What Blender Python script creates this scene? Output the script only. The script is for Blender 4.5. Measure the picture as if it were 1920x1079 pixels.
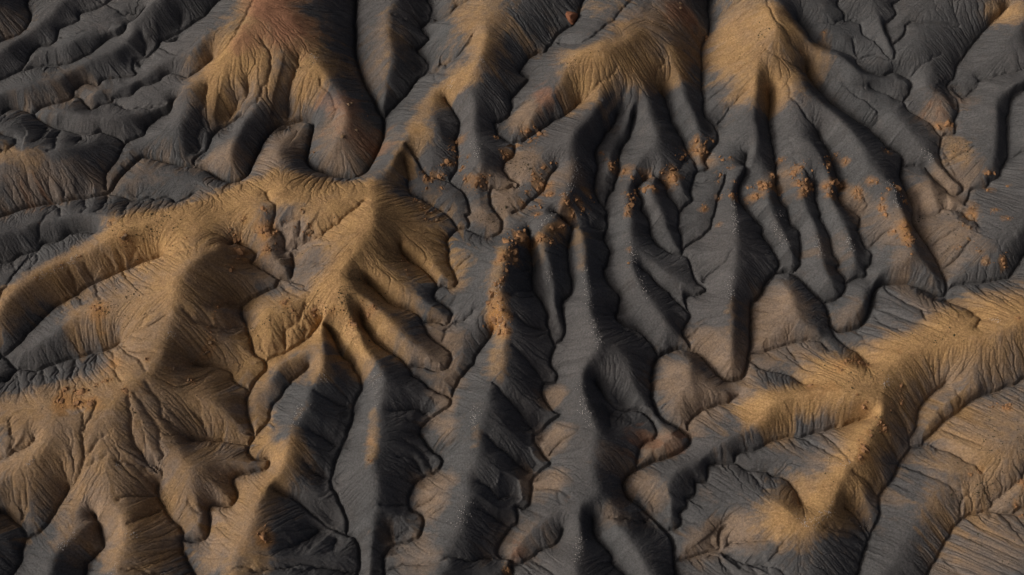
import bpy, math, random, time
import numpy as np

T0 = time.time()
for o in list(bpy.data.objects):
    bpy.data.objects.remove(o)
SC = bpy.context.scene
COL = SC.collection

# ------------------------------------------------------------------ camera
PITCH = math.radians(62.0)
CAM_H = 200.0
cam_data = bpy.data.cameras.new('camera')
cam_data.angle = math.radians(50.0)
cam_data.clip_start = 1.0
cam_data.clip_end = 4000.0
cam = bpy.data.objects.new('camera', cam_data)
cam.location = (0.0, -CAM_H / math.tan(PITCH), CAM_H)
cam.rotation_euler = (math.pi / 2 - PITCH, 0.0, 0.0)
COL.objects.link(cam)
SC.camera = cam

# ------------------------------------------------------------------ sky and sun
SUN_EL = math.radians(30.0)
SUN_AZ = math.radians(186.0)          # direction towards the sun, counter-clockwise from +X
world = bpy.data.worlds.new('World')
SC.world = world
world.use_nodes = True
wn = world.node_tree.nodes
wn.clear()
sky = wn.new('ShaderNodeTexSky')
sky.sky_type = 'NISHITA'
sky.sun_disc = False
sky.sun_elevation = SUN_EL
sky.sun_rotation = math.pi / 2 - SUN_AZ
sky.air_density = 0.2
sky.dust_density = 8.0
sky.ozone_density = 0.0
bg = wn.new('ShaderNodeBackground')
bg.inputs['Strength'].default_value = 0.15
wo = wn.new('ShaderNodeOutputWorld')
world.node_tree.links.new(sky.outputs[0], bg.inputs[0])
world.node_tree.links.new(bg.outputs[0], wo.inputs[0])

sun_data = bpy.data.lights.new('sun', 'SUN')
sun_data.energy = 1.9
sun_data.angle = math.radians(13.0)
sun_data.color = (1.0, 0.96, 0.89)
sun = bpy.data.objects.new('sun', sun_data)
# lamp shines along its -Z
sun.rotation_euler = (math.pi / 2 - SUN_EL, 0.0, SUN_AZ + math.pi / 2)
COL.objects.link(sun)

SC.view_settings.view_transform = 'Standard'
SC.view_settings.look = 'None'
SC.view_settings.exposure = -0.45
SC.view_settings.gamma = 1.0
SC.view_settings.use_curve_mapping = False
# depth of the incised bed, then (x, y, z) in metres from mouth to head
CHANNELS = [
 (2.00,[(-134.5,10.3,0.0),(-120.9,14.0,0.0),(-109.4,17.1,0.0),(-103.8,19.2,0.1),(-93.1,21.7,0.2),(-89.5,22.3,0.2),(-87.5,23.0,0.3),(-86.7,23.9,0.3),(-85.2,27.4,0.3),(-82.5,31.3,0.4),(-81.7,32.2,0.4),(-80.5,32.4,0.4),(-79.3,32.2,0.4),(-73.9,30.5,0.5),(-67.6,29.3,0.6),(-64.1,26.7,0.6),(-63.0,26.1,0.6),(-60.8,25.3,0.6),(-58.9,25.5,0.7),(-58.0,26.3,0.7),(-57.2,27.4,0.7),(-55.3,34.7,0.8),(-53.8,38.6,0.8),(-52.3,40.6,0.8),(-51.1,41.2,0.8),(-48.6,41.7,0.9),(-45.3,41.7,0.9),(-44.2,40.7,0.9),(-44.3,38.2,1.0),(-45.0,32.0,1.0),(-44.9,30.6,1.0),(-43.4,28.8,1.0),(-41.3,27.8,1.1),(-36.2,25.9,1.1),(-35.0,25.8,1.1),(-33.9,25.9,1.2),(-32.7,26.5,1.2),(-31.6,27.5,1.2),(-31.1,28.6,1.2),(-29.2,34.2,1.3),(-28.5,37.1,1.3),(-28.4,39.0,1.3),(-28.5,40.9,1.3),(-29.1,42.7,1.3),(-32.1,48.8,1.4),(-33.4,51.8,1.4),(-35.1,56.3,1.5),(-35.6,57.9,1.5),(-36.2,62.6,1.5),(-36.8,69.3,1.6),(-36.8,76.6,1.6),(-37.7,88.6,1.6),(-38.8,102.5,1.6)]),
 (1.90,[(37.6,-83.8,0.0),(33.4,-70.4,0.0),(29.8,-59.0,0.0),(29.6,-53.7,0.1),(29.4,-52.5,0.1),(28.9,-51.5,0.1),(26.4,-48.2,0.2),(21.9,-44.6,0.2),(21.3,-43.8,0.3),(21.0,-42.8,0.3),(20.9,-41.8,0.3),(21.8,-40.4,0.3),(23.2,-39.4,0.3),(27.0,-37.6,0.4),(30.1,-36.6,0.4),(32.1,-35.7,0.4),(32.9,-35.2,0.5),(34.0,-33.7,0.5),(34.1,-32.7,0.5),(32.5,-31.2,0.5),(30.2,-29.8,0.6),(29.5,-29.1,0.6),(28.3,-27.6,0.6),(27.5,-25.7,0.6),(27.2,-24.7,0.6),(27.3,-23.2,0.7),(28.0,-18.4,0.7),(28.4,-17.3,0.7),(29.7,-15.5,0.8),(31.9,-14.5,0.8),(33.0,-14.3,0.8),(34.1,-14.2,0.8),(35.8,-14.6,0.8),(37.2,-15.3,0.8),(39.4,-18.1,0.9),(40.6,-20.0,0.9),(41.9,-21.1,0.9),(43.6,-21.3,1.0),(44.6,-21.0,1.0),(45.5,-20.4,1.0),(46.0,-19.5,1.0),(47.2,-15.7,1.0),(47.8,-13.1,1.1),(48.3,-6.7,1.2),(48.8,-4.4,1.2),(50.4,-2.8,1.2),(52.7,1.3,1.3),(53.8,2.3,1.3),(55.1,2.8,1.3),(56.4,3.0,1.3),(57.6,2.8,1.3),(58.4,2.2,1.3),(59.9,0.5,1.4),(61.7,-2.4,1.4),(63.3,-4.3,1.4),(64.0,-6.5,1.5),(64.1,-9.0,1.5),(64.6,-10.0,1.5),(65.6,-10.8,1.5),(67.0,-10.7,1.5),(68.5,-10.4,1.5),(69.5,-10.0,1.6),(70.4,-9.4,1.6),(71.8,-7.4,1.6),(74.1,-1.4,1.7),(75.8,-0.1,1.7),(76.8,0.0,1.7),(80.9,0.0,1.8),(82.7,-0.6,1.8),(85.5,-2.3,1.8),(86.6,-2.7,1.8),(87.6,-2.9,1.8),(88.6,-2.3,1.9),(88.9,0.6,1.9),(88.2,4.7,1.9),(84.8,12.8,2.0),(84.5,14.1,2.1),(85.2,17.6,2.1),(85.2,18.8,2.1),(84.7,21.2,2.1),(83.8,23.9,2.2),(84.4,28.4,2.2),(85.1,30.3,2.2),(84.6,32.1,2.2),(82.1,33.5,2.3),(81.2,35.4,2.3),(79.5,37.3,2.3)]),
 (0.90,[(79.5,37.3,2.3),(78.6,39.2,2.4),(76.4,40.1,2.4),(73.0,43.9,2.6),(70.5,46.3,2.7),(66.1,53.9,3.2)]),
 (0.44,[(65.2,51.7,6.0),(62.4,50.7,9.0),(60.9,50.8,9.7),(59.4,51.0,10.4),(56.2,53.4,11.8)]),
 (0.85,[(-88.1,24.1,0.3),(-88.4,28.3,0.4),(-87.2,30.5,0.5),(-85.9,34.7,0.6),(-85.0,36.4,0.6),(-82.0,37.7,0.8),(-81.2,40.3,0.9),(-80.5,41.1,0.9),(-78.7,42.6,1.1),(-76.4,43.4,1.3),(-74.3,45.7,1.5)]),
 (0.85,[(-140.6,40.2,0.8),(-126.6,41.7,0.8),(-114.7,43.0,0.8),(-112.7,44.7,0.9),(-111.3,44.9,0.9),(-109.8,44.7,0.9),(-106.9,43.9,1.0),(-105.5,45.4,1.0),(-104.5,45.9,1.0),(-100.6,47.0,1.1),(-99.2,48.2,1.2),(-99.1,49.7,1.2),(-98.5,51.0,1.2),(-97.5,51.9,1.3),(-96.4,51.8,1.3),(-94.0,51.1,1.4),(-93.1,52.6,1.4),(-92.0,53.1,1.5),(-90.8,53.5,1.5),(-86.3,53.9,1.7),(-85.8,54.6,1.7),(-86.6,55.9,1.8),(-86.6,58.4,1.9),(-84.2,59.1,2.0),(-83.3,59.8,2.0),(-81.7,61.5,2.2),(-81.1,63.3,2.3),(-75.4,67.4,2.7),(-72.8,69.6,3.0),(-71.0,71.4,3.2),(-68.2,74.8,3.6),(-59.3,82.8,3.6),(-48.9,92.2,3.6)]),
 (0.68,[(-99.2,48.2,1.2),(-98.0,48.2,1.2),(-96.1,46.6,1.3),(-94.4,44.3,1.4),(-93.5,44.7,1.5),(-92.6,45.4,1.5),(-89.9,46.1,1.7),(-89.6,47.3,1.8),(-86.5,48.1,2.0),(-83.9,49.9,2.2),(-79.6,51.5,2.7),(-78.5,52.7,2.9),(-76.5,53.2,3.2),(-73.8,51.9,3.5),(-72.7,52.2,3.7),(-70.3,53.6,4.2),(-67.6,56.1,4.9)]),
 (0.44,[(-67.4,55.6,5.5),(-66.0,55.0,7.6),(-65.0,55.4,8.5),(-63.0,55.8,10.7),(-61.6,57.6,12.1),(-61.1,59.0,12.3),(-60.3,59.9,13.1),(-59.8,61.4,13.2),(-59.5,63.2,12.8),(-58.7,66.4,12.7),(-55.0,77.8,12.7),(-50.6,91.1,12.7)]),
 (0.50,[(-89.9,46.1,1.7),(-86.1,43.5,3.4),(-84.8,43.1,3.7),(-83.7,43.4,3.3),(-82.4,43.2,3.8),(-79.9,43.5,4.4),(-77.2,44.2,4.7)]),
 (0.66,[(-106.9,43.9,1.0),(-106.1,42.1,1.1),(-103.3,40.3,1.2),(-95.5,37.5,1.7),(-93.8,37.3,1.8),(-92.3,37.4,1.8),(-90.5,38.1,1.6),(-88.1,37.4,1.2),(-85.7,36.1,0.7)]),
 (0.50,[(-100.6,39.3,1.5),(-100.3,37.4,1.8),(-99.0,34.1,4.1),(-98.5,30.8,5.8),(-99.8,29.9,6.1)]),
 (0.50,[(-95.6,36.7,2.1),(-94.6,33.2,4.1)]),
 (0.50,[(-103.4,40.4,1.0),(-103.3,38.6,1.6),(-102.9,36.2,3.2),(-102.9,34.0,4.9),(-103.5,32.5,5.7)]),
 (0.60,[(-131.8,51.4,4.8),(-120.8,42.7,4.8),(-111.4,35.3,4.8),(-110.0,34.9,5.1),(-108.8,34.6,5.0),(-106.9,33.3,5.2),(-107.2,32.0,4.8),(-108.6,30.9,5.4),(-110.0,30.6,5.5),(-113.5,19.0,5.5),(-117.4,5.6,5.5)]),
 (0.77,[(-133.3,33.1,0.8),(-124.5,44.0,0.8),(-117.0,53.3,0.8),(-115.1,54.0,0.9),(-113.3,55.7,1.0),(-111.4,58.7,1.2),(-110.6,61.2,1.3),(-110.0,62.2,1.4),(-109.0,62.6,1.5),(-106.7,62.8,1.6),(-105.6,64.7,1.8),(-105.8,67.0,2.0),(-104.8,67.8,2.1),(-101.3,69.4,2.6),(-101.3,71.1,2.8),(-96.2,72.3,3.6),(-95.2,73.1,3.9),(-94.3,74.2,4.0),(-84.4,80.9,4.0),(-72.9,88.8,4.0)]),
 (0.68,[(-113.3,55.7,1.0),(-111.0,56.4,1.1),(-108.2,56.8,1.3),(-104.0,56.6,1.5),(-101.5,57.2,1.6),(-100.4,57.7,1.7),(-97.5,59.9,2.0),(-93.8,63.4,2.5),(-92.6,64.2,2.7),(-89.8,65.2,3.1),(-88.8,66.1,3.3),(-86.1,69.9,4.2),(-85.0,71.2,4.5)]),
 (0.50,[(-118.2,84.7,3.8),(-105.7,78.4,3.8),(-95.0,73.0,3.8),(-93.1,72.1,4.2),(-92.0,71.2,4.2),(-90.6,70.2,4.5),(-89.5,70.2,4.3),(-86.9,70.1,4.4)]),
 (0.40,[(-104.5,64.3,2.3),(-102.4,63.6,3.4),(-100.6,63.3,4.1),(-98.6,64.3,4.3),(-97.6,65.0,4.3)]),
 (1.02,[(-140.1,48.5,0.8),(-128.9,57.0,0.8),(-119.4,64.3,0.8),(-117.1,65.6,0.9),(-114.8,66.6,0.9),(-114.1,67.5,0.9),(-113.6,68.7,1.0),(-113.5,70.1,1.0),(-113.7,71.6,1.1),(-115.1,76.9,1.4),(-116.5,88.8,1.4),(-118.1,102.7,1.4)]),
 (0.40,[(-80.9,60.6,3.6),(-79.0,59.0,4.8),(-77.4,57.9,5.5),(-75.9,57.2,6.1),(-74.6,57.0,6.3),(-73.2,57.0,6.7),(-71.9,57.0,7.5),(-70.6,58.0,8.4),(-70.0,58.8,8.9),(-69.5,59.9,9.2)]),
 (0.60,[(-78.1,63.5,4.2),(-78.0,65.0,4.6),(-76.9,69.3,7.2)]),
 (0.60,[(-86.0,57.8,2.8),(-84.8,59.4,2.8),(-84.7,60.7,3.4),(-84.7,61.9,4.2),(-84.8,62.6,5.2),(-85.4,63.9,5.5)]),
 (0.77,[(-69.2,30.0,0.6),(-69.3,32.1,0.7),(-67.2,34.5,0.8),(-66.2,37.7,1.0),(-65.5,38.9,1.2),(-64.6,39.8,1.3),(-62.5,40.7,1.6),(-59.8,42.3,2.1)]),
 (0.44,[(-59.2,41.0,3.9),(-58.6,42.1,4.0),(-56.4,43.8,5.9),(-56.4,44.3,6.2),(-54.9,46.3,7.1),(-53.7,49.7,9.0),(-53.3,51.1,9.8),(-53.3,52.7,10.2),(-55.5,57.0,13.4)]),
 (0.60,[(-62.6,41.0,1.2),(-62.2,43.1,2.3),(-60.9,44.9,3.9),(-59.3,45.4,5.1),(-58.7,47.1,6.1)]),
 (0.60,[(-69.6,33.3,0.6),(-69.4,36.1,1.2),(-69.2,37.2,1.8),(-69.0,38.3,2.1),(-68.8,39.1,2.8),(-68.6,41.4,3.6),(-68.1,43.3,4.9),(-67.5,46.6,6.1)]),
 (0.60,[(-49.7,41.9,0.7),(-49.9,43.3,1.0),(-49.9,44.3,1.9),(-49.7,44.9,3.2),(-49.4,46.8,5.0),(-49.1,47.7,6.0),(-48.1,51.2,7.8),(-47.8,51.9,8.5),(-47.3,54.0,9.3)]),
 (0.40,[(-43.0,38.9,2.4),(-41.4,38.5,3.7),(-40.1,38.4,4.7),(-38.9,39.5,5.8),(-38.8,40.6,6.2),(-39.2,42.0,6.3),(-40.7,45.4,7.0),(-42.2,48.2,7.8)]),
 (1.00,[(-28.5,42.0,1.4),(-26.0,45.7,1.5),(-23.7,48.2,1.5),(-21.8,51.6,1.6),(-19.5,55.1,1.7),(-19.1,56.6,1.8),(-19.7,57.9,1.8),(-20.5,59.2,1.9),(-21.9,60.7,1.9),(-21.4,61.7,2.0),(-19.5,63.5,2.1),(-19.0,64.4,2.2),(-20.7,65.9,2.3),(-21.1,67.2,2.4),(-19.1,69.7,2.6),(-18.9,71.3,2.7),(-19.0,72.8,2.8),(-19.7,75.4,3.0),(-17.7,87.2,3.0),(-15.3,101.0,3.0)]),
 (0.60,[(-19.5,55.6,1.2),(-17.1,51.4,5.7),(-16.0,51.3,6.9),(-15.0,51.5,8.0),(-14.3,53.8,6.2),(-12.2,53.4,8.8),(-11.3,54.3,9.2),(-10.3,54.9,10.2),(-9.5,56.0,10.5),(-8.8,56.5,11.3),(-8.3,57.5,11.7)]),
 (0.60,[(-19.0,70.3,1.9),(-17.8,69.5,2.6),(-16.5,68.6,3.8),(-15.4,68.5,4.9),(-14.2,68.8,5.9),(-13.2,69.8,6.1),(-11.9,70.6,6.7),(-10.6,70.8,7.9),(0.1,76.1,7.9),(12.7,82.2,7.9)]),
 (0.35,[(-18.4,54.2,2.6),(-16.9,48.3,7.1),(-16.0,47.1,8.0)]),
 (0.35,[(-16.6,50.5,6.8),(-14.8,48.6,8.7),(-13.3,48.0,9.3),(-11.2,47.8,10.7)]),
 (0.35,[(-35.3,61.9,2.3),(-33.0,61.9,4.5),(-31.7,62.1,5.6),(-30.4,62.6,6.4)]),
 (0.35,[(-19.4,65.1,2.0),(-20.5,66.2,1.9),(-22.3,66.7,3.5),(-24.2,67.1,5.5),(-25.1,67.2,6.0),(-27.3,66.7,7.4)]),
 (1.10,[(-11.9,1.6,4.6),(-12.9,4.0,4.7),(-12.9,6.1,4.7),(-13.4,8.6,4.8),(-12.9,9.9,4.8),(-11.4,11.1,4.8),(-9.6,11.1,4.9),(-7.0,9.6,5.0),(-4.7,9.2,5.0),(-3.7,9.3,5.0),(-2.2,10.6,5.1),(-1.7,11.8,5.1),(-1.8,13.1,5.1),(-2.2,14.4,5.2),(-4.1,16.5,5.2),(-4.9,18.7,5.3),(-4.5,19.9,5.3),(-3.7,20.9,5.4),(-1.5,20.4,5.4),(-0.0,21.2,5.5),(0.7,20.8,5.5),(1.3,21.9,5.5),(-2.1,24.7,5.7),(-1.9,26.9,5.7),(-0.0,28.7,5.8),(0.6,29.6,5.9),(0.6,30.9,5.9),(0.0,31.8,6.0),(-1.5,32.7,6.0),(-2.4,33.5,6.1),(-3.1,34.5,6.1),(-3.5,36.0,6.2),(-3.5,37.3,6.2),(-1.9,37.7,6.3),(-0.4,39.1,6.4),(0.0,43.3,6.6),(0.6,44.5,6.7),(3.0,47.8,6.9),(3.5,48.9,7.0),(1.6,50.3,7.1),(1.9,51.4,7.2),(3.6,54.1,7.4),(4.8,55.1,7.5),(6.0,55.7,7.6),(7.6,55.8,7.7),(10.4,60.6,8.1),(12.5,62.3,8.3),(13.5,62.7,8.4),(15.4,66.4,8.7),(16.3,69.8,9.0),(22.7,79.9,9.0),(30.2,91.8,9.0)]),
 (0.50,[(9.2,58.8,7.3),(11.9,57.4,8.8),(13.0,56.1,10.2),(14.2,55.1,11.2),(15.3,54.5,11.9),(17.2,55.2,12.3),(17.9,55.4,13.0),(18.8,56.8,12.5),(21.9,60.0,12.7),(23.0,61.5,12.4),(25.1,64.2,12.3),(26.8,67.0,12.1),(34.3,76.4,12.1),(42.9,87.3,12.1)]),
 (0.35,[(0.0,38.9,6.7),(2.3,40.2,8.1),(3.5,40.9,8.5),(4.6,41.3,9.1)]),
 (0.90,[(-9.2,11.3,4.9),(-8.9,12.8,5.0),(-9.6,14.1,5.0),(-8.5,15.3,5.0),(-10.5,20.1,5.1),(-12.1,21.7,5.2),(-12.8,22.8,5.2),(-12.6,23.8,5.2),(-11.8,26.3,5.3),(-11.6,27.8,5.4),(-11.6,29.4,5.5),(-12.3,32.6,5.6),(-11.4,35.7,5.8),(-11.3,37.4,5.9),(-11.6,38.9,6.0),(-14.8,43.4,6.4)]),
 (0.70,[(-12.8,22.7,5.2),(-17.0,23.5,5.5),(-18.0,24.2,5.5),(-18.9,25.2,5.6),(-20.9,28.6,6.0),(-22.8,30.6,6.5)]),
 (0.80,[(-11.4,11.1,4.9),(-12.6,13.7,4.9),(-13.5,14.6,4.9),(-18.7,17.9,5.1),(-20.9,18.7,5.2),(-21.8,20.9,5.3),(-22.3,24.4,5.5),(-23.2,27.8,5.8)]),
 (0.50,[(-5.2,20.1,5.3),(-5.3,21.2,5.6),(-5.6,22.1,6.2),(-6.2,22.4,7.1),(-7.8,23.7,7.8)]),
 (0.90,[(0.0,14.8,5.3),(2.2,16.1,5.4),(6.0,19.5,5.5),(7.5,23.4,5.7),(9.8,25.9,5.9)]),
 (0.90,[(0.2,32.1,6.0),(2.3,32.7,6.0),(3.8,34.1,6.1),(5.8,34.8,6.1),(6.4,35.9,6.2),(7.2,36.6,6.2),(9.3,38.2,6.3),(12.4,40.0,6.5),(15.2,42.7,6.7)]),
 (0.44,[(15.2,42.6,6.8),(16.0,42.5,8.2),(16.9,42.8,9.0),(17.8,43.4,9.6),(18.6,44.1,10.3),(19.5,45.1,10.7),(20.4,45.9,11.3),(23.1,48.0,12.3)]),
 (0.40,[(15.2,42.6,6.8),(16.3,41.9,8.1),(18.4,41.1,9.2),(19.4,41.1,9.0)]),
 (1.10,[(29.4,-15.4,0.8),(27.7,-13.0,0.9),(25.7,-10.7,0.9),(24.3,-9.7,1.0),(21.9,-8.7,1.0),(21.2,-7.1,1.1),(21.8,-6.0,1.1),(21.8,-2.3,1.2),(21.1,-0.7,1.2),(19.4,0.9,1.3),(19.1,2.1,1.3),(19.1,3.4,1.4),(19.9,5.0,1.4),(20.2,7.9,1.5),(19.2,10.9,1.6),(19.8,12.6,1.7),(20.5,16.4,1.9),(19.8,18.4,2.0),(18.9,19.4,2.0),(18.3,20.6,2.1),(17.9,22.1,2.2),(18.3,27.8,2.5),(18.3,32.3,2.8),(18.6,33.6,2.8),(21.9,38.1,3.3),(23.6,41.7,3.6)]),
 (0.44,[(23.6,41.7,3.6),(23.9,42.1,4.9),(24.9,43.9,7.7),(25.6,45.1,9.2)]),
 (0.80,[(19.9,18.2,2.0),(21.3,22.1,2.1),(21.9,22.2,2.1),(22.2,23.3,2.1),(23.1,28.0,2.2),(23.0,30.7,2.3),(24.0,33.2,2.4),(25.8,36.6,2.6),(26.1,39.4,2.7),(27.2,41.7,2.9)]),
 (0.90,[(36.0,-14.6,0.9),(35.5,-13.4,0.9),(34.4,-11.9,0.9),(34.3,-10.3,1.0),(35.5,-8.3,1.0),(36.2,-6.7,1.0),(35.5,-3.9,1.1),(35.8,-2.3,1.1),(38.1,-2.4,1.2),(39.7,-1.3,1.3),(37.6,0.9,1.4),(36.5,5.8,1.5),(35.3,7.0,1.6),(32.6,7.6,1.8),(30.8,8.6,1.9),(29.9,9.7,2.0),(29.2,11.1,2.0),(28.8,14.0,2.2),(27.5,17.0,2.4),(27.9,19.1,2.6),(26.6,22.5,2.9),(27.1,23.3,3.0),(29.0,25.2,2.9)]),
 (0.70,[(36.1,-6.7,1.1),(32.0,-2.1,1.4),(30.9,-0.5,1.6),(26.3,3.1,2.6)]),
 (1.00,[(35.4,7.0,1.6),(35.4,11.3,1.7),(34.9,13.8,1.8),(35.6,16.0,1.8),(35.7,17.3,1.8),(37.5,18.9,1.9),(38.7,20.4,1.9),(38.1,22.2,2.0),(38.8,24.0,2.0),(39.1,25.8,2.1),(40.2,27.5,2.1),(41.5,27.6,2.1),(42.8,28.4,2.2),(42.3,29.8,2.2),(43.1,32.1,2.3),(44.8,34.4,2.4),(45.3,36.3,2.4),(45.1,38.6,2.5),(43.0,41.9,2.6),(42.7,43.5,2.7),(42.7,45.2,2.8),(43.6,59.8,3.5),(43.9,61.4,3.6),(45.6,64.9,3.8),(45.9,66.8,3.9),(46.0,74.0,4.5),(48.1,85.8,4.5),(50.4,99.6,4.5)]),
 (0.70,[(35.6,17.2,1.9),(35.5,18.2,1.9),(34.1,19.9,2.0),(33.5,21.0,2.1),(33.1,22.0,2.2),(33.1,22.9,2.2),(32.1,24.1,2.4),(30.2,25.3,2.8)]),
 (0.90,[(40.2,27.5,2.1),(40.0,29.4,2.2),(38.2,32.3,2.2),(37.7,33.6,2.2),(37.2,36.4,2.3),(35.4,39.6,2.4),(34.9,43.9,2.6),(33.5,47.6,2.9)]),
 (0.44,[(33.3,46.9,3.8),(32.6,47.3,5.1),(31.9,47.9,6.1),(31.4,48.2,7.2),(31.8,49.9,8.2),(33.4,51.8,8.9),(32.6,52.9,10.0)]),
 (0.50,[(38.8,31.5,1.8),(38.0,30.2,1.9),(36.9,28.4,2.9),(35.7,27.1,3.7),(34.4,26.2,4.2)]),
 (0.45,[(42.8,45.2,2.2),(44.8,46.1,3.9),(46.4,46.5,5.3),(48.2,46.7,6.8),(50.4,46.9,8.2)]),
 (0.55,[(45.3,39.0,2.0),(45.9,40.1,2.3),(47.1,41.5,3.8),(47.9,42.4,4.2),(48.6,42.8,5.2),(50.1,43.8,6.8),(51.0,44.5,7.3),(51.8,45.0,8.1)]),
 (0.45,[(46.0,67.3,3.5),(46.7,67.0,4.9),(48.1,67.1,6.9),(50.5,67.5,9.5),(51.3,67.4,10.6),(52.3,67.7,11.3),(64.2,69.2,11.3),(78.1,70.9,11.3)]),
 (0.45,[(39.1,25.1,1.4),(40.3,24.5,2.3),(42.7,24.2,3.0),(43.8,24.6,3.4),(45.0,25.6,3.3)]),
 (0.70,[(35.6,8.2,1.7),(38.7,10.3,1.9),(40.4,11.8,2.0),(41.9,13.6,2.2),(43.2,16.4,2.4),(43.9,19.1,2.7),(44.1,21.5,3.0),(45.1,23.6,3.4),(45.7,25.3,3.4)]),
 (1.00,[(50.8,-2.4,1.3),(52.6,0.5,1.3),(54.3,2.7,1.4),(54.8,4.3,1.4),(55.0,5.9,1.4),(54.5,8.0,1.5),(52.6,11.3,1.6),(52.4,13.5,1.7),(48.8,19.0,2.0),(48.9,23.8,2.2),(50.3,27.3,2.5),(51.0,30.9,2.7)]),
 (0.90,[(58.0,2.8,1.4),(58.8,3.4,1.4),(60.1,5.0,1.4),(60.0,6.3,1.4),(60.5,10.1,1.5),(60.4,11.4,1.5),(60.0,12.7,1.6),(58.6,14.4,1.6),(58.5,17.4,1.7),(57.2,19.6,1.8),(57.1,22.2,1.9),(56.6,24.0,1.9),(57.1,30.8,2.2),(56.8,39.4,2.7),(57.8,44.1,3.0),(57.3,46.8,3.3)]),
 (0.90,[(63.2,-4.3,1.4),(67.8,-2.5,1.5),(68.6,0.7,1.6),(67.1,3.2,1.7),(67.5,4.8,1.7),(66.9,6.9,1.8),(66.0,11.9,2.0),(64.9,15.3,2.2),(65.5,17.0,2.3),(64.7,20.0,2.6),(64.9,23.4,2.9)]),
 (0.44,[(64.9,23.4,2.9),(63.7,23.8,4.3),(62.7,24.4,5.4),(61.7,25.2,6.0),(61.1,26.4,5.8),(60.8,28.7,5.8),(60.7,30.0,5.4),(60.1,32.4,5.5),(59.8,33.7,5.3)]),
 (0.90,[(68.4,-0.1,1.6),(70.8,1.1,1.7),(72.7,2.3,1.7),(72.7,3.6,1.8),(74.1,4.8,1.8),(74.6,6.0,1.8),(74.7,7.3,1.9),(73.5,9.4,1.9),(72.8,11.7,2.0),(72.7,12.8,2.0),(73.6,15.4,2.1),(72.6,16.5,2.2),(70.8,17.5,2.3),(69.7,19.2,2.3),(69.7,20.6,2.4),(69.9,21.9,2.5),(70.8,23.2,2.5),(69.9,25.3,2.7),(69.6,28.4,2.9),(67.3,36.0,3.5)]),
 (0.44,[(67.3,36.0,3.5),(65.3,36.7,5.9),(64.5,37.6,6.4),(63.8,38.3,7.0),(62.3,40.9,7.8),(60.9,43.1,8.1),(60.4,45.8,8.3)]),
 (0.50,[(73.2,16.6,1.6),(74.4,16.9,2.6),(74.9,18.3,3.8),(74.0,20.4,4.7)]),
 (0.50,[(73.5,7.9,1.6),(75.6,9.3,2.2),(76.3,10.0,2.8),(76.9,10.6,3.6),(77.7,10.9,4.0),(78.4,10.9,4.8)]),
 (0.50,[(79.7,37.6,1.9),(79.4,38.8,2.3),(80.1,39.3,2.9),(80.5,40.3,3.7),(80.6,41.6,4.3),(79.9,42.3,4.7),(79.0,43.4,4.6),(77.8,44.0,5.0),(75.2,46.6,5.5),(74.2,47.3,5.8),(72.6,48.8,6.0),(71.8,49.7,5.9),(68.2,52.9,6.3),(67.3,53.6,6.6),(66.2,54.1,7.2),(65.0,54.2,8.3),(63.8,54.5,9.1)]),
 (0.68,[(84.5,28.4,2.2),(87.6,28.5,2.4),(88.9,28.3,2.4),(89.7,27.3,2.5),(91.5,24.0,2.7),(93.0,22.2,2.8),(93.2,21.4,2.8),(94.6,21.0,2.9),(96.1,22.0,3.0),(96.1,23.1,3.0),(93.6,26.1,3.3),(93.0,27.2,3.3),(92.7,28.3,3.4),(92.6,30.8,3.5),(93.5,34.8,3.7),(93.2,36.2,3.8),(92.7,37.4,3.9),(92.1,38.5,4.0),(91.4,39.2,4.1),(87.8,41.8,4.4),(87.2,42.4,4.5),(87.2,44.3,4.6),(88.4,45.7,4.8),(88.8,47.0,4.9),(89.0,48.5,5.0),(88.6,49.7,5.1),(87.9,50.8,5.2),(86.0,51.6,5.5),(82.6,50.6,5.8),(80.3,50.7,6.1),(79.3,51.0,6.2),(78.3,51.8,6.4),(77.5,52.7,6.5),(77.3,54.6,6.7),(78.9,54.9,7.0),(80.4,54.9,7.2),(82.0,54.8,7.4),(83.7,53.9,7.7),(85.2,54.0,7.9),(85.8,56.8,8.3),(86.9,58.1,8.6),(89.2,62.1,9.3),(90.2,63.0,9.5),(91.2,63.1,9.7),(97.2,62.2,11.0),(100.9,62.4,11.9)]),
 (0.66,[(87.3,44.2,4.7),(85.1,44.7,4.8),(82.2,46.7,5.0),(79.0,47.4,5.5)]),
 (0.44,[(78.8,46.9,6.0),(77.4,46.8,6.4),(75.1,47.3,6.5),(72.8,49.5,6.5),(68.7,52.6,6.7),(68.0,53.4,6.7),(67.1,54.0,7.0),(66.0,54.4,7.7),(64.0,54.8,9.5),(62.0,55.7,11.3),(61.2,56.5,11.9),(60.3,56.9,12.9),(59.5,57.6,13.6),(58.8,58.8,13.8),(57.8,61.2,13.9),(57.4,62.8,13.8),(57.1,64.7,13.4),(53.4,76.1,13.4),(48.9,89.4,13.4)]),
 (0.70,[(77.3,54.5,6.8),(74.7,56.0,6.9),(71.6,56.9,7.1),(69.1,58.0,7.3),(68.1,58.6,7.4),(67.0,61.0,7.7),(65.0,64.1,8.3)]),
 (0.66,[(84.5,54.0,7.8),(83.5,55.2,7.8),(81.6,58.9,8.0),(79.4,60.5,8.2),(79.0,63.5,8.4),(77.4,64.1,8.6),(75.7,63.7,8.7),(75.5,65.6,9.0),(74.2,68.4,9.4),(74.5,69.3,9.6),(68.5,79.7,9.6),(61.5,91.8,9.6)]),
 (0.50,[(77.5,55.1,6.4),(77.4,57.2,7.3),(76.9,58.5,7.5)]),
 (0.40,[(75.9,64.1,8.3),(73.1,62.9,9.1),(71.0,62.6,9.4),(69.0,62.1,8.8)]),
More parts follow.
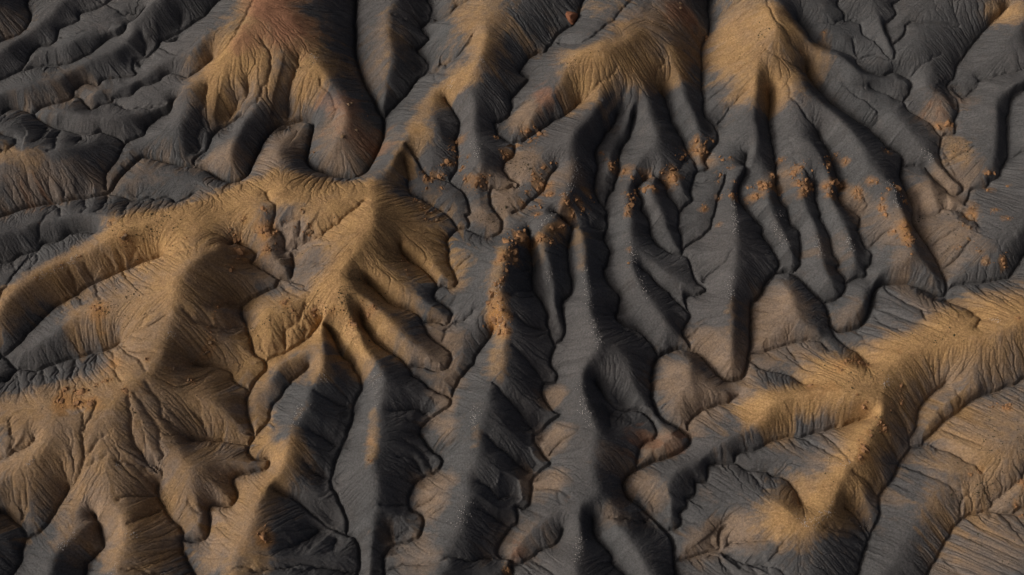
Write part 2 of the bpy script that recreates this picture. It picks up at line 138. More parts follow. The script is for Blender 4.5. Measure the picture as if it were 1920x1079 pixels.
 (0.66,[(85.6,55.4,8.2),(85.4,57.9,8.3),(84.4,60.9,8.4),(84.5,62.9,8.5),(86.3,64.3,8.7),(87.4,66.2,8.8),(86.8,68.4,9.1),(88.5,69.4,9.4),(94.8,79.7,9.4),(102.1,91.6,9.4)]),
 (0.40,[(89.0,50.2,5.3),(90.4,51.4,6.4),(91.0,51.7,7.2),(92.3,52.5,7.5),(96.0,55.0,7.1)]),
 (0.66,[(93.4,35.1,3.8),(94.4,36.0,3.8),(95.5,36.0,3.9),(96.6,36.4,3.9),(97.1,37.7,4.0),(97.5,39.4,4.1),(98.9,42.7,4.2),(99.1,44.1,4.3),(99.0,45.4,4.3),(97.4,46.9,4.5),(97.3,48.3,4.6),(99.3,51.1,4.8),(100.6,54.5,5.0),(102.9,57.6,5.4),(106.0,61.2,5.9),(109.3,64.6,6.6),(113.3,68.0,7.5)]),
 (0.60,[(99.1,45.7,4.0),(100.6,46.5,3.6),(101.7,46.7,4.0),(102.7,47.1,4.2),(104.0,47.7,5.3),(104.7,49.6,5.5),(105.7,49.9,5.8),(106.8,49.8,6.4),(107.7,50.0,6.5),(108.7,49.9,7.0),(111.9,50.2,7.5),(113.5,50.6,7.6),(125.5,52.0,7.6),(139.4,53.6,7.6)]),
 (0.68,[(95.5,18.0,3.2),(96.9,20.0,3.3),(98.1,22.2,3.4),(101.0,22.1,3.6),(101.7,23.8,3.6),(103.8,24.6,3.8),(105.0,27.3,3.9),(106.8,29.9,4.1),(107.5,34.6,4.5),(109.7,42.9,5.5),(110.2,44.0,5.6),(111.0,45.0,5.9),(113.1,46.4,6.4),(118.3,57.2,6.4),(124.3,69.9,6.4)]),
 (0.50,[(107.0,29.8,3.6),(107.8,29.5,4.3),(108.6,29.4,4.8),(110.1,30.2,5.0),(122.0,31.8,5.0),(135.9,33.6,5.0)]),
 (0.40,[(93.7,32.7,3.5),(93.9,30.6,3.6),(94.3,29.2,3.8),(95.2,29.2,4.1),(97.2,30.3,4.9),(99.2,32.0,5.7)]),
 (0.40,[(95.4,24.4,2.7),(94.9,25.3,3.4),(94.6,26.5,3.7),(93.6,29.3,3.7)]),
 (0.60,[(85.5,17.0,1.3),(86.9,17.0,1.5),(88.0,16.7,2.2),(89.6,16.6,3.0),(91.7,18.0,3.3),(92.6,17.5,3.5),(93.9,17.0,3.0),(94.7,16.5,2.9),(95.4,15.6,3.0),(95.8,14.5,3.5),(96.4,13.3,3.8),(96.5,11.5,4.9)]),
 (0.50,[(91.7,18.0,3.3),(92.8,17.7,3.6),(95.1,17.4,3.8)]),
 (0.50,[(89.1,3.1,1.8),(90.2,3.8,2.1),(91.2,4.4,2.6),(91.9,5.1,3.1),(92.7,6.0,3.4),(93.9,7.2,4.7),(94.8,8.2,4.8)]),
 (0.35,[(87.4,8.8,2.2),(90.8,10.1,4.1),(92.1,10.5,4.5)]),
 (0.90,[(88.8,-1.3,1.9),(90.5,-0.5,1.9),(94.2,-0.3,2.0),(100.9,0.8,2.3),(102.2,1.4,2.3),(103.3,2.4,2.4),(105.9,6.4,2.7),(116.3,12.4,2.7),(128.4,19.3,2.7)]),
 (0.35,[(95.1,-0.5,2.3),(94.8,-2.6,4.3),(94.7,-4.5,6.0),(95.6,-5.0,6.2),(96.3,-5.9,7.1),(97.3,-6.4,7.4)]),
 (0.35,[(101.0,0.4,2.6),(101.1,-0.8,4.0),(101.6,-1.5,4.5),(101.8,-2.6,5.7),(102.2,-3.5,6.4),(105.7,-14.9,6.4),(109.8,-28.3,6.4)]),
 (0.70,[(63.8,-9.4,1.5),(65.2,-13.0,1.7),(68.0,-15.7,2.1),(68.8,-16.7,2.2),(69.7,-18.8,2.6)]),
 (0.40,[(73.1,-4.1,0.7),(74.0,-6.3,2.9),(75.4,-7.7,3.7),(76.0,-8.6,4.7),(79.2,-11.1,6.7),(81.7,-12.8,7.7)]),
 (0.40,[(72.2,-6.9,0.9),(72.5,-8.4,2.8),(74.5,-11.0,4.8),(76.3,-12.4,6.0),(77.0,-13.1,6.8)]),
 (0.40,[(76.1,0.1,0.8),(76.2,-1.7,2.5),(77.4,-4.1,3.7),(78.6,-5.9,5.0),(80.0,-7.5,6.0),(80.9,-8.2,6.3),(84.0,-8.9,7.0)]),
 (0.40,[(80.9,-8.2,6.3),(81.3,-9.5,6.5),(81.3,-11.1,7.5)]),
 (0.60,[(88.1,-2.6,1.0),(88.4,-3.7,2.1),(89.0,-4.4,2.4),(90.2,-7.3,5.1),(90.8,-8.2,5.7),(90.6,-9.6,7.6),(91.4,-11.3,7.8),(90.5,-13.3,8.8)]),
 (0.40,[(69.1,-10.0,0.7),(69.2,-11.8,2.4),(69.6,-13.3,3.2),(70.1,-14.3,3.6),(70.9,-14.9,3.8),(71.5,-15.6,4.6),(72.3,-16.1,5.0)]),
 (0.70,[(47.4,-14.9,1.1),(49.1,-15.1,1.2),(53.1,-14.4,1.4),(57.6,-13.0,1.8),(60.1,-12.6,2.1),(61.2,-12.9,2.3),(61.8,-13.6,2.4),(62.8,-15.5,2.8)]),
 (0.40,[(55.2,-14.2,1.7),(56.1,-17.1,2.1),(57.5,-19.0,3.0),(58.3,-19.9,3.3)]),
 (0.40,[(48.7,-5.4,0.4),(49.5,-6.2,1.9),(51.4,-7.0,3.1)]),
 (0.50,[(39.4,0.2,1.4),(40.1,1.4,1.9),(40.8,2.2,2.7),(42.7,3.0,4.2),(43.4,3.4,5.1),(44.2,4.4,5.8),(44.9,5.7,6.2)]),
 (0.40,[(35.1,-11.9,1.0),(36.0,-11.4,1.6),(38.0,-10.0,2.4),(39.1,-9.4,3.1)]),
 (0.70,[(-87.5,23.0,0.3),(-85.5,22.5,0.4),(-80.9,20.8,0.6),(-77.5,21.1,0.8),(-76.6,20.4,0.9),(-73.6,21.3,1.3),(-72.1,19.8,1.5),(-71.2,19.9,1.6),(-69.1,20.8,2.1),(-67.6,21.9,2.4)]),
 (0.50,[(-99.0,20.8,-0.7),(-96.5,18.6,1.2),(-93.9,14.5,4.6)]),
 (0.50,[(-92.2,22.1,-0.4),(-90.6,18.9,2.6),(-89.9,16.8,4.1),(-90.5,14.9,5.0)]),
 (0.50,[(-87.6,23.3,-0.4),(-87.2,20.8,0.9),(-86.1,17.3,4.0),(-86.8,15.5,4.8)]),
 (0.50,[(-81.3,21.0,0.1),(-82.2,19.7,0.9),(-81.0,16.2,4.7),(-80.5,13.6,6.8)]),
 (0.80,[(-128.7,-8.3,0.8),(-116.7,-1.2,0.8),(-106.4,5.0,0.8),(-104.3,5.8,0.8),(-102.7,7.0,0.9),(-99.9,7.8,1.0),(-98.0,9.9,1.1),(-94.4,10.7,1.3),(-93.1,11.9,1.4),(-91.7,12.2,1.5),(-90.1,12.2,1.6),(-86.9,11.6,1.9)]),
 (0.40,[(-99.5,7.3,1.6),(-97.3,4.2,4.0),(-97.1,2.6,5.2),(-97.6,1.6,5.4)]),
 (0.40,[(-104.1,5.9,0.6),(-101.4,2.8,3.9),(-99.5,0.6,5.6)]),
 (0.50,[(-108.3,-30.1,5.5),(-105.1,-16.5,5.5),(-102.3,-4.8,5.5),(-102.4,-3.3,5.3),(-101.8,-2.5,5.4),(-99.0,9.2,5.4),(-95.8,22.8,5.4)]),
 (1.10,[(-120.4,-34.4,0.8),(-110.3,-24.6,0.8),(-101.7,-16.3,0.8),(-101.1,-16.1,0.8),(-100.2,-15.5,0.8),(-98.6,-13.8,0.9),(-97.6,-12.3,0.9),(-97.4,-11.1,1.0),(-94.0,-6.4,1.1),(-91.9,-4.4,1.2),(-89.2,-2.8,1.4),(-87.3,-1.1,1.5),(-79.8,3.0,2.0),(-77.6,4.0,2.2),(-75.3,4.8,2.5),(-71.9,5.3,2.8)]),
 (0.44,[(-70.1,2.5,7.8),(-69.0,3.0,8.2),(-67.7,3.2,9.1),(-66.5,3.5,9.4),(-65.3,3.5,10.0),(-63.7,3.4,10.2)]),
 (0.35,[(-91.6,-4.4,1.3),(-89.9,-7.5,4.1)]),
 (0.35,[(-88.4,-3.1,1.9),(-85.3,-6.3,5.7),(-84.2,-6.0,5.9)]),
 (0.35,[(-85.3,0.1,1.7),(-83.8,-3.4,4.7),(-81.8,-6.0,6.6)]),
 (0.50,[(-85.6,0.3,1.3),(-86.2,1.7,2.9),(-86.3,2.4,4.2),(-86.4,3.3,5.3)]),
 (0.50,[(-88.0,-2.7,2.3),(-88.9,-1.0,2.0),(-89.2,0.0,2.9),(-89.6,0.5,4.0),(-90.1,1.0,4.9)]),
 (0.45,[(-82.1,2.1,1.4),(-81.9,2.9,2.7),(-82.0,3.7,3.7),(-82.7,4.8,5.5)]),
 (0.45,[(-78.7,3.6,1.8),(-77.6,5.2,3.4),(-76.9,6.4,4.9)]),
 (0.40,[(-80.3,3.2,1.7),(-79.5,4.5,3.8),(-80.2,5.5,5.7)]),
 (0.90,[(-99.0,-21.9,1.1),(-98.5,-21.2,1.0),(-98.3,-20.0,1.0),(-97.8,-18.9,1.0),(-96.7,-18.8,1.0),(-94.0,-18.9,1.1),(-93.1,-18.7,1.1),(-87.0,-16.7,1.4),(-82.8,-15.7,1.6),(-77.3,-14.0,2.2)]),
 (0.44,[(-75.7,-16.0,6.4),(-75.5,-14.6,6.1),(-74.7,-14.0,7.1),(-72.3,-13.9,9.1),(-69.9,-13.6,10.1),(-68.8,-13.2,10.2),(-66.2,-12.2,11.2)]),
 (0.90,[(-97.8,-18.8,1.0),(-101.0,-16.2,0.8),(-110.4,-8.7,0.8),(-121.3,0.0,0.8)]),
 (0.35,[(-71.8,-13.5,9.2),(-70.4,-11.6,10.0),(-69.1,-10.7,10.5)]),
 (0.40,[(-75.7,-16.0,6.4),(-73.4,-17.5,8.9),(-71.8,-18.4,9.9),(-70.6,-18.8,10.3),(-68.1,-19.4,10.5)]),
 (0.40,[(-75.0,-16.5,7.0),(-73.4,-18.3,9.0),(-71.3,-20.7,10.2),(-70.4,-21.6,10.5),(-68.8,-23.1,10.6)]),
 (0.40,[(-82.3,-16.1,2.1),(-80.0,-19.5,5.9)]),
 (0.40,[(-90.5,-17.7,0.9),(-87.8,-21.5,5.3)]),
 (0.40,[(-94.5,-18.9,0.8),(-91.7,-24.1,6.2)]),
 (0.40,[(-92.6,-18.4,0.9),(-91.1,-20.8,3.8),(-89.0,-24.6,7.5)]),
 (0.40,[(-86.4,-16.4,1.1),(-84.1,-21.4,5.9),(-84.2,-23.6,7.5)]),
 (0.40,[(-79.8,-14.6,1.8),(-77.8,-17.4,5.7),(-76.7,-19.4,7.7),(-74.2,-23.2,10.1),(-72.7,-25.4,10.8)]),
 (1.20,[(-44.9,-82.0,0.8),(-51.6,-69.7,0.8),(-57.4,-59.2,0.8),(-58.9,-57.3,0.9),(-60.0,-55.3,0.9),(-60.4,-54.4,0.9),(-60.6,-53.3,1.0),(-60.5,-52.4,1.0),(-57.5,-53.3,1.1),(-56.2,-52.8,1.1),(-55.8,-51.9,1.1),(-55.7,-50.8,1.1),(-56.3,-46.9,1.3),(-55.7,-46.4,1.3),(-52.1,-46.2,1.4),(-51.4,-44.9,1.4),(-52.1,-42.9,1.5),(-51.7,-41.2,1.6),(-50.0,-40.5,1.6),(-46.4,-39.8,1.8),(-45.7,-38.8,1.8),(-46.1,-37.8,1.9),(-48.3,-37.8,1.9),(-49.4,-36.8,2.0),(-49.8,-35.8,2.0),(-49.9,-34.7,2.1),(-49.4,-32.9,2.2),(-50.6,-29.4,2.4),(-51.0,-27.2,2.5),(-51.0,-26.2,2.5),(-50.6,-24.4,2.6),(-50.3,-23.4,2.7),(-48.3,-20.3,2.9),(-48.0,-19.4,3.0),(-48.5,-17.9,3.1),(-50.7,-16.1,3.3),(-53.5,-9.3,3.8),(-53.9,-7.6,3.9),(-54.0,-6.2,4.0),(-51.4,-4.6,4.3),(-50.5,-3.4,4.4),(-48.0,-2.2,4.7),(-47.2,-1.0,4.8),(-44.9,-0.7,5.1),(-44.3,0.8,5.3),(-44.1,2.8,5.4),(-44.5,4.5,5.6)]),
 (0.60,[(-44.6,4.7,5.3),(-44.0,5.2,6.2),(-43.4,5.9,6.5),(-42.4,6.6,6.7),(-40.8,7.0,7.9),(-38.4,7.3,9.1),(-37.7,7.9,9.2),(-36.7,8.1,10.1),(-35.9,8.9,9.9),(-34.7,9.2,10.8),(-33.7,9.8,11.2),(-32.7,10.9,11.1),(-31.8,12.3,10.6),(-30.1,14.4,10.7)]),
 (0.60,[(-44.8,5.0,5.6),(-46.3,6.0,5.7),(-46.3,7.5,6.6),(-46.6,8.5,7.2),(-47.1,9.3,7.9),(-48.6,10.0,8.1),(-48.7,11.6,8.1),(-48.4,13.0,8.8),(-48.8,14.7,9.5),(-49.6,16.0,9.5),(-50.8,17.9,8.5)]),
 (0.50,[(-47.1,9.3,7.9),(-46.4,9.8,8.6),(-45.6,10.3,9.0),(-44.3,10.4,9.7),(-43.0,10.7,9.7)]),
 (0.50,[(-42.7,6.6,6.7),(-43.3,7.5,8.0),(-43.1,9.6,9.4),(-43.0,10.7,9.7)]),
 (0.80,[(-47.2,-0.9,4.9),(-48.6,0.6,4.9),(-49.6,1.3,4.9),(-52.1,2.8,5.0),(-52.8,3.0,5.0),(-52.7,5.0,5.1),(-53.9,6.7,5.2),(-55.2,7.2,5.3),(-56.5,7.4,5.4),(-57.8,6.5,5.5)]),
 (0.50,[(-54.1,-6.0,3.6),(-55.9,-6.8,5.6),(-56.6,-7.5,6.8),(-57.5,-8.1,7.8),(-58.5,-8.5,8.5)]),
 (0.50,[(-53.2,-11.1,3.8),(-54.3,-11.1,4.0),(-55.9,-11.8,5.8),(-58.9,-12.3,7.4),(-59.8,-12.6,8.2),(-60.8,-12.4,8.5),(-61.5,-12.0,9.3),(-62.9,-10.4,10.7)]),
 (0.70,[(-50.8,-24.0,2.7),(-54.0,-22.0,2.8),(-55.5,-20.1,3.0),(-57.4,-19.2,3.2),(-58.4,-19.0,3.3),(-59.5,-19.0,3.5),(-61.6,-19.4,4.0)]),
 (0.40,[(-45.0,-0.5,4.7),(-42.4,-3.5,7.5),(-41.6,-4.2,7.8),(-40.1,-5.1,8.0)]),
 (0.40,[(-47.0,-1.3,4.7),(-44.6,-4.4,6.7),(-43.3,-5.7,7.6),(-42.1,-6.5,7.7)]),
 (0.40,[(-43.8,2.5,5.9),(-42.1,1.9,7.4),(-40.6,1.6,8.2),(-37.4,0.2,10.1)]),
 (0.90,[(-48.1,-18.0,3.4),(-46.4,-16.9,3.4),(-42.2,-14.7,3.5),(-41.1,-13.9,3.5),(-40.3,-13.3,3.9),(-37.2,-9.4,3.9)]),
 (0.50,[(-44.7,-15.6,3.1),(-44.6,-14.4,3.2),(-44.4,-13.7,4.1),(-44.2,-12.8,4.6),(-43.5,-11.9,5.2),(-42.8,-10.9,5.4),(-42.3,-10.3,6.0),(-41.3,-8.5,6.5),(-40.7,-7.8,7.0)]),
 (0.40,[(-40.9,-13.6,3.3),(-40.9,-11.4,4.9),(-41.4,-9.7,6.2)]),
 (0.40,[(-48.2,-17.8,2.8),(-48.4,-16.9,3.5),(-48.9,-15.0,4.3),(-49.7,-12.9,4.7)]),
 (0.80,[(-50.2,-32.6,2.2),(-49.2,-33.0,2.3),(-48.8,-32.8,2.3),(-46.5,-29.4,2.4),(-46.5,-28.3,2.4),(-42.9,-22.5,2.8),(-42.9,-22.3,2.8),(-41.3,-20.5,3.0),(-39.3,-19.1,3.2)]),
 (1.10,[(-20.3,-84.1,0.8),(-24.3,-70.7,0.8),(-27.7,-59.2,0.8),(-27.6,-56.6,0.9),(-27.7,-54.1,0.9),(-28.6,-52.4,1.0),(-30.0,-51.6,1.0),(-30.5,-49.2,1.1),(-31.6,-46.8,1.1),(-32.5,-44.1,1.2),(-33.6,-42.1,1.3),(-33.8,-40.7,1.4),(-33.8,-39.4,1.4),(-32.2,-33.8,1.7),(-30.7,-31.0,1.8),(-30.7,-27.4,2.0),(-29.5,-24.2,2.3),(-29.1,-22.4,2.4),(-31.8,-18.1,2.8),(-33.2,-17.1,3.0),(-34.2,-14.5,3.2),(-36.4,-10.8,3.6)]),
 (0.40,[(-34.2,-14.5,3.3),(-33.1,-12.3,6.3),(-32.6,-11.6,7.6)]),
 (0.55,[(-30.8,-27.6,1.5),(-31.6,-27.2,1.8),(-32.5,-27.0,2.4),(-34.1,-26.7,3.9),(-37.2,-26.2,6.3)]),
 (0.55,[(-32.6,-34.8,1.4),(-34.8,-34.1,2.2),(-35.7,-33.9,3.0),(-37.2,-33.7,4.8),(-38.0,-33.4,5.4)]),
 (0.55,[(-33.9,-40.9,0.9),(-35.2,-40.9,1.0),(-36.3,-41.0,2.0),(-37.0,-40.3,2.3),(-38.1,-38.9,4.1)]),
 (0.70,[(-30.0,-51.8,1.0),(-33.1,-50.9,1.2),(-34.9,-50.0,1.3),(-39.5,-46.1,1.9),(-41.2,-45.1,2.2),(-43.8,-44.0,2.9)]),
 (0.60,[(-34.5,-50.6,0.9),(-35.5,-51.0,0.2),(-36.2,-51.8,0.8),(-37.0,-52.6,1.7),(-37.7,-53.2,2.1),(-39.9,-55.0,4.3)]),
 (0.50,[(-31.9,-52.8,1.0),(-32.4,-53.7,1.3),(-32.8,-54.8,2.5),(-33.8,-56.0,3.5)]),
 (0.50,[(-2.0,-56.8,0.6),(-16.0,-57.7,0.6),(-28.0,-58.5,0.6),(-30.0,-58.7,1.8),(-31.0,-58.6,1.8),(-31.8,-58.8,2.7),(-32.7,-58.8,3.0),(-33.5,-59.0,3.8),(-45.5,-59.9,3.8),(-59.5,-60.9,3.8)]),
 (1.10,[(-28.3,-84.6,0.8),(-25.5,-70.9,0.8),(-23.1,-59.2,0.8),(-23.2,-56.6,0.9),(-23.1,-55.6,0.9),(-22.7,-54.7,0.9),(-22.0,-53.9,0.9),(-21.1,-53.3,1.0),(-17.9,-52.8,1.0),(-16.9,-52.1,1.1),(-16.5,-49.8,1.1),(-17.1,-48.2,1.2),(-18.8,-46.9,1.2),(-19.2,-45.5,1.3),(-18.2,-42.6,1.4),(-17.6,-41.8,1.4),(-16.9,-41.2,1.5),(-13.7,-39.8,1.6),(-12.7,-38.4,1.6),(-13.1,-37.0,1.7),(-14.8,-36.0,1.8),(-15.5,-35.3,1.8),(-16.9,-33.9,1.9),(-17.8,-32.5,2.0),(-17.3,-31.1,2.1),(-15.7,-29.7,2.2),(-12.7,-27.9,2.4),(-11.7,-26.5,2.5),(-12.2,-25.4,2.6),(-16.0,-23.4,2.8),(-18.5,-21.7,3.1),(-19.4,-21.0,3.2),(-20.3,-19.5,3.3),(-21.2,-18.6,3.4),(-24.2,-16.2,3.7),(-27.3,-14.1,4.1),(-28.8,-11.6,4.4),(-29.7,-8.9,4.7)]),
 (0.60,[(-15.9,-29.5,1.6),(-16.7,-28.3,1.2),(-17.5,-27.8,2.1),(-18.6,-27.5,2.5),(-19.8,-27.7,3.5),(-20.6,-28.0,4.0),(-22.3,-28.9,4.7)]),
 (0.50,[(-14.4,-39.6,1.2),(-15.5,-38.2,1.8),(-16.8,-36.8,2.2),(-17.6,-36.4,2.7),(-19.4,-35.7,4.2),(-20.3,-35.2,4.6)]),
 (0.50,[(-16.1,-40.6,0.8),(-16.6,-40.0,1.7),(-17.8,-38.5,2.2),(-18.4,-38.1,2.8),(-19.2,-38.0,3.6),(-21.2,-38.1,4.8)]),
 (0.50,[(-19.0,-46.3,0.5),(-21.3,-46.6,2.5),(-22.3,-46.6,3.8),(-23.4,-46.6,4.8)]),
 (0.60,[(-21.3,-53.1,0.7),(-21.7,-52.1,0.8),(-22.2,-51.2,1.4),(-22.7,-50.6,2.0),(-23.3,-50.1,3.2)]),
 (0.90,[(-12.0,-25.6,2.6),(-9.4,-20.8,2.7),(-3.5,-11.5,3.4)]),
 (0.90,[(-20.3,-19.5,3.3),(-18.8,-19.3,3.4),(-17.7,-19.4,3.4),(-14.5,-20.3,3.5),(-12.8,-19.6,3.5),(-12.3,-18.7,3.5),(-12.0,-17.7,3.6),(-12.2,-16.2,3.6),(-16.2,-12.8,3.8),(-17.8,-10.5,3.9),(-18.2,-9.0,4.0),(-19.9,-7.9,4.1),(-24.9,-5.3,4.5),(-28.7,-1.9,4.9)]),
 (0.90,[(-18.0,-10.1,3.9),(-15.6,-9.8,4.0),(-12.7,-10.0,4.1),(-11.9,-8.7,4.1),(-12.1,-7.5,4.1),(-15.7,-4.4,4.3),(-15.6,-3.0,4.3),(-15.1,-2.4,4.4),(-15.5,-0.8,4.4),(-18.5,2.2,4.7),(-21.4,4.3,4.9),(-22.9,5.9,5.1)]),
 (0.90,[(-15.5,-2.9,4.4),(-14.0,-2.0,4.4),(-12.2,-2.2,4.4),(-11.1,-1.2,4.5),(-11.3,-0.0,4.5),(-11.9,1.6,4.6)]),
 (0.50,[(-12.1,-9.1,3.7),(-11.6,-10.2,4.0),(-12.7,-11.0,4.0),(-13.6,-13.0,4.1),(-14.0,-13.9,3.7)]),
 (0.50,[(-11.6,-10.2,4.0),(-10.3,-10.1,4.6),(-9.2,-9.8,4.9),(-8.1,-8.9,5.3),(-7.3,-8.3,6.1),(-6.3,-7.8,7.1),(-3.8,-7.1,8.7)]),
 (0.40,[(-11.9,1.6,4.2),(-10.5,2.5,5.2),(-7.9,3.5,7.1),(-6.9,3.9,7.3),(-5.9,3.8,8.1),(-3.9,3.9,8.9),(-2.8,3.8,9.5)]),
 (0.40,[(-12.6,-6.4,4.3),(-11.4,-4.9,5.3),(-10.5,-4.4,5.7),(-8.5,-3.8,7.0)]),
 (1.10,[(-0.0,-57.0,0.9),(-2.4,-55.7,1.0),(-2.3,-54.4,1.0),(-0.6,-51.4,1.1),(0.0,-50.5,1.1),(0.7,-50.2,1.1),(1.0,-48.5,1.2),(0.7,-47.0,1.2),(2.3,-46.9,1.2),(3.3,-46.2,1.3),(3.8,-44.2,1.3),(3.7,-41.8,1.4),(4.3,-40.8,1.4),(7.0,-39.1,1.5),(7.0,-38.0,1.6),(6.1,-37.0,1.6),(4.7,-34.9,1.7),(4.3,-33.8,1.7),(4.2,-32.8,1.8),(6.2,-31.2,1.8),(9.4,-28.9,2.0),(8.2,-28.2,2.1),(7.4,-27.4,2.1),(5.9,-25.5,2.2),(5.5,-24.6,2.3),(6.2,-22.5,2.4),(8.3,-22.2,2.5),(8.7,-20.7,2.6),(7.9,-17.7,2.7),(8.6,-15.5,2.9),(8.7,-14.0,3.0),(7.1,-10.2,3.2),(6.9,-7.5,3.4),(6.6,-6.5,3.5),(5.7,-4.5,3.7),(4.3,-2.1,3.9),(3.8,7.4,4.7),(3.3,10.2,5.0)]),
 (0.90,[(8.7,-13.9,3.0),(10.2,-13.2,3.0),(11.0,-11.3,3.1),(10.0,-7.4,3.2),(10.2,-5.4,3.2),(11.5,-4.2,3.3),(12.1,-3.3,3.3),(12.4,-2.2,3.3),(12.2,0.4,3.4),(11.3,5.1,3.6),(11.9,7.9,3.8),(12.2,11.2,4.0),(11.1,12.8,4.2),(8.9,14.0,4.4)]),
 (0.60,[(4.3,-31.9,1.5),(3.5,-30.9,1.1),(0.6,-28.9,4.6),(-0.7,-27.4,5.5),(-1.4,-26.3,5.6),(-2.0,-25.8,6.3),(-3.4,-24.4,7.0)]),
 (0.60,[(4.4,-40.4,0.8),(3.4,-40.0,0.8),(1.7,-39.6,2.0),(0.8,-39.1,2.5),(0.0,-38.6,3.2),(-0.6,-37.5,3.6),(-1.3,-36.6,4.5),(-2.9,-35.7,5.8),(-4.6,-34.6,6.7)]),
 (0.60,[(-0.2,-44.9,1.4),(-1.2,-44.7,1.5),(-2.3,-45.0,2.7),(-3.3,-44.7,3.1),(-4.2,-44.3,4.0),(-5.9,-43.1,5.4)]),
 (0.50,[(-0.7,-50.6,1.0),(-1.6,-50.1,1.2),(-4.2,-49.3,4.0),(-6.1,-48.1,5.4)]),
 (0.50,[(4.1,-2.0,3.3),(2.1,-4.5,6.8),(1.1,-5.5,8.0),(0.0,-6.3,8.7)]),
 (0.50,[(4.1,1.8,4.3),(2.9,1.4,5.5),(0.0,-0.6,10.0)]),
 (0.50,[(3.8,3.9,4.6),(2.2,3.5,7.0),(1.1,4.5,9.0)]),
 (0.50,[(6.9,-11.2,2.9),(5.8,-11.2,3.3),(4.6,-11.4,4.1),(3.5,-11.7,5.4),(2.5,-11.2,5.8),(0.7,-10.3,7.4)]),
 (0.50,[(6.3,-22.2,1.8),(5.5,-21.5,2.7),(4.2,-19.7,3.7),(2.8,-18.6,5.4),(0.0,-16.5,7.5)]),
 (0.45,[(11.7,5.0,3.4),(8.1,3.8,7.3),(6.8,3.8,8.0)]),
 (0.45,[(12.0,8.4,3.6),(9.8,8.9,6.5),(8.0,9.2,8.0)]),
 (0.50,[(20.3,13.6,1.1),(19.0,13.1,2.2),(17.7,12.9,2.7),(16.7,12.7,3.6),(15.6,14.6,4.8),(14.9,15.1,5.3),(13.3,15.8,6.8)]),
 (0.45,[(21.8,-8.5,0.5),(21.0,-7.7,0.8),(20.0,-7.7,2.1),(18.8,-8.3,4.0),(17.6,-8.9,5.4)]),
 (0.50,[(24.9,-11.2,1.3),(23.0,-10.6,1.6),(21.0,-10.5,3.5),(19.1,-9.5,4.1)]),
 (0.40,[(-13.6,-36.4,1.5),(-12.8,-36.1,2.7),(-12.0,-35.6,3.6),(-10.3,-34.2,5.6)]),
 (0.40,[(-18.7,-47.1,0.5),(-17.8,-46.9,1.1),(-16.0,-46.2,1.8),(-15.2,-46.0,2.7),(-13.5,-45.5,4.0),(-12.6,-45.0,4.3),(-11.7,-44.7,5.0)]),
 (0.40,[(-16.8,-48.4,0.7),(-15.5,-48.7,2.0),(-14.3,-48.6,2.7),(-13.5,-48.2,3.3),(-11.6,-47.1,5.2)]),
 (0.45,[(3.8,-43.4,0.6),(6.1,-43.8,2.9),(8.1,-44.3,3.9),(9.0,-44.7,4.5),(10.7,-45.4,5.2)]),
 (0.30,[(7.7,-44.2,3.9),(8.3,-45.5,4.4),(8.9,-46.7,4.6)]),
 (0.35,[(3.3,-47.2,1.7),(5.0,-48.4,3.4),(5.8,-49.0,3.8)]),
 (0.40,[(6.2,-36.9,0.9),(6.9,-36.5,2.0),(8.4,-35.3,2.8),(9.1,-34.8,3.0),(10.8,-34.1,4.1),(11.4,-33.7,4.3),(12.4,-32.5,4.9)]),
 (0.80,[(-19.9,-76.0,0.8),(-9.2,-66.9,0.8),(-0.0,-59.2,0.8),(0.0,-57.6,0.8),(1.9,-57.3,0.9),(2.8,-56.9,0.9),(5.2,-54.7,1.0),(7.8,-53.5,1.2),(9.5,-50.9,1.5)]),
 (0.40,[(3.6,-56.3,0.7),(6.3,-58.6,3.5),(7.5,-60.1,4.8),(16.2,-68.4,4.8),(26.3,-78.1,4.8)]),
 (1.00,[(21.3,-41.6,0.3),(22.0,-40.2,0.4),(23.6,-38.7,0.4),(24.4,-35.5,0.5),(25.5,-34.1,0.5),(27.3,-33.1,0.6),(27.8,-31.6,0.7),(26.8,-29.1,0.8),(25.9,-28.4,0.8),(24.8,-27.7,0.9),(20.3,-27.1,1.2),(16.0,-22.1,1.7)]),
 (0.60,[(20.4,-27.0,0.4),(19.8,-27.9,0.6),(19.1,-29.3,2.1),(18.8,-31.5,3.1)]),
 (0.80,[(35.8,-80.2,0.8),(27.6,-68.9,0.8),(20.5,-59.2,0.8),(18.4,-57.3,0.9),(17.8,-55.4,0.9),(15.4,-52.4,1.1),(15.0,-51.5,1.2),(14.9,-48.9,1.4)]),
 (0.60,[(26.2,-47.9,-0.8),(25.5,-48.5,-0.5),(24.2,-48.9,0.1),(21.6,-49.4,2.1),(19.3,-49.4,3.2),(18.2,-49.3,3.3)]),
 (1.00,[(28.7,-51.1,0.2),(29.5,-50.5,0.2),(30.4,-50.4,0.2),(31.1,-48.9,0.2),(30.7,-47.6,0.3),(32.3,-46.2,0.3),(32.4,-44.6,0.4),(34.1,-43.9,0.4),(34.4,-41.8,0.5),(36.5,-41.2,0.5),(37.0,-38.7,0.6),(40.4,-38.1,0.7),(42.3,-38.1,0.8),(43.2,-36.4,0.9),(46.7,-35.7,1.0),(48.8,-34.2,1.1),(50.9,-33.4,1.3),(52.9,-33.1,1.4),(55.7,-32.9,1.6),(59.8,-31.8,1.9),(63.5,-31.3,2.3),(66.0,-30.4,2.5),(68.0,-29.9,2.8)]),
 (0.40,[(59.0,-31.9,2.2),(59.5,-32.8,2.5),(59.9,-33.9,3.2),(60.2,-35.0,4.2),(60.6,-35.9,4.6),(61.2,-38.5,6.6),(61.7,-39.6,7.0)]),
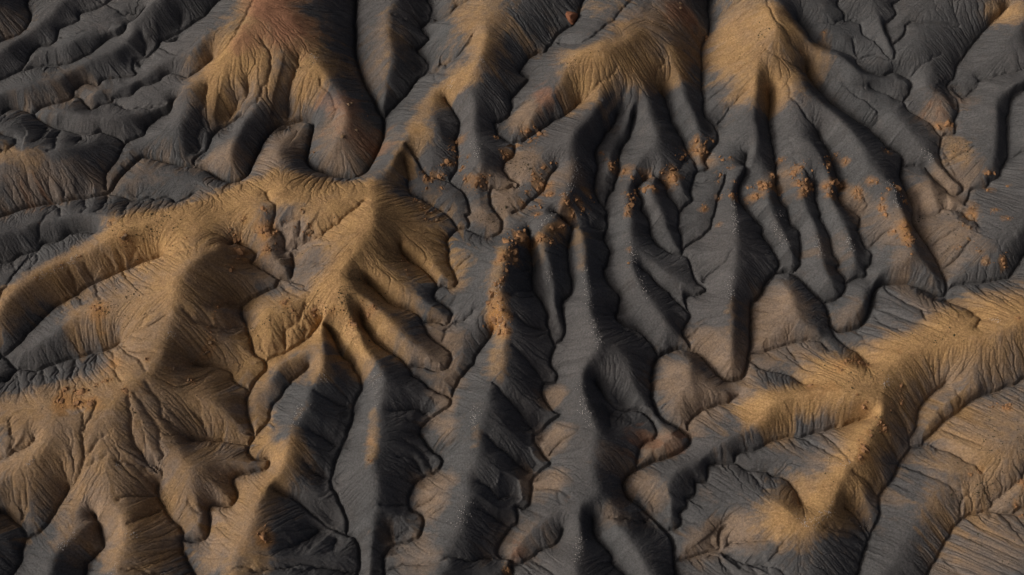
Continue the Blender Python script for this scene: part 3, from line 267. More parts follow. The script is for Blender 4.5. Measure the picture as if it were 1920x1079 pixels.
 (0.40,[(55.4,-33.0,1.4),(56.3,-35.0,2.8),(56.8,-36.0,3.7),(60.1,-39.2,6.4),(60.8,-39.8,6.7)]),
 (0.35,[(53.1,-33.0,1.0),(53.4,-34.1,1.9),(53.9,-35.1,2.3),(54.2,-36.1,3.2)]),
 (0.75,[(42.2,-38.1,0.8),(44.6,-39.6,1.0),(48.2,-40.0,1.2),(48.1,-40.4,1.2),(49.8,-40.8,1.4),(50.7,-41.2,1.5),(51.4,-41.7,1.7),(52.6,-43.4,2.0),(53.3,-47.0,2.8)]),
 (0.40,[(43.4,-38.7,0.5),(44.9,-40.6,1.5),(45.6,-41.5,1.7),(46.3,-43.9,3.4),(46.8,-45.0,3.9)]),
 (0.80,[(33.7,-31.3,0.6),(34.0,-30.2,0.6),(34.8,-29.3,0.6),(36.7,-27.7,0.7),(38.7,-26.6,0.8),(41.5,-25.9,0.9),(44.0,-24.5,1.2)]),
 (0.70,[(47.0,-17.4,1.1),(48.5,-17.8,1.2),(50.4,-19.0,1.3),(53.8,-20.3,1.6),(56.8,-22.4,2.2)]),
 (0.80,[(29.9,-56.4,0.1),(32.4,-56.0,0.1),(35.0,-55.2,0.2),(37.3,-55.0,0.3),(37.8,-54.3,0.4),(38.2,-51.7,0.5),(39.6,-50.1,0.7)]),
 (0.60,[(37.3,-55.2,0.4),(38.2,-54.4,0.2),(39.0,-53.9,0.3),(40.0,-53.6,0.6),(42.0,-53.6,2.3),(44.3,-53.8,3.5),(45.9,-54.1,4.8)]),
 (0.60,[(37.3,-55.2,0.4),(38.5,-55.2,-0.1),(39.6,-55.5,0.2),(40.2,-55.9,0.5),(40.7,-56.7,1.5),(41.5,-57.2,1.7),(42.0,-57.9,3.3),(43.7,-58.3,3.8),(44.6,-58.3,3.9),(45.5,-58.5,4.3)]),
 (0.40,[(37.8,-55.7,1.0),(38.1,-56.6,1.7),(38.8,-58.2,2.6),(39.6,-59.7,3.1),(44.6,-70.6,3.1),(50.4,-83.4,3.1)]),
 (0.40,[(41.9,-57.5,2.3),(42.3,-58.6,3.9),(43.8,-60.0,4.4),(50.9,-69.7,4.4),(59.2,-80.9,4.4)]),
 (0.40,[(32.7,-44.7,-0.3),(35.6,-46.5,1.3)]),
 (0.35,[(31.2,-48.8,-0.1),(32.1,-49.2,0.5),(34.0,-49.9,1.3)]),
 (0.40,[(45.5,-58.2,4.4),(46.8,-56.5,5.2),(47.5,-55.7,5.3),(48.8,-54.2,6.1)]),
 (0.40,[(45.5,-58.5,4.4),(46.2,-59.1,5.2),(47.1,-59.6,5.3),(56.7,-66.8,5.3),(68.0,-75.1,5.3)]),
 (1.20,[(51.4,-82.8,0.8),(57.2,-70.1,0.8),(62.2,-59.2,0.8),(63.7,-55.7,0.9),(68.2,-48.2,1.1),(68.5,-44.8,1.2),(69.2,-43.8,1.2),(72.1,-40.8,1.4),(74.0,-37.0,1.5),(74.9,-36.0,1.6),(76.0,-35.2,1.7),(78.4,-34.6,1.8),(79.2,-33.5,1.8),(81.5,-31.8,2.0),(83.2,-30.0,2.1),(85.5,-28.3,2.3),(88.0,-26.7,2.5),(92.5,-24.5,2.9),(97.8,-22.8,3.4),(99.3,-21.9,3.6),(110.2,-16.9,3.6),(122.9,-11.0,3.6)]),
 (0.80,[(75.8,-35.1,1.7),(76.1,-33.5,1.7),(77.7,-31.0,1.8),(78.5,-27.7,1.9),(80.7,-25.4,2.0),(84.5,-22.4,2.4)]),
 (0.70,[(65.4,-52.5,1.0),(64.4,-50.2,1.2),(63.7,-49.1,1.3),(63.0,-48.2,1.4),(61.4,-47.3,1.7)]),
 (0.50,[(73.3,-38.7,0.9),(71.7,-36.1,3.0),(71.1,-35.5,3.8),(70.3,-35.0,5.0),(69.1,-33.7,6.2)]),
 (0.50,[(76.0,-34.5,1.5),(76.0,-33.4,1.3),(74.8,-31.0,2.8),(73.2,-29.6,4.7)]),
 (0.50,[(68.5,-44.9,0.5),(67.7,-44.5,1.7),(67.2,-43.9,2.1),(66.5,-43.3,2.8),(65.0,-42.4,4.5),(62.6,-41.1,6.5)]),
 (0.50,[(66.1,-51.6,0.2),(65.6,-50.9,0.6),(65.1,-50.1,0.6),(63.6,-47.9,1.5),(63.2,-47.2,1.5),(61.9,-46.1,2.8),(61.1,-45.6,3.8)]),
 (0.40,[(65.1,-53.3,0.5),(63.3,-52.7,1.8),(62.6,-52.1,1.7),(60.7,-51.7,3.1),(59.6,-51.7,4.1),(56.4,-51.9,6.0)]),
 (0.50,[(78.6,-34.4,1.2),(79.6,-34.9,1.7),(80.3,-35.6,2.6),(81.2,-36.0,2.8),(82.8,-37.4,3.9),(83.6,-37.9,3.8),(84.7,-39.4,4.8),(85.3,-39.9,4.9),(86.5,-40.3,4.6),(87.4,-40.9,4.9)]),
 (0.45,[(73.2,-39.0,1.4),(74.7,-39.7,2.0),(76.0,-40.5,2.8),(77.3,-41.7,3.7),(78.8,-42.7,4.2),(81.6,-43.9,3.9),(82.7,-44.2,3.5)]),
 (0.40,[(71.8,-42.2,1.6),(73.6,-44.1,3.2)]),
 (0.40,[(82.4,-31.0,1.9),(82.9,-31.9,2.9),(85.0,-33.8,4.4),(85.8,-34.4,4.9),(87.6,-35.6,5.5)]),
 (0.45,[(83.8,-29.6,1.6),(85.2,-28.3,2.2),(85.7,-27.8,2.8),(86.2,-27.1,3.0),(86.1,-26.4,3.6),(85.6,-25.7,4.3),(85.5,-24.6,4.2)]),
 (0.90,[(58.7,-79.4,0.8),(67.5,-68.5,0.8),(75.0,-59.2,0.8),(77.2,-56.5,0.9),(80.2,-51.8,1.0),(81.1,-50.8,1.1),(83.0,-49.2,1.2),(85.0,-48.2,1.3),(87.0,-47.7,1.4),(89.0,-47.7,1.5),(90.8,-48.2,1.7),(92.4,-48.0,1.9),(94.4,-47.4,2.1),(106.3,-47.1,2.1),(120.3,-46.6,2.1)]),
 (0.50,[(88.3,-47.4,0.8),(88.9,-46.5,1.4),(89.6,-45.7,1.8),(90.4,-45.1,2.0),(91.8,-44.0,2.9),(92.7,-43.1,3.3),(93.3,-42.4,4.2),(93.9,-41.8,4.6),(94.7,-41.1,4.5),(103.2,-32.6,4.5),(113.2,-22.8,4.5)]),
 (0.35,[(82.6,-49.4,0.9),(82.5,-47.5,2.3),(82.8,-46.6,2.5),(84.0,-44.8,3.3)]),
 (0.35,[(78.3,-56.9,1.7),(80.0,-59.4,4.5),(86.6,-69.5,4.5),(94.3,-81.2,4.5)]),
 (0.35,[(89.6,-48.4,2.0),(89.8,-49.4,3.2),(90.1,-50.3,4.0),(90.5,-51.1,4.4),(90.8,-52.0,5.2)]),
 (0.90,[(-100.5,-83.0,0.8),(-94.9,-70.2,0.8),(-90.1,-59.2,0.8),(-89.0,-56.6,0.9),(-89.1,-54.4,0.9),(-88.8,-52.8,1.0),(-86.7,-51.5,1.1),(-84.8,-49.5,1.2),(-82.5,-43.3,1.8)]),
 (0.44,[(-82.5,-43.3,1.7),(-80.9,-43.0,3.9),(-79.9,-42.3,4.9),(-79.2,-41.8,6.0),(-78.6,-40.2,6.9),(-78.6,-38.3,7.8),(-78.6,-37.3,8.5),(-78.8,-36.2,8.6),(-78.8,-35.3,9.4),(-79.1,-33.1,9.8),(-79.4,-32.1,10.1),(-81.3,-30.3,10.2)]),
 (0.40,[(-79.1,-41.0,6.2),(-78.0,-40.8,6.9),(-76.1,-40.1,7.7),(-75.2,-39.7,7.8),(-74.1,-39.3,8.2)]),
 (0.40,[(-78.5,-39.0,7.4),(-77.7,-38.6,8.1),(-77.0,-38.0,8.3),(-76.2,-37.5,8.9),(-75.0,-36.2,9.1),(-74.4,-35.6,9.4)]),
 (0.40,[(-78.9,-34.5,9.3),(-77.7,-32.7,10.2),(-77.5,-31.7,10.1),(-77.3,-29.8,10.6)]),
 (0.90,[(-88.8,-52.8,1.0),(-90.1,-50.8,1.1),(-91.8,-49.2,1.1),(-93.6,-48.2,1.2),(-94.6,-47.9,1.3),(-103.8,-40.2,1.3),(-114.5,-31.2,1.3)]),
 (0.60,[(-119.7,-45.4,6.2),(-106.2,-41.9,6.2),(-94.5,-38.9,6.2),(-93.3,-38.7,6.5),(-91.8,-38.7,7.4),(-90.9,-38.4,7.7),(-89.2,-37.5,8.1),(-88.5,-36.9,8.1),(-87.6,-36.3,8.5)]),
 (0.45,[(-93.1,-38.6,6.7),(-92.5,-38.0,7.7),(-91.9,-36.6,8.6),(-92.2,-34.6,8.8),(-92.8,-32.4,9.1)]),
 (0.45,[(-81.7,-43.2,3.1),(-82.2,-42.3,3.9),(-82.7,-40.9,6.0),(-83.1,-39.5,7.7)]),
 (0.45,[(-89.0,-52.3,0.6),(-89.5,-51.4,0.4),(-89.5,-50.7,1.2),(-89.8,-49.8,1.4),(-89.9,-49.0,1.8),(-90.0,-47.2,3.0),(-90.0,-46.3,3.9)]),
 (0.90,[(-81.4,-84.7,0.8),(-78.8,-71.0,0.8),(-76.6,-59.2,0.8),(-76.7,-57.0,0.9),(-74.7,-54.6,1.0),(-74.3,-53.8,1.0),(-75.2,-51.4,1.1),(-77.1,-48.3,1.4)]),
 (0.40,[(-74.5,-53.5,0.5),(-72.5,-52.2,3.5),(-71.3,-51.2,4.6)]),
 (1.00,[(-60.5,-52.5,1.0),(-60.3,-51.8,1.0),(-60.8,-50.9,1.0),(-61.5,-49.8,1.1),(-63.8,-47.8,1.2),(-64.2,-46.9,1.2),(-65.6,-45.2,1.4),(-65.9,-42.9,1.6)]),
 (0.44,[(-66.0,-42.8,1.3),(-65.1,-41.8,3.6),(-65.6,-40.6,5.0),(-65.6,-39.7,5.0),(-65.1,-39.1,5.9),(-64.9,-38.3,6.4),(-64.8,-37.1,6.5),(-64.8,-36.1,7.1),(-65.6,-34.4,7.4),(-66.9,-31.9,8.3),(-68.1,-30.4,9.1),(-68.8,-29.7,9.4),(-70.7,-27.8,10.8)]),
 (0.50,[(-65.8,-44.8,1.0),(-66.5,-44.9,1.8),(-67.3,-44.9,2.0),(-68.8,-45.3,3.2),(-69.4,-45.7,4.2),(-71.0,-46.2,5.1),(-71.9,-46.4,5.2)]),
 (0.50,[(-64.4,-47.0,0.7),(-65.2,-47.5,1.2),(-66.8,-48.7,2.8),(-68.5,-50.4,4.7),(-69.2,-50.9,5.0)]),
 (0.50,[(-65.7,-40.6,5.0),(-66.9,-39.9,4.8),(-67.8,-39.3,5.3),(-68.8,-38.0,6.6),(-69.3,-37.2,7.0),(-69.6,-36.3,7.8),(-70.2,-34.3,8.7),(-70.6,-33.4,8.7),(-70.9,-31.7,9.7),(-71.1,-30.9,9.8),(-71.5,-28.3,10.5)]),
 (0.50,[(-66.2,-40.2,4.8),(-67.2,-39.8,4.8),(-68.1,-39.6,5.4),(-68.8,-39.6,6.2),(-69.6,-39.7,6.6),(-71.4,-39.9,7.1),(-72.4,-39.9,7.1)]),
 (0.80,[(-50.0,-34.9,2.1),(-53.3,-34.7,2.2),(-57.0,-34.1,2.3),(-61.6,-34.4,2.7)]),
 (0.44,[(-61.2,-34.8,4.0),(-61.9,-34.6,5.0),(-62.9,-33.8,6.2),(-63.5,-33.0,6.3),(-64.9,-31.0,7.9),(-66.7,-28.2,9.1),(-67.2,-27.4,9.2),(-68.2,-26.0,10.1)]),
 (0.40,[(-56.3,-46.8,1.2),(-56.9,-47.8,2.5),(-57.7,-48.0,2.9),(-58.3,-47.6,3.2),(-59.4,-46.0,3.9)]),
 (0.40,[(-37.9,-64.4,4.5),(-51.7,-62.1,4.5),(-63.6,-60.0,4.5),(-65.3,-59.2,5.4),(-66.2,-59.1,5.6),(-67.1,-59.2,6.1),(-68.2,-59.3,6.3)]),
 (0.35,[(-57.2,-33.9,1.9),(-57.5,-33.4,2.9),(-58.9,-31.3,4.4),(-60.3,-29.5,6.4)]),
]
# the hill, then crest points (x, y, z) in metres
CRESTS = [
 ('north_slopes',[(-133.9,38.9,4.2),(-124.6,49.3,4.2),(-116.7,58.3,4.2),(-112.0,64.2,3.8),(-103.6,73.0,5.5),(-95.6,82.0,5.5),(-86.3,92.4,5.5)]),
 ('north_slopes',[(-112.3,56.6,1.9),(-110.6,58.2,2.2),(-108.5,59.5,2.8),(-102.9,60.2,4.0),(-101.2,60.9,4.3),(-98.0,62.7,4.2),(-93.4,64.1,4.1),(-89.1,65.9,5.7),(-87.3,66.3,6.3),(-85.7,67.1,6.7),(-82.8,70.7,7.5),(-72.6,77.1,7.5),(-60.8,84.5,7.5)]),
 ('north_slopes',[(-138.1,35.8,3.4),(-125.3,41.7,3.4),(-114.4,46.7,3.4),(-108.2,48.6,4.1),(-103.9,50.0,4.1),(-102.0,50.9,3.9),(-97.9,54.4,3.6),(-90.6,58.7,4.6),(-89.2,59.9,4.7),(-86.0,63.8,5.3),(-82.6,67.1,6.1),(-80.0,71.2,7.5),(-72.2,80.4,7.5),(-63.2,91.1,7.5)]),
 ('north_slopes',[(-94.7,46.3,2.7),(-91.8,48.4,3.2),(-89.3,48.4,3.2),(-86.0,50.2,3.4),(-82.1,51.9,3.8),(-79.5,54.1,4.7),(-78.2,54.8,5.2),(-75.3,55.8,5.9),(-71.3,56.2,7.9),(-69.6,56.9,8.8),(-68.6,58.4,9.3),(-68.0,60.6,9.3),(-66.8,65.3,8.5),(-65.0,69.8,7.8),(-60.9,81.1,7.8),(-56.2,94.3,7.8)]),
 ('rust_hill',[(-104.7,42.1,2.7),(-101.6,41.3,3.1),(-98.3,41.7,3.6),(-96.1,40.7,3.9),(-94.5,40.4,4.1),(-86.9,40.0,4.4),(-83.6,41.1,3.6),(-81.9,41.9,3.2),(-80.4,42.7,3.3),(-78.8,43.4,3.9),(-73.6,44.8,6.5),(-71.6,45.7,7.2),(-66.2,50.3,7.7),(-63.8,52.8,8.6),(-61.7,55.0,10.2),(-60.0,58.0,11.4),(-57.4,64.0,11.9)]),
 ('west_knoll',[(-132.2,49.3,6.8),(-120.5,41.6,6.8),(-110.5,35.0,6.8),(-108.2,34.9,6.6),(-106.2,33.9,6.4),(-104.5,30.8,6.1),(-102.0,29.4,5.8),(-96.8,30.1,5.9),(-95.4,30.5,5.4),(-92.8,31.7,4.1),(-90.1,34.4,3.1)]),
 ('west_knoll',[(-135.2,25.1,5.9),(-121.3,27.0,5.9),(-109.4,28.6,5.9),(-102.2,29.6,5.5)]),
 ('west_knoll',[(-104.5,31.4,5.3),(-103.3,32.3,4.9),(-100.6,36.2,3.2)]),
 ('rust_hill',[(-67.0,49.6,7.2),(-68.2,45.6,6.7),(-69.5,42.2,6.1),(-72.3,38.6,5.2),(-72.4,36.4,4.4),(-72.0,34.6,3.4),(-70.7,32.6,2.2)]),
 ('rust_hill',[(-62.9,53.6,8.5),(-64.2,50.0,7.9),(-65.4,47.0,6.8),(-67.7,38.2,3.0),(-68.3,35.4,2.4)]),
 ('rust_hill',[(-68.5,89.6,10.9),(-60.7,78.0,10.9),(-54.0,68.1,10.9),(-50.6,64.6,10.1),(-48.2,59.2,9.2),(-39.8,47.2,6.2),(-37.6,43.7,6.0),(-36.5,41.5,6.1),(-35.9,39.2,6.2),(-35.7,37.1,6.1),(-36.0,35.2,5.9),(-36.9,33.4,5.4),(-38.0,31.8,4.7),(-40.1,29.8,3.0)]),
 ('rust_hill',[(-49.9,55.3,8.9),(-50.4,53.5,8.6),(-51.6,50.4,7.6),(-54.3,45.9,5.8),(-57.4,41.0,4.5),(-58.2,39.2,4.3),(-59.9,33.6,4.2),(-60.7,29.4,3.4)]),
 ('rust_hill',[(-55.0,64.0,11.9),(-55.1,62.0,11.4),(-56.2,53.3,8.3),(-56.8,51.2,7.8),(-56.9,50.5,7.4),(-58.5,47.0,6.8)]),
 ('rust_hill',[(-44.2,50.5,4.9),(-44.0,47.9,4.4),(-44.0,45.7,3.5),(-45.3,43.1,1.7)]),
 ('fin_hill',[(-26.0,97.3,7.4),(-26.1,83.3,7.4),(-26.3,71.3,7.4),(-28.2,68.2,7.3),(-27.9,65.7,7.1),(-28.3,61.4,6.5),(-26.4,55.3,5.9),(-27.1,52.2,5.4),(-28.3,49.3,4.0),(-28.4,46.0,3.1),(-28.8,43.7,2.2)]),
 ('golden_hill',[(-2.1,94.1,10.6),(-3.8,80.2,10.6),(-5.2,68.3,10.6),(-5.9,58.2,13.2),(-6.1,53.3,13.3),(-6.6,49.3,13.1),(-7.7,48.1,12.5),(-11.0,47.4,9.7),(-12.9,46.7,8.5),(-14.9,45.8,7.7),(-16.8,44.6,7.4),(-19.7,39.5,6.8),(-20.8,37.3,6.9),(-21.8,34.6,7.4),(-23.5,29.0,9.0),(-24.3,26.8,9.2),(-25.7,23.5,8.8),(-27.8,21.3,8.7),(-28.7,19.4,9.0),(-29.2,17.0,9.9),(-27.7,11.4,11.7),(-27.4,9.2,12.1),(-27.7,7.4,12.2),(-28.9,3.9,12.0),(-31.6,0.5,11.6),(-33.6,-2.1,10.5),(-35.0,-4.4,9.7),(-36.4,-6.9,8.4),(-36.5,-11.4,7.4),(-36.4,-18.3,8.1),(-36.3,-21.7,7.4),(-37.8,-24.7,7.1),(-38.7,-29.5,7.2),(-41.1,-33.5,6.7),(-41.9,-38.7,5.4),(-43.5,-42.3,5.0),(-45.6,-46.5,5.7),(-47.4,-53.7,6.8),(-48.6,-56.7,7.3),(-48.9,-60.8,7.6),(-52.3,-72.3,7.6),(-56.2,-85.7,7.6)]),
 ('golden_hill',[(-28.2,14.4,11.4),(-29.8,15.6,10.5),(-33.4,18.9,7.6),(-35.0,20.0,6.7),(-36.9,20.4,6.5),(-42.1,20.4,7.2),(-46.8,20.7,7.6),(-55.1,19.9,6.5),(-57.0,19.1,6.4),(-60.3,16.9,6.7),(-65.3,14.5,7.8),(-68.6,12.6,8.1),(-75.6,10.0,7.5),(-79.3,7.9,7.5),(-84.0,6.3,6.6),(-87.8,4.1,6.1),(-91.8,2.1,5.9),(-95.6,-0.7,5.8),(-99.9,-5.3,6.0),(-101.5,-7.6,6.0),(-110.6,-15.4,6.0),(-121.3,-24.5,6.0)]),
 ('golden_hill',[(-46.8,23.8,5.0),(-47.9,26.8,4.6),(-49.5,29.5,4.0),(-52.1,31.0,3.3)]),
 ('golden_hill',[(-12.8,45.9,9.5),(-9.2,42.1,10.6),(-8.4,40.4,10.4),(-8.0,38.9,9.8),(-8.4,35.6,9.2),(-6.5,23.3,8.4)]),
 ('golden_hill',[(-19.4,41.2,6.8),(-17.0,36.9,8.3),(-16.0,35.4,8.2),(-14.8,31.3,7.4)]),
 ('golden_hill',[(-22.8,31.1,7.6),(-20.4,27.2,6.6),(-18.9,25.9,6.2),(-17.3,24.9,6.1),(-14.3,24.1,6.0)]),
 ('golden_hill',[(-6.6,50.5,11.0),(-3.5,46.4,9.5),(-1.5,41.0,7.7)]),
 ('golden_hill',[(-34.9,-4.5,9.8),(-31.4,-10.1,9.4),(-30.3,-12.1,9.5),(-29.9,-13.7,9.4),(-29.3,-16.4,8.1),(-28.3,-18.0,7.4),(-25.5,-21.4,6.9),(-24.4,-23.3,6.8),(-25.2,-27.7,6.4),(-25.1,-31.2,6.2),(-25.1,-35.9,6.5),(-25.9,-39.0,6.3),(-24.4,-44.8,5.5),(-24.6,-48.6,4.7),(-25.3,-54.0,3.0),(-25.5,-56.8,2.6),(-25.4,-59.6,2.6),(-26.3,-71.6,2.6),(-27.3,-85.5,2.6)]),
 ('golden_hill',[(-33.6,-2.7,10.3),(-30.2,-6.2,9.8),(-26.0,-9.5,8.9),(-22.5,-13.5,7.7),(-19.9,-15.6,6.4),(-16.9,-17.7,5.4),(-15.2,-18.4,4.7),(-12.5,-18.5,3.9)]),
 ('golden_hill',[(-31.7,0.6,10.8),(-28.1,-1.7,9.7),(-23.4,-3.4,7.7),(-20.9,-4.8,6.7),(-15.0,-8.1,5.5),(-13.4,-8.7,5.1),(-12.2,-8.9,4.6)]),
 ('golden_hill',[(-27.8,9.0,11.8),(-25.5,6.7,10.8),(-24.3,5.9,10.0),(-19.4,4.5,7.4),(-18.1,3.6,6.7),(-13.6,-0.9,5.4),(-11.5,-1.5,5.0)]),
 ('golden_hill',[(-35.3,-4.2,7.7),(-40.1,-6.2,7.0),(-45.3,-8.0,6.8),(-49.0,-9.8,6.5)]),
 ('golden_hill',[(-48.0,15.8,10.4),(-50.1,13.3,9.7),(-50.3,11.4,9.1),(-50.1,7.5,8.0),(-49.7,5.7,7.6),(-48.6,3.7,7.2),(-47.3,2.0,6.9),(-45.4,0.0,6.7)]),
 ('golden_hill',[(-36.6,-17.0,7.0),(-42.1,-17.9,5.6),(-43.8,-18.9,5.3),(-45.1,-20.2,4.9),(-46.6,-23.3,4.3)]),
 ('golden_hill',[(-48.8,-31.7,2.6),(-48.8,-32.0,2.6)]),
 ('golden_hill',[(-131.2,4.2,4.7),(-117.5,7.3,4.7),(-105.8,9.9,4.7),(-98.7,12.6,4.2),(-93.7,13.7,4.7),(-89.8,14.1,5.6),(-87.6,14.0,5.9),(-80.8,12.8,6.4)]),
 ('golden_hill',[(-128.8,-7.7,4.2),(-115.3,-3.9,4.2),(-103.7,-0.7,4.2),(-101.1,0.6,4.2),(-97.9,1.0,4.2),(-95.2,1.7,4.3)]),
 ('brown_hill',[(-99.7,-17.0,1.9),(-92.9,-14.9,4.2),(-89.2,-12.4,5.3),(-86.3,-9.6,6.0),(-84.9,-9.0,6.2),(-70.4,-5.1,9.6),(-66.0,-3.8,11.7),(-64.7,-3.1,12.2),(-63.6,-2.3,12.3),(-61.6,0.1,12.1),(-58.1,4.5,9.7)]),
 ('brown_hill',[(-65.7,-4.7,12.3),(-65.4,-15.4,10.1),(-65.9,-18.5,9.9),(-66.5,-21.5,10.3),(-67.7,-23.8,10.5),(-70.4,-25.2,10.7),(-71.6,-26.2,10.6),(-72.9,-28.7,10.4),(-73.7,-31.6,10.5),(-74.0,-32.8,10.2),(-73.5,-36.7,8.6),(-73.6,-38.9,8.1),(-73.8,-44.8,5.9),(-74.3,-47.5,4.7),(-76.2,-49.8,3.8),(-80.3,-54.5,4.6),(-81.0,-55.7,4.7),(-81.2,-57.1,4.8),(-81.0,-60.1,4.9),(-86.1,-71.0,4.9),(-92.0,-83.7,4.9)]),
 ('brown_hill',[(-67.7,-23.2,9.9),(-71.0,-24.5,10.1),(-74.4,-25.4,9.6),(-79.2,-26.8,9.5),(-89.3,-28.3,8.7),(-95.7,-30.2,8.1),(-107.4,-32.9,8.1),(-121.0,-36.1,8.1)]),
 ('brown_hill',[(-82.6,-30.4,9.3),(-83.3,-35.8,9.0),(-84.3,-37.1,8.9),(-87.6,-40.3,8.2),(-93.6,-43.9,5.8),(-101.2,-53.2,5.8),(-110.1,-64.0,5.8)]),
 ('brown_hill',[(-73.7,-46.4,5.3),(-69.2,-51.3,5.1),(-69.6,-60.4,6.2),(-66.2,-72.0,6.2),(-62.2,-85.4,6.2)]),
 ('brown_hill',[(-73.2,-41.0,6.2),(-70.6,-41.6,5.9),(-67.6,-42.2,4.7)]),
 ('brown_hill',[(-66.4,-9.0,8.7),(-61.8,-10.3,8.1),(-56.7,-10.4,7.6)]),
 ('brown_hill',[(-65.9,-16.5,7.5),(-60.2,-15.8,5.8),(-55.5,-16.1,5.1)]),
 ('brown_hill',[(-69.6,-25.3,9.2),(-64.8,-26.8,7.6),(-60.7,-26.4,6.7),(-59.3,-26.9,6.4),(-56.3,-28.3,5.5),(-52.1,-31.0,3.6)]),
 ('brown_hill',[(-67.7,-29.1,8.9),(-65.5,-31.4,8.0),(-63.6,-33.6,6.8),(-62.7,-35.1,6.4),(-60.3,-39.9,5.9),(-59.6,-41.4,5.5),(-58.3,-44.9,3.6),(-57.6,-46.8,3.0),(-57.1,-48.6,2.6),(-57.4,-51.5,2.4)]),
 ('brown_hill',[(-60.4,-39.5,5.9),(-58.6,-40.2,5.5),(-56.9,-40.6,5.0),(-53.1,-39.1,3.5),(-49.3,-38.5,2.9),(-46.4,-38.6,2.4)]),
 ('brown_hill',[(-60.3,-41.1,4.4),(-52.7,-45.1,2.1)]),
 ('corner_lobe',[(-107.9,-31.6,3.2),(-99.7,-43.0,3.2),(-92.8,-52.7,3.2),(-90.7,-53.9,2.8),(-90.2,-56.3,2.1)]),
 ('corner_lobe',[(-124.8,-29.1,1.8),(-111.8,-24.0,1.8),(-100.6,-19.6,1.8),(-99.4,-19.1,1.6)]),
 ('trail_hill',[(49.8,90.9,11.3),(42.5,79.0,11.3),(36.3,68.7,11.3),(31.4,61.9,11.0),(29.2,58.4,11.1),(23.8,48.5,9.8),(21.6,44.7,8.8),(20.5,42.5,8.5),(19.2,40.0,8.9),(16.3,35.1,10.6),(15.1,33.3,10.9),(13.5,31.9,10.7),(12.4,31.0,9.7),(12.6,28.9,8.2),(13.8,28.3,7.0),(13.4,25.0,6.6),(12.8,22.0,7.2),(12.2,18.9,8.4),(11.0,16.6,9.2),(10.3,14.7,9.3),(9.5,13.0,8.8),(7.3,10.8,8.2),(6.0,9.6,8.4),(1.4,6.1,9.8),(-0.7,4.2,10.2),(-1.4,-1.0,10.7),(-3.1,-4.0,10.5),(-2.1,-7.4,9.3),(-2.4,-10.6,8.0),(-1.7,-14.2,7.4),(-2.1,-17.9,7.3),(-1.9,-22.1,7.5),(-4.0,-24.6,7.7),(-5.1,-30.0,7.7),(-6.0,-33.5,7.4),(-6.6,-37.8,6.8),(-7.5,-41.8,6.6),(-7.4,-45.2,6.6),(-7.8,-46.6,6.5),(-10.2,-52.2,5.9),(-11.3,-54.8,5.9),(-12.4,-60.7,7.1),(-16.1,-72.1,7.1),(-20.4,-85.4,7.1)]),
 ('trail_hill',[(32.8,63.7,11.0),(30.0,60.0,11.6),(27.2,55.3,13.7),(25.2,52.7,14.4),(23.1,50.9,14.7),(21.2,50.3,14.9),(19.1,50.2,14.8),(15.1,50.1,13.7),(13.1,49.4,13.0),(12.1,47.9,12.2),(10.4,44.0,10.6),(9.3,42.4,10.0),(6.9,39.6,8.9),(3.8,35.9,8.1)]),
 ('trail_hill',[(26.7,50.9,8.8),(27.3,47.3,8.4),(27.2,43.4,7.2),(26.8,41.3,6.6),(24.1,36.2,4.4),(23.2,34.6,4.0),(21.6,31.4,4.0),(20.9,29.0,4.0),(20.1,22.3,3.2)]),
 ('trail_hill',[(30.0,57.6,11.0),(28.5,51.8,10.0),(28.2,48.0,8.8),(28.5,46.0,8.0),(29.8,43.2,7.4),(29.1,39.5,6.5),(30.8,36.2,6.4),(31.2,34.0,6.5),(31.0,31.9,6.6),(27.8,29.0,6.0),(26.5,26.5,5.6),(25.6,23.6,5.4),(24.0,20.0,5.3),(24.3,11.5,5.0),(24.2,5.1,4.9),(25.2,0.0,4.5),(28.4,-7.2,4.3),(30.8,-10.0,3.5),(33.7,-12.0,2.2),(35.4,-14.3,1.5)]),
 ('trail_hill',[(24.3,6.0,4.2),(27.7,4.4,4.0),(33.0,0.1,2.8),(34.4,-2.1,2.2),(35.2,-5.0,1.6)]),
 ('trail_hill',[(33.3,-0.1,3.1),(39.0,-1.5,1.9)]),
 ('trail_hill',[(31.0,31.2,6.2),(31.9,29.2,5.8),(32.3,27.2,5.3),(31.0,25.1,5.0),(29.4,22.8,5.1),(28.8,19.1,5.3),(29.7,17.5,5.2),(30.9,15.9,4.8),(32.2,11.8,3.8),(34.9,7.2,2.2)]),
 ('trail_hill',[(32.4,28.4,5.0),(34.2,25.9,4.6),(36.3,21.3,3.4)]),
 ('trail_hill',[(33.5,62.0,10.6),(34.2,59.9,10.3),(35.7,56.5,9.2),(36.3,53.0,8.6),(36.7,49.8,7.1),(38.0,43.0,5.7),(39.8,40.0,5.2),(40.5,36.9,4.9),(40.7,33.5,4.4),(40.8,29.7,3.1)]),
 ('trail_hill',[(5.1,8.8,8.3),(7.1,0.4,8.0),(8.5,-4.7,5.7),(8.7,-8.2,4.7),(9.5,-11.1,4.3)]),
 ('trail_hill',[(8.4,11.8,8.0),(12.0,10.9,7.4),(14.2,9.4,7.0),(14.7,2.8,6.1),(15.1,-1.9,6.2),(15.7,-10.9,7.0),(16.9,-14.9,7.7),(17.1,-16.7,8.0),(16.4,-18.1,8.0),(14.3,-20.2,7.3),(13.1,-23.2,6.7),(13.2,-24.7,6.4),(14.0,-27.6,5.9),(15.8,-32.2,5.9),(16.1,-33.9,5.8),(14.6,-38.5,5.1),(14.9,-40.2,4.9),(16.0,-43.3,4.9),(16.2,-45.4,5.1),(12.9,-47.7,5.2),(12.4,-49.0,4.8),(12.3,-52.3,4.2),(12.3,-54.3,4.2),(10.9,-60.4,6.1),(9.1,-72.3,6.1),(6.9,-86.1,6.1)]),
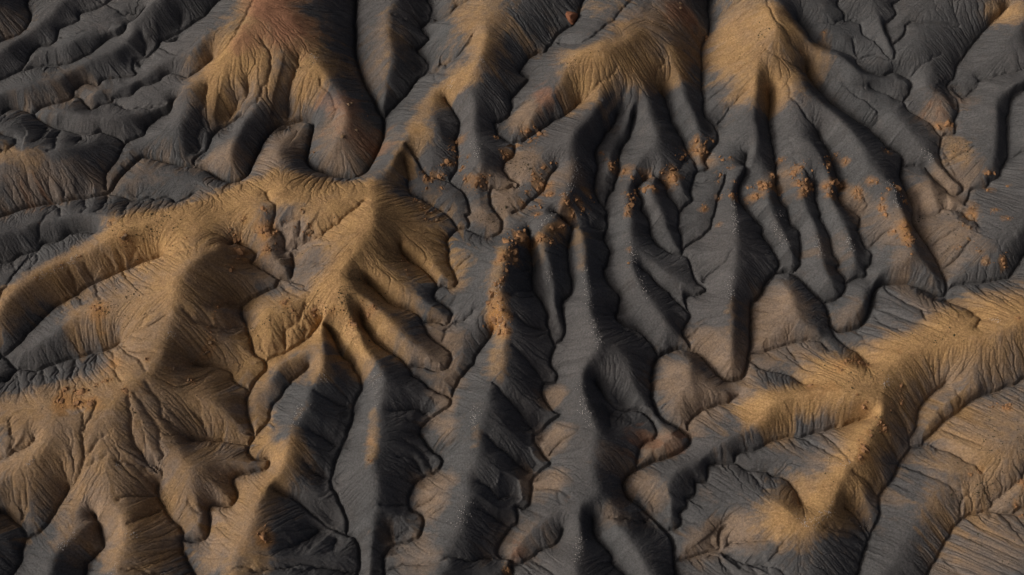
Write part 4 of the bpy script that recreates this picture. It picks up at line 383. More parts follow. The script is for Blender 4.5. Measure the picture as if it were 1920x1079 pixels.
 ('trail_hill',[(12.9,-47.6,4.9),(4.9,-50.5,3.5),(2.3,-52.9,3.0),(0.0,-55.4,2.2),(-1.9,-58.9,2.2),(-11.5,-66.1,2.2),(-22.6,-74.6,2.2)]),
 ('trail_hill',[(16.4,-44.6,3.9),(18.2,-47.6,3.9),(18.7,-50.7,4.1),(22.3,-55.8,4.0),(23.5,-59.8,3.6),(28.7,-70.7,3.6),(34.7,-83.3,3.6)]),
 ('trail_hill',[(17.0,-16.0,7.2),(20.7,-17.3,5.9),(21.9,-18.4,5.3),(22.8,-19.8,4.8),(24.0,-24.6,3.1),(25.5,-27.3,2.0),(27.3,-29.8,1.6),(28.4,-31.1,1.8),(29.5,-32.2,2.0),(31.5,-33.3,2.3)]),
 ('trail_hill',[(29.6,-31.7,1.8),(29.1,-34.2,1.7),(24.9,-37.2,1.1)]),
 ('trail_hill',[(18.1,18.8,3.1),(15.6,13.9,3.8)]),
 ('ribbed_hill',[(51.9,95.9,10.0),(52.3,81.9,10.0),(52.7,69.9,10.0),(52.7,61.0,10.0),(53.8,53.3,10.0),(53.7,49.1,9.8),(53.5,45.3,9.0),(52.6,39.1,7.1),(53.3,33.9,6.4),(52.6,31.8,6.4),(50.4,27.6,6.1),(48.0,23.2,4.3),(47.2,21.5,4.1),(46.6,19.8,4.2),(45.7,9.5,6.2),(45.1,5.4,6.6),(44.6,0.8,5.3),(43.9,-3.1,4.8),(43.6,-5.0,4.8),(43.7,-9.9,4.9),(43.6,-13.0,4.6),(43.4,-16.3,3.7),(43.0,-19.8,2.3)]),
 ('ribbed_hill',[(45.6,7.0,5.4),(47.5,2.7,4.1),(48.9,-2.1,2.2)]),
 ('ribbed_hill',[(54.3,53.8,9.5),(56.6,52.3,9.5),(58.3,48.0,9.1),(59.3,44.1,8.3),(60.1,38.7,6.8),(59.0,34.8,5.1),(59.3,31.1,4.2),(59.0,29.1,3.9),(57.2,25.9,3.2),(55.7,23.9,3.6),(54.3,21.5,4.4)]),
 ('ribbed_hill',[(58.5,29.6,3.2),(56.2,25.3,3.2),(55.2,22.9,3.6),(54.2,20.0,3.9),(53.9,17.3,4.0),(54.3,15.3,3.9),(56.8,9.3,3.5),(57.7,6.4,2.8),(57.9,3.8,2.1)]),
 ('ribbed_hill',[(61.0,33.9,6.3),(61.6,26.6,6.3),(61.9,21.6,5.6),(60.6,19.3,5.0),(62.2,15.0,4.2),(62.9,11.8,3.7),(63.4,4.8,4.0),(64.2,0.4,3.8),(65.6,-2.2,2.5)]),
 ('ribbed_hill',[(63.9,31.4,7.2),(65.6,27.9,7.0),(66.8,24.6,6.2),(67.2,21.4,5.3),(66.6,18.9,5.0),(70.0,7.3,4.2),(70.1,5.5,3.9),(70.3,1.9,2.6)]),
 ('ribbed_hill',[(53.7,63.5,10.1),(54.4,61.3,10.3),(55.6,56.3,11.7),(56.3,54.4,11.8),(57.6,52.8,11.1),(60.4,50.7,9.0),(62.4,49.9,8.2),(64.0,48.7,7.8),(64.7,44.4,7.7),(68.3,39.9,7.8),(72.5,33.1,7.7),(74.3,29.9,7.4),(75.2,25.6,7.0),(76.1,24.1,6.8),(80.0,19.5,6.1),(81.7,7.7,5.6),(81.3,4.9,5.3),(79.7,3.1,4.8),(77.0,2.1,3.7),(74.7,0.7,3.2),(72.9,-2.4,2.9),(70.0,-6.3,3.4),(68.5,-8.2,3.2),(67.2,-9.5,2.7),(65.9,-10.5,2.0)]),
 ('ribbed_hill',[(81.4,5.1,5.0),(85.2,1.0,3.8),(87.7,-2.3,2.4)]),
 ('ribbed_hill',[(56.7,62.2,13.9),(58.3,57.2,13.9),(59.2,55.4,13.5),(61.0,54.4,12.5),(63.1,54.0,11.1),(66.2,54.0,7.6),(67.7,53.3,6.4),(68.9,52.3,5.8),(74.5,46.3,5.5),(80.5,41.3,5.3),(83.8,37.9,5.4),(86.3,34.3,5.2),(90.0,29.3,4.3),(93.0,24.8,4.2),(95.1,22.6,4.1)]),
 ('ribbed_hill',[(41.5,86.4,13.9),(50.4,75.6,13.9),(58.0,66.3,13.9),(60.6,62.9,13.1),(62.0,60.0,12.3),(64.8,57.3,10.7),(67.8,54.4,9.9),(72.3,52.7,9.6),(75.2,50.1,9.2),(76.7,48.9,8.6),(78.4,48.2,7.9),(80.4,48.3,7.2),(85.7,49.5,6.5),(87.9,47.3,5.9)]),
 ('east_fins',[(73.2,92.9,11.0),(77.1,79.5,11.0),(80.5,67.9,11.0),(82.5,63.5,10.2),(84.4,54.7,8.4)]),
 ('east_fins',[(67.2,65.8,9.9),(69.6,62.2,9.4),(70.8,60.8,9.1),(74.7,58.8,8.4),(76.9,56.0,7.5)]),
 ('east_fins',[(45.3,76.1,10.7),(58.4,71.0,10.7),(69.6,66.6,10.7),(74.1,65.9,9.7),(75.3,64.4,9.1)]),
 ('east_fins',[(79.4,52.5,6.9),(84.9,52.7,7.2),(88.4,53.7,7.7),(90.0,54.4,8.1),(91.7,55.9,8.5),(95.7,59.9,8.3),(102.8,63.5,8.1),(104.6,64.2,8.2),(108.0,65.5,9.0),(112.3,66.8,10.5),(115.7,67.6,11.4),(127.1,71.3,11.4),(140.4,75.6,11.4)]),
 ('east_fins',[(91.2,49.9,6.9),(91.8,46.1,6.7),(95.4,43.6,6.2),(96.2,42.1,5.7),(96.4,40.5,5.1),(95.2,37.1,4.5)]),
 ('east_fins',[(133.1,80.5,10.2),(123.3,70.5,10.2),(115.0,61.9,10.2),(105.0,51.9,7.4),(102.3,48.9,6.3),(99.9,46.5,5.0)]),
 ('east_fins',[(124.5,68.4,9.6),(117.6,56.2,9.6),(111.7,45.8,9.6),(107.7,44.1,8.8),(106.2,42.9,8.3),(105.3,41.1,8.0),(103.6,31.6,6.9),(102.3,26.6,5.6),(101.2,24.9,5.1),(99.8,23.6,4.7),(97.0,22.9,3.7)]),
 ('east_fins',[(120.8,65.7,6.7),(116.0,52.5,6.7),(111.9,41.2,6.7),(108.0,30.7,5.0)]),
 ('east_fins',[(85.6,19.0,2.8),(89.5,18.9,3.5),(93.4,19.7,3.7)]),
 ('east_fins',[(85.3,24.9,3.3),(87.4,24.9,3.5),(88.9,24.2,3.8),(88.8,22.6,3.8),(87.9,18.4,3.6)]),
 ('east_fins',[(124.8,27.2,6.5),(114.2,18.0,6.5),(105.2,10.2,6.5),(101.9,7.3,5.7),(100.9,6.3,5.2),(99.9,4.1,4.6),(95.8,2.0,3.8),(90.5,0.9,2.8)]),
 ('east_fins',[(101.7,15.3,5.9),(97.1,12.0,5.5),(93.2,8.9,4.0),(92.0,8.1,3.4),(88.2,7.5,2.3)]),
 ('meander_core',[(54.2,-0.3,3.5),(55.7,-3.8,4.7),(56.0,-5.8,5.1),(56.2,-7.6,5.1),(56.8,-9.3,4.7),(57.8,-10.7,4.3),(61.3,-12.0,3.7)]),
 ('meander_core',[(56.3,-8.1,4.6),(53.0,-11.8,3.3),(49.5,-13.6,2.1)]),
 ('south_east_hill',[(123.8,-5.5,10.0),(110.3,-9.2,10.0),(98.8,-12.4,10.0),(93.7,-15.1,9.4),(86.9,-15.9,8.6),(78.8,-17.7,7.5),(76.0,-18.6,7.1),(69.9,-21.5,6.9),(68.1,-21.8,6.9),(66.8,-21.5,6.9),(64.2,-20.0,6.9)]),
 ('south_east_hill',[(88.6,-14.2,5.0),(86.1,-9.6,4.5),(84.5,-7.2,3.9),(79.4,-2.4,2.8)]),
 ('south_east_hill',[(71.6,-20.7,6.9),(69.4,-29.3,7.5),(66.2,-33.7,7.2),(65.0,-37.8,6.8),(61.0,-41.1,6.4),(59.7,-45.5,5.4),(58.6,-47.3,5.6),(57.1,-48.9,6.0),(53.9,-51.6,7.3)]),
 ('south_east_hill',[(54.2,-51.3,6.1),(50.8,-50.3,6.2),(48.0,-47.6,5.8)]),
 ('south_east_hill',[(68.2,-28.3,7.8),(63.8,-27.3,7.7),(58.8,-25.9,6.3),(55.5,-26.3,5.9),(49.9,-27.8,5.5),(48.6,-28.3,5.2),(48.4,-30.7,4.8),(47.4,-31.5,4.4),(44.3,-33.2,3.9),(40.2,-34.8,3.5),(36.8,-37.1,2.8),(34.0,-39.2,2.8),(29.7,-41.7,3.3),(29.1,-43.1,3.2),(28.9,-44.7,2.9),(29.7,-49.5,1.0)]),
 ('south_east_hill',[(29.8,-41.5,2.6),(25.9,-41.4,2.3),(23.3,-42.5,1.6)]),
 ('south_east_hill',[(29.8,-17.5,2.1),(31.2,-16.8,2.3),(32.6,-16.6,2.8),(34.8,-18.4,3.3),(34.6,-20.5,3.6),(34.2,-23.0,3.6),(34.3,-24.7,3.3),(35.6,-25.1,3.0),(38.9,-24.6,2.4),(41.7,-25.1,2.2)]),
 ('south_east_hill',[(34.9,-18.0,2.6),(32.2,-22.8,2.7),(31.0,-25.3,2.2),(31.1,-27.0,1.8),(31.5,-28.7,1.4)]),
 ('south_east_hill',[(45.9,-51.2,4.6),(41.9,-51.5,3.5),(39.6,-52.1,2.1),(38.2,-52.6,1.6),(31.4,-54.7,1.0)]),
 ('south_east_hill',[(50.8,-50.3,6.3),(48.7,-52.4,5.9),(47.8,-53.0,5.6),(44.8,-52.8,4.7)]),
 ('south_east_hill',[(79.9,-25.0,2.4),(74.9,-29.3,3.0)]),
 ('corner_hill',[(47.8,-78.8,2.9),(57.2,-68.5,2.9),(65.3,-59.7,2.9),(69.6,-56.0,3.3),(75.5,-47.6,3.7),(78.8,-44.0,3.9),(81.4,-42.2,4.2),(87.1,-39.5,4.8),(95.2,-34.3,6.9),(105.2,-27.7,6.9),(116.8,-19.9,6.9)]),
 ('corner_hill',[(63.8,-79.4,2.6),(72.9,-68.7,2.6),(80.7,-59.6,2.6),(82.6,-55.0,2.6),(83.4,-53.9,2.6),(84.9,-53.0,2.8),(86.7,-52.6,3.0),(92.6,-52.2,3.8),(104.2,-49.0,3.8),(117.6,-45.3,3.8)]),
 ('corner_hill',[(78.0,-33.1,2.7),(80.5,-30.0,3.1),(83.3,-27.5,3.6),(86.6,-25.5,4.3),(89.9,-24.4,5.4)]),
]
# soil patches: kind, radius, strength, path (x, y) in metres
PATCHES = [
 ('ochre',7.9,0.82,[(-55.1,65.6),(-58.0,58.2),(-62.5,52.4)]),
 ('tan',11.0,0.50,[(-55.1,65.6),(-58.0,58.2),(-62.5,52.4)]),
 ('ochre',6.2,0.82,[(-49.4,58.9),(-44.3,51.0)]),
 ('tan',8.7,0.50,[(-49.4,58.9),(-44.3,51.0)]),
 ('ochre',4.7,0.74,[(-61.2,51.1),(-65.4,49.1),(-65.9,46.3)]),
 ('tan',6.6,0.45,[(-61.2,51.1),(-65.4,49.1),(-65.9,46.3)]),
 ('ochre',4.3,0.74,[(-56.6,52.4),(-54.2,48.0)]),
 ('tan',6.1,0.45,[(-56.6,52.4),(-54.2,48.0)]),
 ('ochre',3.0,0.49,[(-42.4,49.1),(-44.8,46.6)]),
 ('tan',4.3,0.30,[(-42.4,49.1),(-44.8,46.6)]),
 ('ochre',7.2,0.61,[(-6.6,65.4),(-5.6,57.4)]),
 ('tan',10.0,0.38,[(-6.6,65.4),(-5.6,57.4)]),
 ('ochre',3.1,0.49,[(-6.4,52.9),(-6.4,48.2),(-8.1,46.0)]),
 ('tan',4.3,0.30,[(-6.4,52.9),(-6.4,48.2),(-8.1,46.0)]),
 ('ochre',3.8,0.74,[(-12.2,45.6),(-15.8,43.0)]),
 ('tan',5.3,0.45,[(-12.2,45.6),(-15.8,43.0)]),
 ('ochre',3.0,0.70,[(-19.4,33.1),(-22.1,27.3),(-24.6,22.2)]),
 ('tan',4.5,0.32,[(-19.4,33.1),(-22.1,27.3),(-24.6,22.2)]),
 ('ochre',2.6,0.50,[(-18.6,40.5),(-20.6,34.7)]),
 ('tan',3.9,0.23,[(-18.6,40.5),(-20.6,34.7)]),
 ('ochre',4.5,1.00,[(-47.5,19.3),(-38.7,18.9),(-29.6,17.3)]),
 ('tan',6.8,0.45,[(-47.5,19.3),(-38.7,18.9),(-29.6,17.3)]),
 ('ochre',6.6,1.00,[(-28.7,13.4),(-28.6,4.4),(-32.5,-3.2),(-35.5,-9.1)]),
 ('tan',9.8,0.45,[(-28.7,13.4),(-28.6,4.4),(-32.5,-3.2),(-35.5,-9.1)]),
 ('ochre',6.0,0.90,[(-22.8,12.1),(-21.6,4.8)]),
 ('tan',9.0,0.41,[(-22.8,12.1),(-21.6,4.8)]),
 ('ochre',4.9,0.75,[(-17.4,8.5),(-15.6,1.6)]),
 ('tan',7.4,0.34,[(-17.4,8.5),(-15.6,1.6)]),
 ('ochre',5.9,0.85,[(-25.4,-2.2),(-23.5,-6.2)]),
 ('tan',8.8,0.38,[(-25.4,-2.2),(-23.5,-6.2)]),
 ('ochre',6.6,0.85,[(-39.0,13.2),(-36.7,9.3)]),
 ('tan',9.9,0.38,[(-39.0,13.2),(-36.7,9.3)]),
 ('ochre',6.4,0.95,[(-42.1,-10.2),(-47.2,-11.6)]),
 ('tan',9.7,0.43,[(-42.1,-10.2),(-47.2,-11.6)]),
 ('ochre',5.4,0.90,[(-48.7,-16.2),(-43.6,-15.0)]),
 ('tan',8.1,0.41,[(-48.7,-16.2),(-43.6,-15.0)]),
 ('ochre',5.1,1.00,[(-36.8,-11.3),(-29.0,-15.5)]),
 ('tan',7.7,0.45,[(-36.8,-11.3),(-29.0,-15.5)]),
 ('ochre',3.1,0.70,[(-28.9,-17.5),(-29.6,-19.9)]),
 ('tan',4.7,0.32,[(-28.9,-17.5),(-29.6,-19.9)]),
 ('ochre',2.6,0.60,[(-36.9,-19.2),(-36.4,-22.4)]),
 ('tan',3.9,0.27,[(-36.9,-19.2),(-36.4,-22.4)]),
 ('ochre',3.2,0.60,[(-25.0,-13.0),(-21.9,-15.9)]),
 ('tan',4.7,0.27,[(-25.0,-13.0),(-21.9,-15.9)]),
 ('ochre',3.5,0.54,[(-103.7,-8.3),(-98.9,-4.6),(-94.5,-0.3),(-87.8,4.1),(-79.2,8.0)]),
 ('tan',3.9,0.90,[(-103.7,-8.3),(-98.9,-4.6),(-94.5,-0.3),(-87.8,4.1),(-79.2,8.0)]),
 ('ochre',5.5,1.00,[(-79.3,9.2),(-68.6,11.4),(-57.5,17.0),(-47.5,19.3)]),
 ('tan',8.3,0.45,[(-79.3,9.2),(-68.6,11.4),(-57.5,17.0),(-47.5,19.3)]),
 ('ochre',7.9,0.85,[(-67.8,5.3),(-58.9,10.6)]),
 ('tan',11.8,0.38,[(-67.8,5.3),(-58.9,10.6)]),
 ('ochre',5.3,0.43,[(-85.1,2.0),(-91.0,-1.7)]),
 ('tan',5.8,0.72,[(-85.1,2.0),(-91.0,-1.7)]),
 ('ochre',6.4,0.90,[(-77.6,6.1),(-72.7,5.9)]),
 ('tan',9.5,0.41,[(-77.6,6.1),(-72.7,5.9)]),
 ('ochre',5.6,0.49,[(-84.0,-10.5),(-76.4,-7.5),(-67.3,-6.3)]),
 ('tan',6.2,0.81,[(-84.0,-10.5),(-76.4,-7.5),(-67.3,-6.3)]),
 ('ochre',8.1,0.43,[(-63.3,-4.3),(-59.4,2.8)]),
 ('tan',8.9,0.72,[(-63.3,-4.3),(-59.4,2.8)]),
 ('ochre',7.6,0.41,[(-70.7,-14.6),(-66.6,-12.8)]),
 ('tan',8.3,0.68,[(-70.7,-14.6),(-66.6,-12.8)]),
 ('ochre',6.6,0.38,[(-56.2,-2.0),(-54.5,-6.0)]),
 ('tan',7.2,0.63,[(-56.2,-2.0),(-54.5,-6.0)]),
 ('ochre',3.9,0.49,[(-95.4,-30.1),(-89.3,-29.3),(-81.9,-27.1),(-73.7,-26.0)]),
 ('tan',4.2,0.81,[(-95.4,-30.1),(-89.3,-29.3),(-81.9,-27.1),(-73.7,-26.0)]),
 ('ochre',8.5,0.41,[(-70.0,-23.9),(-63.1,-28.1),(-65.5,-33.2)]),
 ('tan',9.3,0.68,[(-70.0,-23.9),(-63.1,-28.1),(-65.5,-33.2)]),
 ('ochre',8.4,0.41,[(-56.8,-26.3),(-54.6,-31.0)]),
 ('tan',9.3,0.68,[(-56.8,-26.3),(-54.6,-31.0)]),
 ('ochre',9.6,0.41,[(-82.4,-34.1),(-88.3,-36.7)]),
 ('tan',10.6,0.68,[(-82.4,-34.1),(-88.3,-36.7)]),
 ('ochre',6.3,0.38,[(-72.3,-40.4),(-71.1,-45.8),(-76.6,-51.2)]),
 ('tan',6.9,0.63,[(-72.3,-40.4),(-71.1,-45.8),(-76.6,-51.2)]),
 ('ochre',6.5,0.30,[(-84.4,-42.7),(-88.0,-46.4)]),
 ('tan',7.1,0.50,[(-84.4,-42.7),(-88.0,-46.4)]),
 ('ochre',6.3,0.30,[(-66.7,-47.1),(-63.2,-56.1)]),
 ('tan',6.9,0.50,[(-66.7,-47.1),(-63.2,-56.1)]),
 ('ochre',7.3,0.30,[(-59.2,-38.9),(-56.1,-43.5)]),
 ('tan',8.0,0.50,[(-59.2,-38.9),(-56.1,-43.5)]),
 ('ochre',6.5,0.38,[(-60.0,-15.5),(-54.2,-18.5)]),
 ('tan',7.1,0.63,[(-60.0,-15.5),(-54.2,-18.5)]),
 ('ochre',5.3,0.30,[(-62.0,-49.5),(-67.7,-58.7)]),
 ('tan',5.8,0.50,[(-62.0,-49.5),(-67.7,-58.7)]),
 ('ochre',5.5,0.49,[(-50.6,-53.8),(-47.9,-47.9),(-47.2,-43.5)]),
 ('tan',6.1,0.81,[(-50.6,-53.8),(-47.9,-47.9),(-47.2,-43.5)]),
 ('ochre',2.6,0.65,[(-44.9,-44.3),(-42.3,-40.8),(-40.6,-36.5)]),
 ('tan',4.0,0.29,[(-44.9,-44.3),(-42.3,-40.8),(-40.6,-36.5)]),
 ('ochre',3.1,0.80,[(-47.4,-34.8),(-44.4,-37.2)]),
 ('tan',4.7,0.36,[(-47.4,-34.8),(-44.4,-37.2)]),
 ('ochre',2.3,0.30,[(-49.3,-26.2),(-47.0,-30.2),(-48.4,-24.1)]),
 ('tan',3.5,0.14,[(-49.3,-26.2),(-47.0,-30.2),(-48.4,-24.1)]),
 ('ochre',4.0,0.70,[(-45.8,-59.0),(-48.2,-60.9)]),
 ('tan',5.9,0.32,[(-45.8,-59.0),(-48.2,-60.9)]),
 ('ochre',2.1,0.35,[(-38.6,-29.9),(-40.3,-33.0),(-40.6,-36.0)]),
 ('tan',3.1,0.16,[(-38.6,-29.9),(-40.3,-33.0),(-40.6,-36.0)]),
 ('ochre',4.5,0.70,[(14.4,48.4),(22.0,51.5),(26.8,54.7)]),
 ('tan',6.3,0.42,[(14.4,48.4),(22.0,51.5),(26.8,54.7)]),
 ('ochre',5.4,0.61,[(17.3,46.4),(23.2,48.0)]),
 ('tan',7.6,0.38,[(17.3,46.4),(23.2,48.0)]),
 ('ochre',3.8,0.74,[(26.8,48.9),(30.5,49.6)]),
 ('tan',5.4,0.45,[(26.8,48.9),(30.5,49.6)]),
 ('ochre',3.2,0.74,[(36.4,53.4),(36.4,50.1)]),
 ('tan',4.4,0.45,[(36.4,53.4),(36.4,50.1)]),
 ('ochre',7.3,0.33,[(31.9,57.8),(35.8,59.4)]),
 ('tan',10.3,0.20,[(31.9,57.8),(35.8,59.4)]),
 ('ochre',3.5,0.41,[(17.4,44.3),(12.7,42.9)]),
 ('tan',5.0,0.25,[(17.4,44.3),(12.7,42.9)]),
 ('ochre',3.7,0.33,[(19.8,66.1),(21.7,67.3)]),
 ('tan',5.2,0.20,[(19.8,66.1),(21.7,67.3)]),
 ('ochre',7.8,0.61,[(51.1,64.0),(52.1,56.2),(55.0,50.2)]),
 ('tan',11.0,0.38,[(51.1,64.0),(52.1,56.2),(55.0,50.2)]),
 ('ochre',4.9,0.66,[(53.7,46.5),(60.3,48.2)]),
 ('tan',6.8,0.40,[(53.7,46.5),(60.3,48.2)]),
 ('ochre',4.2,0.74,[(59.0,60.7),(59.8,56.8)]),
 ('tan',5.9,0.45,[(59.0,60.7),(59.8,56.8)]),
 ('ochre',3.5,0.49,[(62.6,57.7),(64.0,55.2),(66.8,54.1)]),
 ('tan',4.9,0.30,[(62.6,57.7),(64.0,55.2),(66.8,54.1)]),
 ('ochre',4.3,0.49,[(48.7,53.6),(48.4,61.9)]),
 ('tan',6.1,0.30,[(48.7,53.6),(48.4,61.9)]),
 ('ochre',2.0,0.54,[(-1.6,2.7),(-3.1,-2.2),(-3.7,-7.1),(-2.6,-12.9),(-2.6,-19.2),(-3.0,-22.6)]),
 ('ochre',1.9,0.42,[(14.2,8.9),(14.3,1.8)]),
 ('ochre',2.4,0.40,[(6.5,9.0),(5.4,4.9)]),
 ('tan',3.6,0.18,[(6.5,9.0),(5.4,4.9)]),
 ('ochre',1.7,0.36,[(43.9,-7.0),(43.5,-10.5)]),
 ('ochre',1.6,0.48,[(-26.2,-29.3),(-25.9,-37.1)]),
 ('ochre',1.3,0.42,[(-26.3,-39.4)]),
 ('ochre',1.3,0.30,[(-6.3,-34.3),(-6.9,-36.3)]),
 ('ochre',4.8,1.00,[(100.2,-10.2),(92.4,-11.6),(84.6,-14.5),(76.1,-17.4)]),
 ('tan',7.2,0.45,[(100.2,-10.2),(92.4,-11.6),(84.6,-14.5),(76.1,-17.4)]),
 ('ochre',5.5,1.00,[(74.9,-18.6),(70.3,-19.2),(64.0,-23.4)]),
 ('tan',8.2,0.45,[(74.9,-18.6),(70.3,-19.2),(64.0,-23.4)]),
 ('ochre',4.5,1.00,[(62.5,-21.9),(56.7,-26.4),(51.6,-28.3),(45.7,-29.4)]),
 ('tan',6.7,0.45,[(62.5,-21.9),(56.7,-26.4),(51.6,-28.3),(45.7,-29.4)]),
 ('ochre',5.1,1.00,[(69.4,-26.9),(67.6,-33.1),(63.7,-39.4)]),
 ('tan',7.7,0.45,[(69.4,-26.9),(67.6,-33.1),(63.7,-39.4)]),
 ('ochre',4.7,0.95,[(61.6,-42.1),(58.1,-47.0),(52.4,-51.8),(48.8,-50.7)]),
 ('tan',7.0,0.43,[(61.6,-42.1),(58.1,-47.0),(52.4,-51.8),(48.8,-50.7)]),
 ('ochre',8.3,0.41,[(81.3,-20.6),(94.5,-19.8)]),
 ('tan',9.1,0.68,[(81.3,-20.6),(94.5,-19.8)]),
 ('ochre',4.9,0.38,[(75.4,-27.7),(82.5,-25.0)]),
 ('tan',5.4,0.63,[(75.4,-27.7),(82.5,-25.0)]),
 ('ochre',6.5,0.41,[(81.6,-38.3),(85.6,-42.5),(80.4,-46.3)]),
 ('tan',7.1,0.68,[(81.6,-38.3),(85.6,-42.5),(80.4,-46.3)]),
 ('ochre',8.2,0.32,[(89.6,-40.8),(92.5,-47.8)]),
 ('tan',9.0,0.54,[(89.6,-40.8),(92.5,-47.8)]),
 ('ochre',6.6,0.32,[(89.4,-32.4),(94.0,-31.8)]),
 ('tan',7.3,0.54,[(89.4,-32.4),(94.0,-31.8)]),
 ('ochre',5.2,0.60,[(53.2,-45.9),(48.2,-48.1)]),
 ('tan',7.8,0.27,[(53.2,-45.9),(48.2,-48.1)]),
 ('ochre',4.4,0.74,[(112.4,66.0)]),
 ('tan',6.1,0.45,[(112.4,66.0)]),
 ('ochre',3.4,0.50,[(92.1,-17.4),(89.2,-15.5)]),
 ('tan',5.0,0.23,[(92.1,-17.4),(89.2,-15.5)]),
 ('ochre',4.1,0.60,[(93.2,-5.9),(98.8,-6.7)]),
 ('tan',6.2,0.27,[(93.2,-5.9),(98.8,-6.7)]),
 ('ochre',3.3,0.50,[(80.6,-14.7),(87.7,-10.1)]),
 ('tan',5.0,0.23,[(80.6,-14.7),(87.7,-10.1)]),
 ('ochre',2.8,0.50,[(-105.9,28.8),(-109.9,30.0),(-102.4,27.7)]),
 ('tan',4.1,0.23,[(-105.9,28.8),(-109.9,30.0),(-102.4,27.7)]),
 ('ochre',2.4,0.30,[(-27.5,52.4),(-27.5,67.9)]),
 ('ochre',2.1,0.24,[(-8.6,2.5),(-9.8,7.3)]),
 ('ochre',2.2,0.30,[(54.5,-19.0),(57.5,-18.2)]),
 ('tan',3.3,0.14,[(54.5,-19.0),(57.5,-18.2)]),
 ('ochre',2.5,0.50,[(95.9,32.9),(96.6,30.2)]),
 ('tan',3.8,0.23,[(95.9,32.9),(96.6,30.2)]),
 ('ochre',3.1,0.40,[(47.5,-30.2),(45.0,-27.4)]),
 ('tan',4.7,0.18,[(47.5,-30.2),(45.0,-27.4)]),
 ('tan',6.5,0.90,[(-36.8,30.3),(-32.5,33.4),(-35.8,35.7)]),
 ('tan',4.8,0.80,[(-49.2,35.7),(-52.9,29.1)]),
 ('tan',4.1,0.80,[(-61.0,30.2),(-65.0,30.4)]),
 ('tan',4.0,1.00,[(2.8,27.0),(1.1,23.6)]),
 ('tan',3.9,1.00,[(-1.1,17.0),(-1.7,19.0)]),
 ('tan',3.0,1.00,[(3.5,39.2),(1.7,36.3)]),
 ('tan',2.9,0.90,[(-6.1,13.3),(-3.9,11.4)]),
 ('tan',4.7,1.00,[(31.6,-20.8),(33.9,-25.2)]),
 ('tan',4.7,0.90,[(38.1,-24.5),(42.5,-24.9),(35.1,-27.6)]),
 ('tan',5.4,0.90,[(39.1,-15.4),(42.9,-18.2)]),
 ('tan',4.9,0.80,[(51.2,-9.0),(49.8,-13.3)]),
 ('tan',3.1,0.80,[(-12.6,-32.0),(-14.8,-30.1)]),
 ('tan',4.0,0.90,[(-14.3,-44.3),(-15.8,-45.9)]),
 ('tan',4.9,0.60,[(-16.2,-57.2),(-18.5,-53.6)]),
 ('tan',2.5,1.00,[(8.2,-25.6)]),
 ('tan',3.1,0.90,[(8.6,-32.7),(6.1,-33.7)]),
 ('tan',3.0,0.80,[(4.0,-42.1),(7.9,-42.3)]),
 ('tan',3.5,0.90,[(24.4,-42.3),(25.8,-44.6)]),
 ('tan',3.1,0.90,[(29.4,-34.4),(25.8,-36.3)]),
 ('tan',7.8,0.80,[(87.3,13.6),(90.8,10.5),(88.4,7.3)]),
 ('tan',4.9,0.90,[(87.2,20.1),(90.5,20.9)]),
 ('tan',5.1,0.70,[(94.9,42.5),(93.6,39.7)]),
 ('tan',3.6,0.80,[(36.1,-53.4),(33.1,-54.5)]),
 ('tan',3.4,0.90,[(42.2,-52.1),(41.0,-50.8)]),
 ('tan',3.9,0.80,[(-52.3,5.7),(-47.3,1.4),(-48.7,5.9)]),
 ('tan',4.4,0.70,[(-43.5,6.5),(-45.0,8.0)]),
 ('tan',5.0,0.50,[(-27.9,62.2),(-28.8,55.4),(-31.4,52.8)]),
 ('tan',4.2,0.90,[(83.9,11.9)]),
 ('tan',3.1,0.80,[(-13.0,-18.7),(-15.3,-11.9)]),
 ('tan',3.8,0.80,[(-17.6,-17.1),(-14.5,-18.9)]),
 ('tan',3.4,0.50,[(0.0,26.1),(-6.7,21.7)]),
 ('tan',2.3,0.80,[(-12.3,-27.0),(-14.5,-24.8)]),
 ('tan',3.0,0.60,[(79.3,2.4),(80.3,4.3)]),
 ('tan',3.4,0.60,[(69.5,-6.9),(67.3,-8.9)]),
 ('tan',3.4,0.60,[(85.2,-11.4),(79.6,-3.4)]),
 ('tan',7.8,0.40,[(90.1,-30.0),(90.6,-42.5)]),
 ('tan',6.3,0.60,[(84.3,-56.7),(80.0,-58.1)]),
 ('tan',5.0,0.50,[(-102.8,21.1),(-96.2,23.5),(-90.9,25.2)]),
 ('tan',6.2,0.45,[(-102.4,24.7),(-105.8,21.6)]),
 ('tan',5.3,0.50,[(-97.7,49.6),(-104.3,46.6),(-107.6,45.0)]),
 ('tan',5.6,0.50,[(-116.6,69.2)]),
 ('tan',5.0,0.45,[(-85.1,27.9),(-76.7,29.5)]),
 ('tan',4.1,0.50,[(22.2,-39.2),(18.9,-39.1)]),
 ('tan',2.5,0.60,[(19.5,-48.3)]),
 ('tan',4.0,0.50,[(-1.9,-54.5),(2.9,-53.9)]),
 ('tan',7.4,0.60,[(-66.7,-19.4),(-65.5,-12.9),(-64.2,-4.5)]),
 ('tan',6.4,0.50,[(-72.6,-26.1),(-74.9,-30.3)]),
 ('tan',4.9,0.60,[(54.1,-9.5),(57.4,-13.0)]),
 ('tan',3.9,0.70,[(56.5,-5.2)]),
 ('tan',3.2,0.60,[(-10.5,-14.3),(-12.7,-9.5)]),
 ('tan',3.2,0.50,[(29.6,60.1),(34.7,64.3)]),
 ('tan',4.9,0.60,[(32.1,62.3),(38.7,66.0)]),
 ('tan',4.7,0.50,[(77.5,10.3),(76.1,15.6)]),
 ('tan',5.0,0.60,[(95.9,25.1),(91.4,18.6)]),
 ('tan',3.0,0.80,[(92.4,25.0)]),
 ('tan',5.5,0.50,[(53.0,-13.3),(51.9,-3.9)]),
 ('tan',3.3,0.70,[(-6.7,14.6)]),
